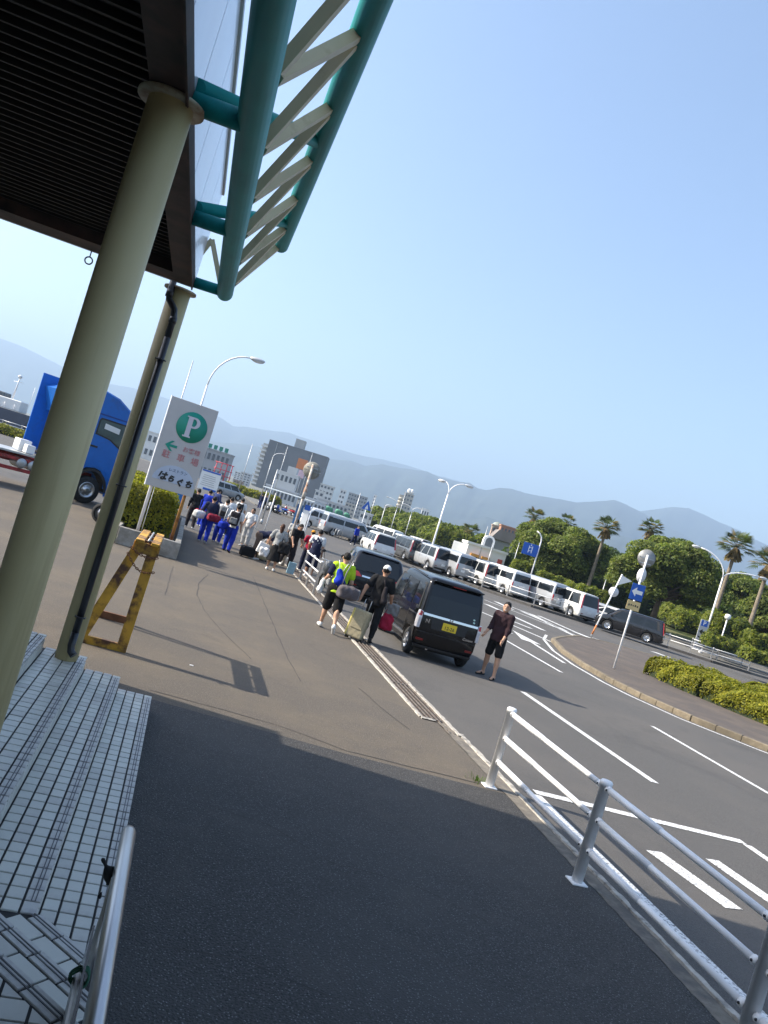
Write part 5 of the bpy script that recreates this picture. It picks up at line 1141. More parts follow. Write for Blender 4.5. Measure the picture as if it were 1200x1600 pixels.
# ---------------- concrete planter and the P sign
pl = thing('concrete_planter', 'weathered concrete planter box holding the hedge and sign posts', 'planter', (-.6, 22.0, 0))
for nm, c, d in (('front_wall', (.03,-.05,.235),(1.62,.16,.47)), ('side_wall', (-.86,5.0,.232),(.16,9.9,.464)), ('side_wall', (.76,5.0,.232),(.16,9.9,.464)), ('back_wall', (.03,10.05,.23),(1.62,.16,.46))): MB().box(c, d, ch=.015).build(nm, M_conc, pl)
MB().box((.03,4.98,.19),(1.5,9.8,.36)).build('soil', mat('soil', (.07,.05,.035), .95, 0, .3, 8, bump=.6, bscale=20), pl)
MB().box((.2,.16,.385),(.9,.18,.03), rz=-.08, ch=.005).build('rusted_board', mat('rust_board', (.19,.07,.035), .9, 0, .3, 9), pl)
YS = 22.25
def sp(px, py, y=YS): return ony(px, py, y)
TL, TR_, BR, BL = sp(271,617), sp(342.4,645), sp(299.8,778), sp(225.5,755)
x0 = (TL.x+BL.x)/2; x1 = (TR_.x+BR.x)/2; z1 = (TL.z+TR_.z)/2; z0 = (BL.z+BR.z)/2; wS = x1-x0; hS = z1-z0
sg = thing('parking_sign', 'large grey sign board with white P on green disc and Japanese lettering', 'sign board', ((x0+x1)/2, YS, .37), .20)
M_board = mat('sign_board_grey', (.50,.485,.47), .5, 0, .04, 2); M_sgreen = mat('sign_green', (.008,.27,.19), .5, 0, .05, 3); M_pink = mat('sign_pink', (.50,.20,.21), .5, 0, .05, 3); M_lil = mat('sign_lilac', (.47,.53,.63), .5, 0, .04, 3)
zc = (z0+z1)/2-.37; bd = MB().box((0,0,zc),(wS,.07,hS), ch=.006).build('board', M_board, sg); MB().box((-wS/2-.012,0,zc),(.022,.085,hS+.02)).build('edge_strip', M_wp, sg)
def U(u, v): return ((u-.5)*wS, zc+(.5-v)*hS)      # board coordinates, v down
cu, cv = U(.56, .265); MB().lathe([(.325*wS,0),(.325*wS,.012)], (cu,-.048,cv), 36, 'y').build('green_disc', M_sgreen, sg)
# serif P
q = wS/1.3; Pp = MB(); fnP = lambda a, b, t: (cu+a*q, -.05-(.03 if t else 0), cv+b*q)
def rect(a, b, c, d): Pp.prism([(a,b),(c,b),(c,d),(a,d)], fnP)
rect(-.19,-.29,-.06+.08,-.25); rect(-.145,-.25,-.02,.25); rect(-.19,.25,-.02,.285)
R0 = [(-.02,.285)]+[(.04+.15*math.cos(t), .135+.15*math.sin(t)) for t in [math.pi/2-i*math.pi/12 for i in range(13)]]+[(-.02,-.015)]
R1 = [(-.02,.235)]+[(.03+.065*math.cos(t), .135+.10*math.sin(t)) for t in [math.pi/2-i*math.pi/12 for i in range(13)]]+[(-.02,.035)]
for i in range(len(R0)-1): Pp.prism([R0[i+1], R0[i], R1[i], R1[i+1]], fnP)
Pp.build('letter_p', mat('letter_lilac', (.58,.57,.62), .45, 0, .03, 3), sg)
def txt(s_, u, v, size, m, bold=.004, rot=0., shear=0., sx=1.):
    o = obj('lettering', text_mesh(s_, size*q, m, bold=bold, extrude=.003, shear=shear), sg); a, b = U(u, v); o.location = (a, -.042, b); o.rotation_euler = (math.pi/2, rot, 0); o.scale = (sx, 1, 1); return o
ar = MB(); aU, aV = U(.26,.52)
ar.prism([(-.16,0),(.0,-.14),(.07,-.14),(-.035,-.035),(.17,-.035),(.17,.035),(-.035,.035),(.07,.14),(.0,.14)], lambda a, b, t: (aU+a*q, -.036-(.012 if t else 0), aV+b*q)); ar.build('arrow', M_sgreen, sg)
txt('お客様', .70, .52, .165, M_pink, .0012); 
for c_, u in (('駐',.22),('車',.53),('場',.83)): txt(c_, u, .625, .225, M_pink, .0025)
dm = MB(); du, dv = U(.52,.90); dm.prism([(du+.44*wS*math.cos(t), dv-.02+.19*hS*math.sin(t)) for t in [i*math.pi/20 for i in range(21)]], lambda a, b, t: (a, -.036-(.006 if t else 0), b)); dm.build('pale_dome', M_lil, sg)
o = txt('レストラン', .56, .775, .105, mat('letter_navy', (.05,.09,.17), .5, 0, 0), .001)
for c_, u, v, sz in (('は',.27,.865,.25),('ら',.46,.87,.19),('ぐ',.65,.885,.22),('ち',.84,.88,.21)): 
    o = txt(c_, u, v, sz, M_pblack, .013, 0, .18); o.location.y -= .006
for x, m in ((-wS*.36, M_wp), (wS*.36, mat('rust_orange', (.42,.21,.05), .75, 0, .25, 6, col2=(.2,.08,.03), cscale=4))): MB().tube([(x,.09,-.0),(x,.09,hS+.9+ (z0-.37) if m is M_wp and False else z0-.37+hS*.9)], .045, 10).build('post', m, sg)
MB().tube([(-wS*.29,.0,.05),(-.3*wS,-.02,z0-.37)], .006, 5).build('cord', M_wp, sg)
# ---------------- yellow rusty trestle barrier with chain
M_yel = mat('rusty_yellow', (.55,.30,.03), .65, 0, .18, 6, col2=(.10,.045,.025), cscale=4.5, c2lo=.45, c2hi=.6); M_rust2 = mat('brown_rust', (.17,.075,.035), .85, 0, .3, 7)
br = thing('trestle_barrier', 'rusty yellow steel trestle barrier hung with a chain', 'barrier', (-.45, 11.4, 0))
tz = 1.46; tx = .165; hw = .155; YF, YB = -.68, .82
for x, xt, m1, m2 in ((.24, tx+.09, M_yel, M_yel), (-.30, tx-.10, M_yel, M_rust2)):
    MB().bar((x, YF, 0), (xt, YF+.06, tz-.08), .13, .05, up=(0,1,0)).build('leg', m1, br); MB().bar((x-.03, YB+.25, 0), (xt, YB-.02, tz-.08), .10, .05, up=(0,1,0)).build('leg', m2, br)
MB().bar((-.36,YF,.05),(.30,YF,.05), .05, .10, up=(0,0,1)).build('foot_bar', M_yel, br); MB().bar((-.40,YB+.25,.05),(.27,YB+.25,.05), .05, .11, up=(0,0,1)).build('foot_bar', M_rust2, br)
for x in (-1, 1): MB().box((tx+x*.10,(YF+YB)/2,tz-.02),(.11,1.52,.045), ch=.006).box((tx+x*.145,(YF+YB)/2,tz-.07),(.012,1.52,.10)).build('head_plate', M_yel, br)
for y in (-.45, .1, .6): MB().box((tx,y,tz-.025),(.12,.09,.03)).build('head_web', M_rust2, br)
MB().box((tx,YF+.04,tz-.10),(.34,.03,.15), ch=.005).build('head_front', M_yel, br); MB().tube([(tx,-.6,tz+.0),(tx,.7,tz+.0)], .012, 8).build('hinge_rod', M_galv, br)
ch = []; A = Vector((tx-hw-.05,YF-.03,tz-.20)); B = Vector((tx+hw+.03,YF-.03,tz-.36))
for i in range(16):
    t = i/15; p = A.lerp(B, t)-Vector((0,0,.10*math.sin(math.pi*t))); ch.append(p)
C0 = Vector((tx-hw-.03,YF+.01,tz-.12)); C1_ = Vector((tx+hw+.02,YF+.01,tz-.17)); ch2 = [C0.lerp(C1_, i/11)-Vector((0,.02,.05*math.sin(math.pi*i/11))) for i in range(12)]
for pts in (ch, ch2):
    for i in range(len(pts)-1):
        a, b = pts[i], pts[i+1]; d = (b-a).normalized(); u, v = frame_of(d); w = u if i % 2 else v; L_ = (b-a).length*.68; c = (a+b)/2
        MB().tube([c+d*L_*math.cos(t)+w*.013*math.sin(t) for t in [k*2*math.pi/10 for k in range(10)]], .0055, 5, close=True).build('chain_link', M_rust2, br)
# ---------------- shelter, hoops
p = atd(462,812,46); s = thing('bus_shelter', 'white framed waiting shelter with blue notice panel', 'shelter', (p.x, p.y, 0), -YAW-.25)
for x, y in ((-.1,0),(.75,0),(-2.2,1.4),(-2.2,0.)): MB().tube([(x,y,0),(x,y,2.45)], .04, 8).build('post', M_wp, s)
MB().box((-.75,.55,2.52),(3.3,1.7,.07), ch=.015).build('roof', mat('shelter_roof', (.6,.66,.68), .3, 0, .08, 3), s); MB().box((.05,-.02,1.5),(.4,.05,1.3)).build('notice_panel', mat('notice_blue', (.015,.09,.22), .5), s); MB().box((.5,-.02,1.45),(.34,.05,1.6)).build('notice_panel', M_swhite, s); MB().box((.5,-.05,2.1),(.34,.02,.3)).build('notice_header', M_blue, s)
for i, (px, py) in enumerate(((517,833),(521,834.5),(525,836),(529,837.5))):
    p = g(px, py+4); o = MB().tube([(-.3,0,-.05),(-.3,0,.6),(-.22,0,.75),(-.1,0,.8),(.1,0,.8),(.22,0,.75),(.3,0,.6),(.3,0,-.05)], .03, 8).build('bicycle_hoop', M_galv, None, (p.x, p.y, 0)); tag(o, ['silver bicycle hoop by the front wheel of side-on van','second silver bicycle hoop beside the van front wheel','third silver bicycle hoop between van and white pole','silver bicycle hoop closest to the thin white pole'][i], 'bicycle rack', 'row of bicycle hoops'); o.rotation_euler = (0,0,.6)
# black scrap tied to the handrail and weeds
sc_ = SDF(.02).ell((0,0,0),(.03,.02,.035)).cone((-.02,0,.02),(-.045,.01,.05),.008,.005).cone((0,0,-.02),(-.02,0,-.10),.010,.004).wr(.006, 60); o = obj('black_rag', sc_.mesh('black_rag', mat('rag', (.012,.012,.012), .8, 0, .3, 30), .006), None, (.165,3.42,.86)); tag(o, 'twisted black rag tied to the end of handrail', 'rag')
M_weed = leafmat('weed', (.10,.16,.04)); w_ = MB(); rr = random.Random(4)
def weed(label, x, y, n, h_, spread):
    m = MB()
    for i in range(n):
        a = rr.uniform(0, 6.28); l = h_*rr.uniform(.5,1.1); d = Vector((math.cos(a), math.sin(a), 0)); s_ = d.cross(Vector((0,0,1)))*.004; p0 = d*rr.uniform(0,spread*.3); p1 = p0+d*l*.35+Vector((0,0,l*.7)); p2 = p0+d*l*.8+Vector((0,0,l*.85)); m.add([p0-s_,p0+s_,p1+s_,p1-s_,p2], [(0,1,2,3),(3,2,4)])
    tag(m.build('weed', M_weed, None, (x, y, 0)), label, 'weed')
weed('thin green weed sprouting beside the handrail', .42, 2.9, 9, .28, .1); weed('small yellow-green weed at the foot of first fence post', 4.16, 8.75, 40, .07, .5); weed('weed tuft at the corner of concrete planter', -1.6, 22.0, 40, .3, .6)
# old hose / cable stain line and litter
lt = MB().box((0,0,.004),(.05,.03,.008)); tag(lt.build('litter', M_swhite, None, (.72,10.9,0)), 'tiny white scrap lying on the forecourt by trestle', 'litter')
# white goods: motorcycle behind planter
# ================================================================ TRUCK, MOTORBIKES, LEFT SIDE
P_tb = mat('truck_blue', (.010,.13,.48), .45, 0, .06, 3, spec=.4, col2=(.03,.09,.27), cscale=2.2, c2lo=.56, c2hi=.8); M_cred = mat('chassis_red', (.33,.03,.03), .6, 0, .2, 5, col2=(.12,.03,.02), cscale=3)
def truck():
    t = thing('tractor_truck', 'blue high-roof tractor truck with red chassis behind the columns', 'truck')
    W = 1.22
    # cab silhouette (y forward, z)
    prof = [(-.95,.95),(-.62,.95),(-.55,1.15),(-.35,1.32),(0,1.38),(.35,1.32),(.55,1.12),(.62,.70),(1.25,.55),(1.32,.9),(1.31,1.9),(1.22,2.75),(1.10,3.30),(.85,3.75),(.25,4.08),(-.45,4.22),(-.80,4.15),(-.95,2.6)]
    def sec(m, inset, x): return [(x, y*(1-inset*.02), z) for y, z in prof]
    cab = MB(); n = len(prof); xs = [(-W,.0,.08),(-W+.10,0,0),(W-.10,0,0),(W,0,.08)]; vs = []
    for x, _, sh in xs: vs += [(x, y-sh*(.8 if y > 0 else -.5), z-(sh*.8 if z > 2.6 else 0)) for y, z in prof]
    for j in range(3): cab.add([], [])
    cab.v = vs
    for j in range(3):
        for i in range(n): cab.f.append((j*n+i, (j+1)*n+i, (j+1)*n+(i+1) % n, j*n+(i+1) % n)); cab.m.append(0); cab.sm.append(False)
    # triangulated caps
    from mathutils.geometry import tessellate_polygon
    tri = tessellate_polygon([[Vector((y, z, 0)) for y, z in prof]])
    for a, b, c in tri: cab.f += [(a, b, c), (3*n+c, 3*n+b, 3*n+a)]; cab.m += [0,0]; cab.sm += [False,False]
    co = cab.build('cab', P_tb, t); bm = bmesh.new(); bm.from_mesh(co.data); bmesh.ops.recalc_face_normals(bm, faces=bm.faces); bm.to_mesh(co.data); bm.free()
    for sd in (-1, 1):
        X = sd*(W+.004)
        def side(poly, nm, m, o=.012, par=t): 
            P = poly if sd > 0 else poly[::-1]
            return MB().prism(P, lambda a, b, q: (X+sd*(o if q else -.02), a, b), ).build(nm, m, par)
        d = side([(-.45,1.45),(.45,1.35),(.66,1.0),(1.14,.80),(1.10,3.30),(-.45,3.30)], 'door', P_tb, .006)
        side([(-.35,2.58),(.25,2.50),(.70,2.28),(1.06,2.18),(1.02,3.10),(.90,3.22),(-.28,3.22),(-.35,3.12)], 'window_seal', M_plast, .010, d); side([(-.29,2.63),(.27,2.55),(.72,2.34),(.98,2.27),(.96,3.07),(.87,3.16),(-.24,3.16),(-.29,3.09)], 'window', mat('truck_glass', (.06,.09,.085), .06, 0, .2, 3), .016, d)
        side([(-.08,2.86),(.55,2.80),(.55,3.00),(-.08,3.06)], 'window_paper', M_swhite, .020, d)
        side([(-.40,2.10),(-.12,2.10),(-.12,2.17),(-.40,2.17)], 'door_handle', M_plast, .03, d)
        side([(-.93,3.32),(1.0,3.32),(.98,3.37),(-.93,3.37)], 'roof_seam', mat('seam_blue', (.004,.04,.22), .5, 0, 0), .004)
        arch = [(.0+.70*math.cos(a), .56+.78*math.sin(a)) for a in [math.pi*i/12 for i in range(13)]]; inn = [(.0+.60*math.cos(a), .56+.68*math.sin(a)) for a in [math.pi*i/12 for i in range(13)]]
        fm = MB()
        for i in range(12):
            P = [arch[i], arch[i+1], inn[i+1], inn[i]]; P = P if sd > 0 else P[::-1]; fm.prism(P, lambda a, b, q: (X+sd*(.03 if q else -.5), a, b))
        fm.build('fender', M_plast, t)
        side([(.66,.42),(1.26,.42),(1.26,.62),(.66,.62)], 'step', P_tb, .02)
        # tall side deflector behind the cab
        MB().box((sd*(W-.03),-1.33,2.70),(.05,.80,3.0), ch=.01).build('side_deflector', P_tb, t)
    MB().prism([(-1.55,3.75),(-.75,4.15),(-.75,2.9),(-1.25,2.9)], lambda a, b, q: (-W+.06+q*(2*W-.12), a, b)).build('roof_deflector', P_tb, t)
    MB().box((0,-.98,2.3),(2.2,.06,2.6)).build('cab_back', mat('cab_back_sunlit_blue', (.012,.19,.62), .35, 0, .05, 3, coat=.5), t)  # sunlight on the cab back is put into a brighter blue
    MB().box((0,1.27,2.6),(2.2,.03,.95)).build('windshield', M_glass, t); MB().box((0,1.36,.62),(2.4,.16,.42), ch=.04).build('bumper', P_tb, t)
    for sd in (-1, 1):
        mr = MB().tube([(sd*1.2,1.05,3.1),(sd*1.5,1.2,3.05),(sd*1.52,1.2,2.35),(sd*1.22,1.1,2.3)], .018, 6).build('mirror_arm', M_plast, t); MB().box((sd*1.52,1.16,2.7),(.22,.08,.44), ch=.03).build('mirror', M_plast, mr)
        MB().box((sd*1.0,1.36,.95),(.34,.06,.2), ch=.02).build('headlamp', M_clear, t); MB().box((sd*1.232,.95,1.05),(.012,.16,.08)).build('side_indicator', M_amber, t)
    def wheel(x, y, r=.51, dual=False):
        w = MB().lathe([(r*.55,-.14),(r*.92,-.14),(r,-.10),(r,.10),(r*.92,.14),(r*.55,.14)], n=28, axis='x', cap=False).build('wheel', M_tyre, t, (x, y, r)); w.rotation_euler = (0,0,0 if x > 0 else math.pi)
        rm = MB().lathe([(r*.56,.06),(r*.60,.145),(r*.52,.15),(r*.46,.09),(r*.26,.10),(r*.24,.17),(r*.12,.19)], n=24, axis='x')
        for k in range(8): a = k*math.pi/4; rm.lathe([(.022,.10),(.022,.135)], (0,r*.36*math.cos(a),r*.36*math.sin(a)), 8, 'x')
        rm.build('rim', M_rim, w)
    for x in (-1.05,1.05):
        wheel(x, 0.0)
        for y in (-4.6,-5.9): wheel(x, y)
    for x in (-.42,.42): MB().box((x,-3.3,.95),(.10,7.4,.28), ch=.01).build('chassis_rail', M_cred, t)
    for y in (-1.4,-2.2,-3.7,-5.4): MB().box((0,y,.95),(.76,.12,.2)).build('cross_member', M_cred, t)
    for z in (.62,.98): MB().box((1.12,-2.95,z),(.08,3.0,.12), ch=.01).build('side_guard', M_cred, t)
    for y in (-1.75,-2.15,-2.55): MB().lathe([(.05,-.36),(.17,-.33),(.18,-.28),(.18,.28),(.17,.33),(.05,.36)], (.86,y,.86), 18, 'x').build('air_tank', mat('tank_grey', (.45,.46,.46), .4, .4, .1, 6), t)
    MB().box((0,-3.6,1.18),(2.3,3.2,.06)).build('deck_plate', M_galv, t)
    for c, d in (((.75,-1.55,1.42),(.55,.5,.42)),((.2,-2.3,1.45),(.5,.42,.40)),((.72,-2.25,1.38),(.3,.3,.3))): MB().box(c, d, ch=.02).build('white_box', M_swhite, t)
    hs = MB(); rr = random.Random(2)
    for i in range(9):
        x = .1+.12*i; hs.tube([(x-.5,-1.02,2.0+.2*math.sin(i)),(x-.48,-1.2,1.75),(x-.4,-1.35,1.5),(x-.3,-1.7,1.3)], .018, 6)
    hs.build('hoses', M_plast, t)
    MB().tube([(.5,-1.05,3.9),(.35,-1.1,4.9)], .006, 4).build('antenna', M_plast, t); MB().box((0,.2,4.12),(.9,.12,.08)).build('marker_lamps', M_clear, t)
    return t
tk = truck(); b_ = g(128,786); hd = -YAW-D2(42); f_ = Vector((-math.sin(hd), math.cos(hd), 0)); r_ = Vector((f_.y, -f_.x, 0)); tk.rotation_euler = (0,0,hd); tk.location = Vector((b_.x, b_.y, 0))-r_*1.15
# ---- motorcycles
def bike(label, pos, rz, col, group=None, sc=1.):
    m = thing('motorcycle', label, 'motorcycle', pos, rz, group)
    for y, r in ((.68,.30),(-.62,.30)):
        w = MB().lathe([(r*.72,-.05),(r*.95,-.05),(r,-.02),(r,.02),(r*.95,.05),(r*.72,.05)], n=20, axis='x', cap=False).build('wheel', M_tyre, m, (0,y,r)); MB().lathe([(r*.7,-.02),(r*.7,.02)], n=14, axis='x').build('rim', M_rim, w)
    MB().tube([(0,.70,.30),(0,.48,.92)], .035, 8).tube([(-.3,.42,1.0),(0,.46,.95),(.3,.42,1.0)], .018, 8).build('fork', M_galv, m)
    obj('fairing', SDF(.06).ell((0,.45,.75),(.16,.14,.26)).ell((0,-.4,.70),(.16,.45,.13)).ell((0,.05,.38),(.15,.3,.10)).mesh('fairing', col, .03), m)
    obj('seat', SDF(.04).ell((0,-.30,.84),(.13,.42,.06)).mesh('seat', M_plast, .025), m); MB().box((0,-.05,.42),(.24,.4,.3), ch=.06).build('engine', M_galv, m); MB().ell((0,.58,.88),(.10,.07,.10)).build('headlamp', M_clear, m)
    for sd in (-1,1): MB().tube([(sd*.22,.42,1.0),(sd*.30,.40,1.2)], .008, 5).ell((sd*.32,.40,1.24),(.07,.02,.05), 10, 6).build('mirror', M_plast, m)
    MB().tube([(.14,.1,.35),(.16,-.8,.42)], .05, 8).build('exhaust', M_chrome, m); MB().box((0,-.86,.72),(.1,.04,.06)).build('tail_lamp', M_tail, m); return m
P_red = paint('red_paint', (.45,.02,.03)); 
bk = bike('dark motor scooter parked beside the short white fence', (4.72,23.6,0), .1, P_grey)
p = g(198,836); bike('dark motorbike partly hidden behind the drainpipe column', (p.x-.35, p.y+1.0, 0), 1.2, P_blackp)
for px, py, lb, c_ in ((425,800,'white motorcycle in the far row by the shelter',P_white),(437,804,'blue motorcycle in the far row by the shelter',P_blue),(449,806,'red and white motorcycle in the far row',P_red)):
    p = g(px, py); bike(lb, (p.x, p.y, 0), 1.0, c_, 'motorcycles parked by the shelter')
# low blue boat-shaped tarpaulin trailer behind planter
p = atd(225,778,38); o = thing('blue_pickup', 'bright blue small lorry half hidden behind the hedge', 'lorry', (p.x, p.y, 0), -YAW-1.4)
P_cy = paint('cyan_blue', (.01,.16,.45), .4); MB().box((0,-.9,.85),(1.6,2.9,.45), ch=.03).build('bed', P_cy, o); obj('cab', SDF(.08).rbox((0,1.15,.95),(.78,.62,.55),.14).rbox((0,1.05,1.4),(.70,.45,.4),.16).mesh('cab', P_cy, .05), o)
MB().box((.74,1.1,1.45),(.02,.6,.35)).box((-.74,1.1,1.45),(.02,.6,.35)).build('window', M_glass, o)
for x in (-.68,.68):
    for y in (1.2,-1.5): MB().lathe([(.2,-.08),(.29,-.08),(.29,.08),(.2,.08)], (x,y,.29), 16, 'x').build('wheel', M_tyre, o)
MB().box((0,-.9,.5),(1.3,3.0,.2)).build('chassis', M_plast, o)
# white box van with notice behind the students, silver car
p = atd(322,768,60); o = thing('white_notice_board', 'white notice board with blue bands beside parked van', 'sign board', (p.x, p.y, 0), -YAW); MB().box((0,0,1.7),(1.5,.06,1.5), ch=.01).build('board', M_swhite, o); MB().box((0,-.04,2.38),(1.4,.02,.12)).box((.2,-.04,1.05),(1.0,.02,.16)).build('blue_band', M_blue, o)
for i in range(6): MB().box((-.05,-.04,1.3+i*.15),(1.1-.1*(i%3),.012,.03)).build('text_line', M_back, o)
for x in (-.6,.6): MB().tube([(x,.03,0),(x,.03,2.4)], .04, 8).build('post', M_galv, o)
p = g(350,776); r = far_car('mpv', P_silver, p.x, p.y, D2(-60), 'silver people carrier parked behind the students'); r.location.z = 0
# ================================================================ CITY
M_win = mat('window_glass', (.10,.115,.13), .2, 0, .3, .5)
def block(label, top, wpx, d, col, floors=None, cols=None, depth=None, name='building', rough=.8, balc=False, rot=0., roof=None, sink=0., win=True, side=None, z0=0., par=None):
    """top: photo pixel of the middle of the roof line; wpx: width in photo pixels; d: forward distance in metres"""
    p = atd(*top, d); w = wpx*d/F; h_ = p.z; dp = depth or w*.6
    b = thing(name, label, 'building', (p.x, p.y, z0), -YAW+rot); b.location = Vector((p.x, p.y, z0))+CF*dp/2
    m = mat('wall_%.2f_%.2f_%.2f' % tuple(col), col, rough, 0, .08, .15, col2=tuple(c*.82 for c in col), cscale=.1); MB().box((0,0,h_/2),(w,dp,h_)).build('wall', m, b)
    MB().box((0,0,h_+.15),(w+.3,dp+.3,.3)).build('parapet', m if roof is None else roof, b)
    fl = floors or max(1, int(h_/3.2)); cl = cols or max(1, int(w/3.5))
    if win:
        fh = h_/fl; cw = w/cl; wm = MB().box((0,0,0),(cw*.55,.12,fh*.42)).mesh('window', M_win); sm = MB().box((0,0,0),(cw*.62,.18,fh*.05)).mesh('sill', m)
        for i in range(fl):
            if balc: MB().box((0,-dp/2-.6,fh*i+.55),(w*.96,1.2,fh*.36)).build('balcony', mat('balcony_white', (.68,.68,.66), .8), b)
            for j in range(cl): q = obj('window', wm, b, (-w/2+cw*(j+.5),-dp/2-.04,fh*(i+.58))); 
            if side:
                for j in range(side): q = obj('window', wm, b, (-w/2-.04,-dp/2+dp*(j+.5)/side,fh*(i+.58))); q.rotation_euler = (0,0,math.pi/2)
    return b, w, dp, h_
b, w, dp, h_ = block('large windowless grey slab building with rooftop box', (467,701), 95, 520, (.13,.135,.145), win=False, depth=16)
MB().box((-w*.02,0,h_+3.2),(w*.16,8,6)).build('rooftop_box', MATS['wall_0.13_0.13_0.14'] if 'wall_0.13_0.13_0.14' in MATS else M_back, b); MB().box((-w*.36,-dp/2-.1,h_/2),(.4,.2,h_*.98)).build('joint', M_back, b)
for i in range(10): MB().box((-w/2-2.2,-2,2+i*(h_-4)/10),(4.4,10,1.1)).build('stair_landing', mat('landing_white', (.62,.62,.6), .8), b)
MB().box((-w/2-2.2,0,h_*.46),(3.0,9,h_*.9)).build('stair_tower', M_back, b)
b, w, dp, h_ = block('stepped white flat-roofed building below the slab', (450,740), 34, 230, (.62,.62,.61), floors=2, cols=5); MB().box((w*.15,0,h_+1.1),(w*.45,4,2.2)).build('roof_storey', MATS['wall_0.62_0.62_0.61'], b)
p = atd(474,720,250); o = thing('orange_sign_tower', 'orange and white rooftop sign box beside the slab', 'sign', (p.x, p.y, 0), -YAW); MB().box((0,0,p.z-1.2),(3.0,2.6,3.2)).build('sign_box', mat('orange_sign', (.62,.20,.06), .5, 0, .05, 1), o); MB().box((0,0,p.z-4.2),(3.0,2.6,2.4)).build('sign_box', mat('pink_sign', (.66,.45,.5), .5, 0, .1, 1), o); MB().tube([(-.9,0,0),(-.9,0,p.z-3)], .15, 8).build('leg', M_galv, o); MB().tube([(.9,0,0),(.9,0,p.z-3)], .15, 8).build('leg', M_galv, o)
for lb, top, wpx, d, col, fl, cl in [
  ('white five-storey block right of the slab', (512,759), 22, 300, (.6,.61,.6), 5, 4), ('slender white block between poles', (537,766), 9, 340, (.7,.7,.69), 5, 2), ('grey office slab with ribbon windows', (560,774), 30, 420, (.33,.34,.35), 6, 7),
  ('low white warehouse behind the green covers', (520,786), 50, 190, (.55,.56,.56), 2, 8), ('narrow white tower far in town', (587,774), 5, 480, (.72,.72,.7), 8, 1), ('small cream block left of the tower', (606,791), 10, 400, (.62,.55,.45), 4, 2),
  ('white house beside the triangular sign', (573,803), 20, 170, (.66,.66,.64), 2, 3), ('pink house among far roofs', (616,797), 9, 350, (.6,.42,.33), 3, 2), ('white low house right of the tower', (666,796), 12, 420, (.68,.68,.66), 3, 3), ('pale house by the tower foot', (600,800), 14, 300, (.6,.6,.58), 3, 3),
  ('pale grey block left of the slab stair', (385,740), 16, 330, (.5,.51,.52), 5, 3), ('white apartment block left of the slab', (372,738), 10, 360, (.66,.66,.65), 6, 2), ('low white shed behind the motorcycles', (440,765), 50, 160, (.6,.61,.62), 1, 8), ('brown roofed house behind lamp poles', (372,752), 14, 240, (.3,.24,.2), 2, 3),
  ('long white harbour shed right of the sign', (490,782), 40, 140, (.58,.6,.62), 1, 7), ('white port building seen between column and sign', (237,676), 40, 200, (.68,.68,.67), 2, 5), ('small white block among the masts', (500,768), 14, 220, (.64,.64,.63), 3, 2), ('beige block behind the white house', (548,788), 16, 260, (.5,.47,.42), 4, 3)]:
    block(lb, top, wpx, d, col, fl, cl)
b, w, dp, h_ = block('beige stepped apartment tower with curved balconies and rooftop tanks', (640,772), 15, 520, (.42,.39,.33), 9, 3, side=2); MB().box((-w*.72,0,h_*.46),(w*.5,6,h_*.92)).build('wing', MATS['wall_0.42_0.39_0.33'], b)
for i in range(8): MB().lathe([(w*.26,0),(w*.26,1.0)], (-w*.72,-3,4+i*(h_*.9-4)/8), 12).build('balcony', mat('balcony_cream', (.62,.55,.42), .8), b)
for x in (-.1,.2): MB().ell((x*w,0,h_+2),(1.4,1.4,1.6)).build('water_tank', M_swhite, b)
# roof sign building with green letters, behind the P sign
b, w, dp, h_ = block('grey market building with green rooftop lettering', (340,706), 44, 170, (.36,.37,.38), 2, 6, z0=0)
[MB().box((-1.8+1.2*i,-dp/2-.2,h_+.8),(.75,.1,.9)).box((-1.8+1.2*i,-dp/2-.2,h_+.3),(.1,.1,.3)).build('rooftop_letter_panel', mat('green_letters', (.02,.22,.16), .5, 0, 0), b) for i in range(4)]
p = atd(343,752,150); o = thing('red_gantry', 'red steel gantry standing before the market building', 'gantry', (p.x, p.y, 0), -YAW); M_rf = mat('red_steel', (.5,.04,.07), .5, 0, .1, 2)
zt = atd(345,722,150).z
for x in (-1.6,-.5,.6,1.7): MB().tube([(x,0,0),(x*.9,0,zt)], .10, 6).build('leg', M_rf, o)
for z in (.45,.7,.98): MB().tube([(-1.8,0,zt*z),(1.8,0,zt*z)], .09, 6).build('beam', M_rf, o)
# right: brick hotel, curved tower, white shop with arch
M_brick = mat('brick_orange', (.42,.20,.12), .85, 0, .15, .8); M_roofg = mat('roof_greybrown', (.22,.19,.17), .8, 0, .15, .6)
b, w, dp, h_ = block('orange brick hotel behind the arch shop', (800,826), 34, 175, (.42,.22,.14), 5, 6); b, w, dp, h_ = block('brown brick annex right of the orange hotel', (832,838), 38, 165, (.20,.14,.12), 3, 6)
b, w, dp, h_ = block('cream hotel tower with rounded top', (777,823), 15, 185, (.5,.36,.27), 5, 2, win=True); MB().lathe([(w*.5,-dp/2),(w*.5,dp/2)], (0,0,h_), 20, 'y').build('rounded_top', mat('copper_roof', (.33,.36,.31), .6, 0, .1, .5), b)
b, w, dp, h_ = block('grey hipped shop roof beside the arch', (800,850), 60, 125, (.34,.33,.31), 1, 6, win=False); MB().prism([(-w/2-.5,h_),(w/2+.5,h_),(w*.38,h_+1.6),(-w*.42,h_+1.6)], lambda a, c, q: (a, -dp/2-.4+q*(dp+.8), c)).build('roof', M_roofg, b)
b, w, dp, h_ = block('white roadside shop with orange awnings', (762,858), 62, 100, (.76,.76,.74), 1, 4, win=False, depth=7)
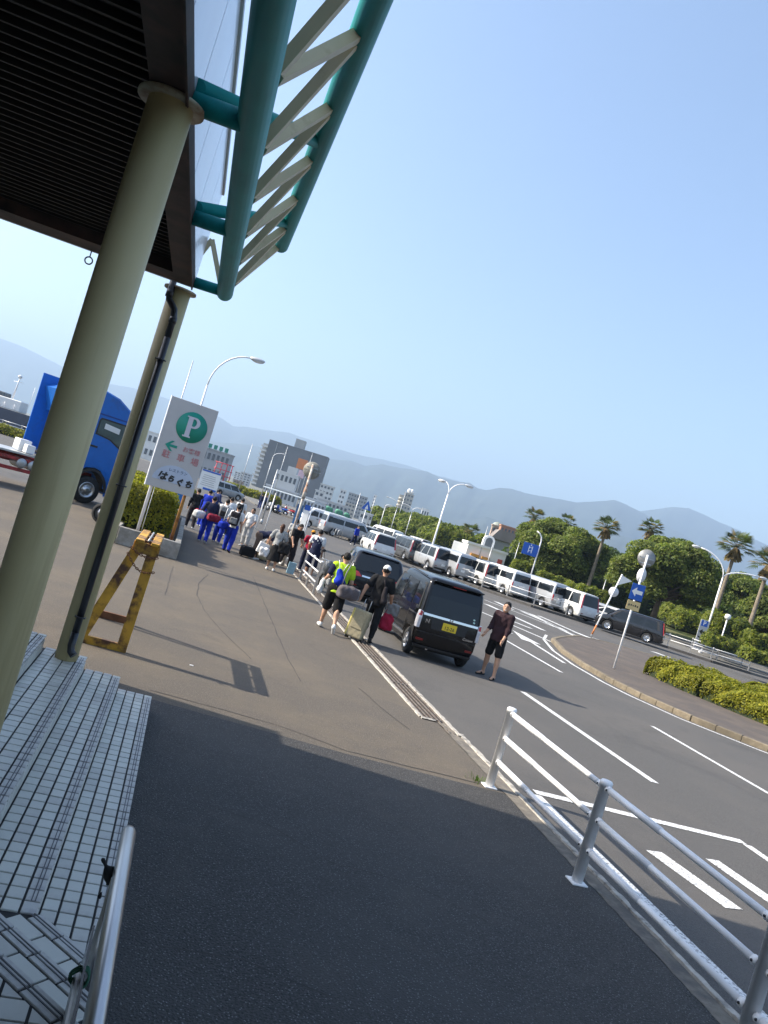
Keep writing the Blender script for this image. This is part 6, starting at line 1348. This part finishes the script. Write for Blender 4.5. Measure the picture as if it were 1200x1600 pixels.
for x in (-.28,.0): MB().box((x*w,-dp/2-.35,h_*.62),(w*.2,.7,.35)).build('awning', mat('orange_awning', (.6,.27,.05), .6, 0, .1, 2), b); MB().box((x*w,-dp/2-.03,h_*.36),(w*.18,.08,h_*.42)).build('window', M_win, b)
MB().box((w*.38,-dp/2-.06,h_*.4),(w*.12,.1,h_*.7)).build('door', mat('red_door', (.45,.07,.05), .6, 0, .1, 2), b)
p = atd(761,857,103); o = thing('arch_gable', 'white rounded arch gable with dark opening above shop roof', 'building', (p.x, p.y, 0), -YAW); zt = atd(757,834,103).z; ra = 9*103/F; zc = zt-ra
MB().prism([(-ra,0),(ra,0)]+[(ra*math.cos(a), zc+ra*math.sin(a)) for a in [i*math.pi/14 for i in range(15)]], lambda a, c, q: (a, 1.2*q, c)).build('gable', M_swhite, o) if False else None
MB().prism([(-ra,0),(ra,0)]+[(ra*math.cos(a), zc+ra*math.sin(a)) for a in [i*math.pi/14 for i in range(15)]], lambda a, c, q: (a, 1.2-1.2*q, c)).build('gable', M_swhite, o); MB().prism([(-ra*.62,1)]+[(ra*.62,1)]+[(ra*.62*math.cos(a), zc+ra*.62*math.sin(a)) for a in [i*math.pi/14 for i in range(15)]], lambda a, c, q: (a, -.06*q+.02, c)).build('opening', M_win, o)
p = atd(720,866,104); o = thing('box_container', 'white box container beside the roadside shop', 'container', (p.x, p.y, 0), -YAW-.2); zt = atd(722,845,104).z; MB().box((0,1,zt/2),(2.6,3.4,zt-.5), ch=.03).build('box', M_swhite, o); MB().box((1.32,1,zt/2),(.03,3.2,zt-.8)).build('side', M_back, o)
for i, (px, py, w_) in enumerate(((512,793,14),(528,798,13),(540,803,10))):
    p = atd(px, py+8, 150); zt = atd(px, py, 150).z; o = obj('green_cover', SDF(.3).rbox((0,0,zt/2),(w_*150/F/2,1.4,zt/2+.2),.3).wr(.08, 2.5).mesh('green_cover', mat('green_tarp', (.06,.22,.14), .7, 0, .15, 1), .18), None, (p.x, p.y, 0)); o.rotation_euler = (0,0,-YAW); tag(o, ['green tarpaulin covered stack beside the white warehouse','green tarpaulin covered stack in the middle of three','green tarpaulin covered stack next to the silver van'][i], 'tarpaulin')
# harbour at far left: ship with masts, grass verge, fence
p = atd(15,650,110); o = thing('harbour_ship', 'white harbour ship with dark hull and radar mast', 'ship', (p.x, p.y, 0), -YAW); k = 110/F
MB().prism([(-6,0),(2.6,0),(3.4,2.2),(-6,2.2)], lambda a, c, q: (a, 2*q-1, c)[0:3] if False else (a, 2-3*q, c)).build('hull', mat('ship_hull', (.04,.05,.08), .5, 0, .1, 1), o); MB().box((-2.2,.5,3.0),(7,2.2,1.5), ch=.1).build('deckhouse', M_swhite, o); MB().box((-3,.5,4.0),(3.4,2,.7), ch=.1).build('wheelhouse', M_win, o)
for x in (-5,-3.6,-2.2,-.8,.6): MB().tube([(x,-.8,2.2),(x,-.8,3.1)], .04, 5).build('rail_post', M_wp, o)
MB().tube([(-.6,.5,3.6),(-.4,.5,7.2)], [.16,.06], 8).tube([(-1.1,.5,6.2),(.2,.5,6.3)], .04, 6).build('mast', M_wp, o); MB().ell((-.45,.5,7.0),(.3,.3,.25)).build('radar', M_swhite, o); MB().tube([(1.8,.5,2.2),(2.0,.5,6.2)], .03, 5).build('light_pole', M_wp, o)
MB().box((.5,-.55,3.1),(1.2,.04,.5)).build('red_lettering', mat('ship_red', (.5,.08,.06), .6, 0, .3, 2), o)
p = atd(10,690,75); hedge('long low green verge behind the truck bed', [(p.x-9,p.y+2),(p.x+3,p.y-1)], 3, .9, 90, 0, 120, .12, mats=HM, name='verge_shrub', cat='shrub')
p = atd(0,672,82); fence('pale harbour railing behind the truck bed', [(p.x-8+i*2.0,p.y+2-i*.5) for i in range(9)], (1.1,.8,.5,.2), .06, .03, bolts=False, z=.0)
p = atd(425,770,130); hedge('grassy shrub patch beyond the motorcycles', [(p.x-7,p.y+1),(p.x+1,p.y-1)], 4, 1.4, 91, 0, 60, .2, mats=HM, name='verge_shrub', cat='shrub')
p = atd(215,705,70); hedge('green verge seen between column and P sign', [(p.x-2,p.y+2),(p.x+5,p.y-1)], 3, .5, 92, 0, 90, .14, mats=HM, name='verge_shrub', cat='shrub')
# ================================================================ PEOPLE AND LUGGAGE
AWAY = -YAW; TOCAM = math.pi-YAW
C_lime = cloth('lime', (.42,.62,.03)); C_navy = cloth('navy', (.018,.022,.05)); C_blk = cloth('black', (.014,.014,.015)); C_char = cloth('charcoal', (.03,.026,.028)); C_maroon = cloth('maroon', (.034,.018,.022)); C_white = cloth('white', (.68,.68,.67)); C_blue = cloth('royal_blue', (.012,.035,.36)); C_grey = cloth('grey', (.22,.22,.22)); C_lgrey = cloth('light_grey', (.42,.42,.41)); C_red = cloth('red', (.36,.02,.05)); C_brown = cloth('brown', (.12,.085,.065)); C_cov = cloth('coverall', (.03,.045,.13)); C_tan = cloth('tan', (.42,.36,.22)); C_gold = cloth('gold', (.62,.52,.18)); C_gbag = cloth('bag_grey', (.115,.10,.105)); C_dkr = cloth('dark_red', (.22,.02,.04)); C_org = cloth('orange', (.6,.25,.02)); C_lb = cloth('light_blue', (.35,.55,.65))
def rb(c, d, r, M=None): return ('b', c, d, r, M)
def sdfm(name, m, parts, h=.014, k=.015, wr=None):
    S = SDF(k)
    for q in parts:
        if q[0] == 'b': S.rbox(q[1], q[2], q[3], q[4] if len(q) > 4 else None)
        elif q[0] == 'c': S.cone(*q[1:])
        else: S.ell(*q[1:])
    if wr: S.wr(*wr)
    return (name, S.mesh(name, m, h))
def backpack(label, root, T, Rw, m, m2, sc=1., dx=0.):
    p = T((dx, -.135, .17)); w = wpt(root, p); 
    return bag('backpack', label, 'backpack', [sdfm('pack', m, [rb((0,0,0),(.15*sc,.085*sc,.22*sc),.06)], .014, .02, (.004,30)), sdfm('front_pocket', m2, [rb((0,-.085*sc,-.07*sc),(.115*sc,.035*sc,.10*sc),.03)], .012, .01, (.003,40)),
        ('strap', MB().tube([(-.09*sc,.06,.20*sc),(-.10*sc,.12,.24*sc),(-.11*sc,.22,.18*sc),(-.11*sc,.21,.02),(-.09*sc,.08,-.12*sc)], .016, 6).mesh('strap', m)), ('strap', MB().tube([(.09*sc,.06,.20*sc),(.10*sc,.12,.24*sc),(.11*sc,.22,.18*sc),(.11*sc,.21,.02),(.09*sc,.08,-.12*sc)], .016, 6).mesh('strap', m))], w, root.rotation_euler.z)
def duffel(label, loc, rz, m, m2, L_=.5, r=.14, group=None, strap=None, name='duffel_bag'):
    ml = [sdfm('bag', m, [('c',(-L_/2+r,0,0),(L_/2-r,0,0),r,r,.02),rb((0,0,-.01),(L_/2,r*.92,r*.9),.07)], .015, .03, (.006,26)), sdfm('end_panel', m2, [rb((L_/2-.03,0,0),(.04,r*.8,r*.78),.03)], .014, .01), ('zip', MB().bar((-L_*.4,0,r+.012),(L_*.4,0,r+.012),.025,.012).mesh('zip', M_plast))]
    if strap: ml.append(('strap', MB().tube(strap, .014, 6).mesh('strap', m2)))
    return bag(name, label, 'bag', ml, loc, rz, group)
V1 = .0095
# -- man in lime shirt walking away
r, J, T, Rw = person('person in lime shirt and black shorts walking away with grey duffel bag', (3.62,16.95), 1.74, AWAY+.12, C_lime, C_blk, legs=((16,4,3),(-16,22,3,48)), arms=((8,14,62,-5),(2,12,18)), lean=4, sleeve=.62, hem=.47, blen=.50, vox=V1, shoes='white', loose=.9, bottom_loose=1.8, hair='short')
so, eb, wr_, d2 = J['arm0']; obj('dark_sleeve', SDF(.01).cone(so+(eb-so)*.15, so+(eb-so)*.66, .047*1.74, .046*1.74).mesh('dark_sleeve', C_navy, V1), r)
w = wpt(r, T((-.02,-.105,.17))); bag('drawstring_bag', 'royal blue drawstring bag on the back of lime shirt', 'bag', [sdfm('bag', C_blue, [('c',(-.05,0,.10),(.0,-.03,-.10),.05,.12,.05),rb((.03,-.03,-.14),(.11,.05,.07),.05)], .011, .03, (.007,30)), ('cord', MB().tube([(-.06,.0,.12),(-.10,.05,.26),(-.11,.16,.30)], .008, 5).tube([(.02,0,.10),(.08,.05,.26),(.10,.16,.28)], .008, 5).mesh('cord', C_white))], w, AWAY+.12)
w = wpt(r, T((.12,-.16,.0))); duffel('grey sports duffel bag slung at the hip of lime shirt person', w, AWAY+.35, C_gbag, C_grey, .46, .15, strap=[(-.18,0,.12),(-.13,.08,.40),(-.02,.20,.66),(.06,.26,.60)])
w = wpt(r, np.array(J['arm0'][2])+np.array([-.03,-.02,-.12])); bag('white_towel', 'white towel hanging from the bent arm of lime shirt person', 'towel', [sdfm('towel', C_white, [('c',(0,0,.08),(-.02,-.03,-.16),.05,.07,.03)], .012, .02, (.008,40))], w)
# -- person in black with white cap pulling suitcase
r, J, T, Rw = person('person in black shirt and white cap pulling a tan suitcase', (4.52,16.85), 1.72, AWAY-.10, C_blk, C_blk, legs=((14,10,2),(-14,10,2,18)), arms=((-22,24,6),(4,16,35)), lean=4, sleeve=.70, hem=.47, blen=.92, vox=V1, shoes='black', cap=C_white, skin=1, loose=1.2, bottom_loose=.5)
o = None
hw_ = wpt(r, J['arm0'][2]); hb = Vector((hw_.x, hw_.y, hw_.z))
M_case = cloth('case_tan', (.36,.31,.20)); sc0 = Vector((4.18,16.62,0)); sc1 = thing('suitcase', 'tan soft suitcase with gold edge pulled on wheels', 'suitcase', sc0, AWAY-.05); sc1.rotation_euler = (D2(-6), D2(4), AWAY-.25)
obj('case', sdfm('case', M_case, [rb((0,0,.36),(.19,.12,.31),.04)], .012, .01, (.002,30))[1], sc1); obj('gold_side', sdfm('gold_side', C_gold, [rb((-.175,0,.36),(.03,.123,.30),.025)], .011, .005)[1], sc1)
for x in (-.14,.14): MB().tube([(x*.5,.08,.66),(x*.5,.08,.92)], .010, 6).build('handle_rod', M_galv, sc1)
MB().tube([(-.075,.08,.92),(.075,.08,.92)], .016, 8).build('handle', M_plast, sc1)
for x in (-.15,.15):
    for y in (-.08,.08): MB().lathe([(.012,-.016),(.033,-.016),(.033,.016),(.012,.016)], (x,y,.033), 12, 'x').build('wheel', M_tyre, sc1)
MB().box((0,-.125,.40),(.26,.02,.30), ch=.008).build('front_pocket', M_case, sc1)
w = wpt(r, np.array(J['arm1'][2])+np.array([.02,-.02,-.30])); bag('red_bag', 'crimson cloth bag hanging from the hand of person in black', 'bag', [sdfm('bag', C_red, [rb((0,0,-.12),(.15,.09,.15),.06),('c',(-.05,0,.06),(.05,0,.05),.05,.05,.05)], .012, .03, (.007,28)), ('handle', MB().tube([(-.09,0,.05),(-.05,0,.24),(.03,0,.27),(.09,0,.05)], .012, 6).mesh('handle', C_dkr))], w, AWAY)
w = wpt(r, np.array(J['arm1'][2])+np.array([.07,.02,-.10])); bag('grey_bag', 'grey folded jacket bag held above the crimson bag', 'bag', [sdfm('bag', C_grey, [rb((0,0,0),(.15,.07,.14),.05)], .012, .02, (.006,34)), ('handle', MB().tube([(-.06,0,.12),(-.04,0,.2),(.04,0,.2),(.06,0,.12)], .01, 6).mesh('handle', C_grey))], w, AWAY-.2)
w = wpt(r, T((.07,-.085,.12))); bag('sling_bag', 'dark grey sling bag across the back of person in black', 'bag', [sdfm('bag', C_char, [('c',(-.02,0,.12),(.02,-.015,-.16),.04,.075,.03)], .011, .02, (.004,30)), ('strap', MB().tube([(-.02,0,.12),(-.08,.03,.26),(-.10,.12,.32)], .016, 6).mesh('strap', C_char))], w, AWAY-.1)
# -- person right of the kei van
r, J, T, Rw = person('smiling person in dark maroon polo shirt and black shorts beside the van', (7.30,16.42), 1.72, TOCAM-D2(38), C_maroon, C_blk, legs=((5,4,8),(-6,4,9)), arms=((8,5,24,2),(16,3,32,2)), lean=2, head=(14,0), sleeve=1.0, longsleeve=.5, hem=.475, blen=.43, vox=V1, sandals=True, face='smile', fat=1.08, loose=1.1, bottom_loose=.8, skin=0)
# -- group
GR = 'people gathered with luggage on the forecourt'
r, J, T, Rw = person('person in navy jacket and royal blue trousers carrying white and blue bags', (.98,29.2), 1.70, AWAY+.15, C_navy, C_blue, legs=((10,4),(-12,16,3,30)), arms=((5,20,30),(15,8,40)), longsleeve=.9, sleeve=1, group=GR)
w = wpt(r, T((-.20,-.06,.02))); duffel('white and blue sports bag at the side of navy jacket', w, AWAY+1.1, C_white, C_blue, .55, .14, strap=[(-.1,0,.12),(0,.1,.5),(.2,.1,.62)])
w = wpt(r, T((.10,-.10,.03))); duffel('dark red sports bag behind the navy jacket', w, AWAY+.6, C_dkr, C_navy, .48, .13)
r, J, T, Rw = person('person in white shirt and blue trousers between the two bag carriers', (1.52,30.6), 1.70, AWAY, C_white, C_blue, legs=((8,4),(-8,12,3,20)), arms=((5,10,20),(5,10,20)), group=GR); backpack('grey backpack with pale straps on middle white shirt', r, T, Rw, C_grey, C_char)
w = wpt(r, T((-.02,-.16,-.06))); duffel('royal blue sports bag at the hip of middle white shirt', w, AWAY+.3, C_blue, C_white, .5, .13)
r, J, T, Rw = person('person in white shirt and royal blue trousers wearing dark backpack and blue bag', (1.84,28.35), 1.68, AWAY-.05, C_white, C_blue, legs=((9,4),(-10,14,3,24)), arms=((5,14,25),(5,10,20)), shoes='black', group=GR); backpack('large dark backpack on the white shirt nearest the luggage', r, T, Rw, C_char, C_grey, 1.1)
w = wpt(r, T((-.19,-.04,-.02))); duffel('blue and white sports bag hanging beside dark backpack', w, AWAY+1.2, C_blue, C_white, .5, .13, strap=[(-.1,0,.12),(0,.05,.45),(.1,.1,.6)])
r, J, T, Rw = person('person with black backpack standing far behind the students', (2.6,39.0), 1.70, AWAY, C_white, C_char, group=GR); backpack('black backpack on the far standing person', r, T, Rw, C_blk, C_char)
person('person in dark coat and trousers beside the planter hedge', (.45,34.0), 1.68, AWAY+.4, C_blk, C_char, longsleeve=.9, sleeve=1, group=GR); duffel('crimson holdall at the side of dark coat', (.72,33.8,.75), AWAY+.3, C_red, C_dkr, .45, .13); person('person in navy coverall standing by the notice board', (1.5,42.5), 1.72, AWAY-.6, C_cov, C_cov, longsleeve=.95, sleeve=1, arms=((10,10,60),(10,10,60)), group=GR)
person('person in white T-shirt and grey wide trousers facing the crowd', (2.70,32.4), 1.60, TOCAM-.25, C_white, C_lgrey, hair='bob', arms=((8,10,45,10),(8,10,20)), face=True, bottom_loose=2.2, blen=.85, skin=1, group=GR, legs=((4,4),(-3,4)))
person('person in navy shirt bending over dark bags on the ground', (2.80,28.35), 1.66, AWAY-1.2, C_navy, C_brown, lean=72, legs=((14,18),(-4,10)), arms=((60,6,10),(62,6,10)), head=(0,20), blen=.8, group=GR, hair='short')
r, J, T, Rw = person('person in grey striped top and long black skirt with shopping bags', (3.22,26.1), 1.57, AWAY+.1, cloth('stripe_grey', (.33,.33,.32), .3), C_blk, skirt=.33, hair='long', haircol=M_hairb, arms=((8,24,18),(6,16,10)), sleeve=.8, group=GR, legs=((4,3),(-5,6)))
w = wpt(r, T((.15,-.05,.02))); bag('shoulder_bag', 'large black shoulder bag beside the long skirt', 'bag', [sdfm('bag', C_blk, [rb((0,0,-.05),(.20,.13,.20),.10)], .016, .03, (.008,22)), ('strap', MB().tube([(-.12,0,.10),(-.10,.05,.4),(-.06,.1,.55),(.06,.05,.35),(.12,0,.1)], .015, 6).mesh('strap', C_blk))], w, AWAY)
w = wpt(r, np.array(J['arm0'][2])+np.array([-.10,0,-.2])); bag('shopping_bag', 'white paper shopping bag left of the long skirt', 'bag', [('bag', MB().box((0,0,-.02),(.34,.16,.36), ch=.01).mesh('bag', C_white)), ('handle', MB().tube([(-.08,0,.16),(-.05,0,.28),(.05,0,.28),(.08,0,.16)], .008, 5).mesh('handle', C_white))], w, AWAY+.3, tilt=(0,.2))
w = wpt(r, np.array(J['arm0'][2])+np.array([-.02,-.12,-.32])); bag('shopping_bag', 'second white plastic bag crumpled under the paper bag', 'bag', [sdfm('bag', C_white, [rb((0,0,0),(.16,.10,.15),.06)], .016, .02, (.01,24))], w, AWAY)
person('person in black shirt leaning in behind the long skirt', (4.05,28.9), 1.72, TOCAM+.7, C_blk, C_char, lean=22, arms=((40,8,20),(40,8,20)), group=GR, skin=1); person('person with head bowed behind the white shopping bag', (4.2,29.7), 1.66, TOCAM+.4, C_blk, C_brown, lean=18, head=(0,20), arms=((30,8,30),(30,8,30)), group=GR)
person('person in red shirt and orange cap by the short fence', (4.72,29.0), 1.55, AWAY+.3, C_red, C_navy, cap=C_org, group=GR, arms=((10,12,50),(10,10,50))); r, J, T, Rw = person('person in navy vest over white sleeves beside the short fence', (4.66,27.2), 1.72, AWAY-.1, C_white, C_navy, blen=.60, arms=((12,16,50),(4,8,12)), skin=1, group=GR, bottom_loose=2.2, legs=((8,4),(-8,10)))
obj('vest', SDF(.03).ell(T((0,.0,.215)), (.112*1.72,.080*1.72,.118*1.72), Rw).cone(T((0,0,.12)), T((0,0,-.05)), .098*1.72, .104*1.72).cut(T((0,0,-.06)), (0,0,-1)).wr(.003,36).mesh('vest', C_navy, .014), r)
person('person in white shirt and navy trousers walking ahead of the students', (1.9,35.2), 1.70, AWAY+.1, C_white, C_navy, group=GR); person('person in royal blue tracksuit ahead beside the hedge', (.95,36.5), 1.70, AWAY-.2, C_blue, C_blue, longsleeve=.9, sleeve=1, group=GR); person('person in grey shirt behind the bowed head', (4.5,32.5), 1.68, AWAY, C_lgrey, C_char, group=GR)
# luggage on the ground
def case(label, x, y, rz, m, w_=.4, h_=.6, d_=.24):
    c = thing('suitcase', label, 'suitcase', (x, y, 0), rz); obj('case', sdfm('case', m, [rb((0,0,h_/2+.05),(w_/2,d_/2,h_/2),.05)], .016, .01)[1], c); MB().tube([(-.08,0,h_+.04),(-.07,0,h_+.1),(.07,0,h_+.1),(.08,0,h_+.04)], .012, 6).build('handle', M_plast, c)
    for x_ in (-w_*.38,w_*.38): MB().lathe([(.012,-.016),(.035,-.016),(.035,.016),(.012,.016)], (x_,0,.035), 10, 'x').build('wheel', M_tyre, c)
case('cream hard suitcase standing behind the white shopping bags', 3.15, 28.6, AWAY, C_tan); case('dark suitcase lying by the bending person', 2.55, 28.2, AWAY+.5, C_blk, .5, .34, .3)
duffel('dark brown holdall on the ground in front of the bending person', (2.62,28.75,.17), AWAY, C_brown, C_blk, .6, .17); duffel('black holdall on the ground beside the bending person', (3.0,28.9,.17), AWAY+.4, C_blk, C_char, .55, .16)
bag('blue_board', 'pale blue folded sheet standing by the short fence', 'sheet', [('sheet', MB().box((0,0,.22),(.26,.03,.40), ch=.005).mesh('sheet', C_lb))], (3.95,26.6,0), AWAY+.4, tilt=(.1,0))
for i, (px, py, c1, c2, lb) in enumerate(((404,795,C_navy,C_cov,'far person in purple-blue walking by the motorcycles'),(412,797,C_cov,C_blk,'far person in dark blue beside the motorcycles'),(424,800,C_blk,C_blk,'far person in black by the white pole'),(434,790,C_blue,C_navy,'far person in bright blue among the motorcycles'),(551,852,C_blue,C_navy,'far person in blue by the triangular sign'))):
    p = g(px, py); person(lb, (p.x, p.y), 1.68, AWAY+i, c1, c2, vox=.03, longsleeve=.9, sleeve=1, group='distant people by the motorcycles')
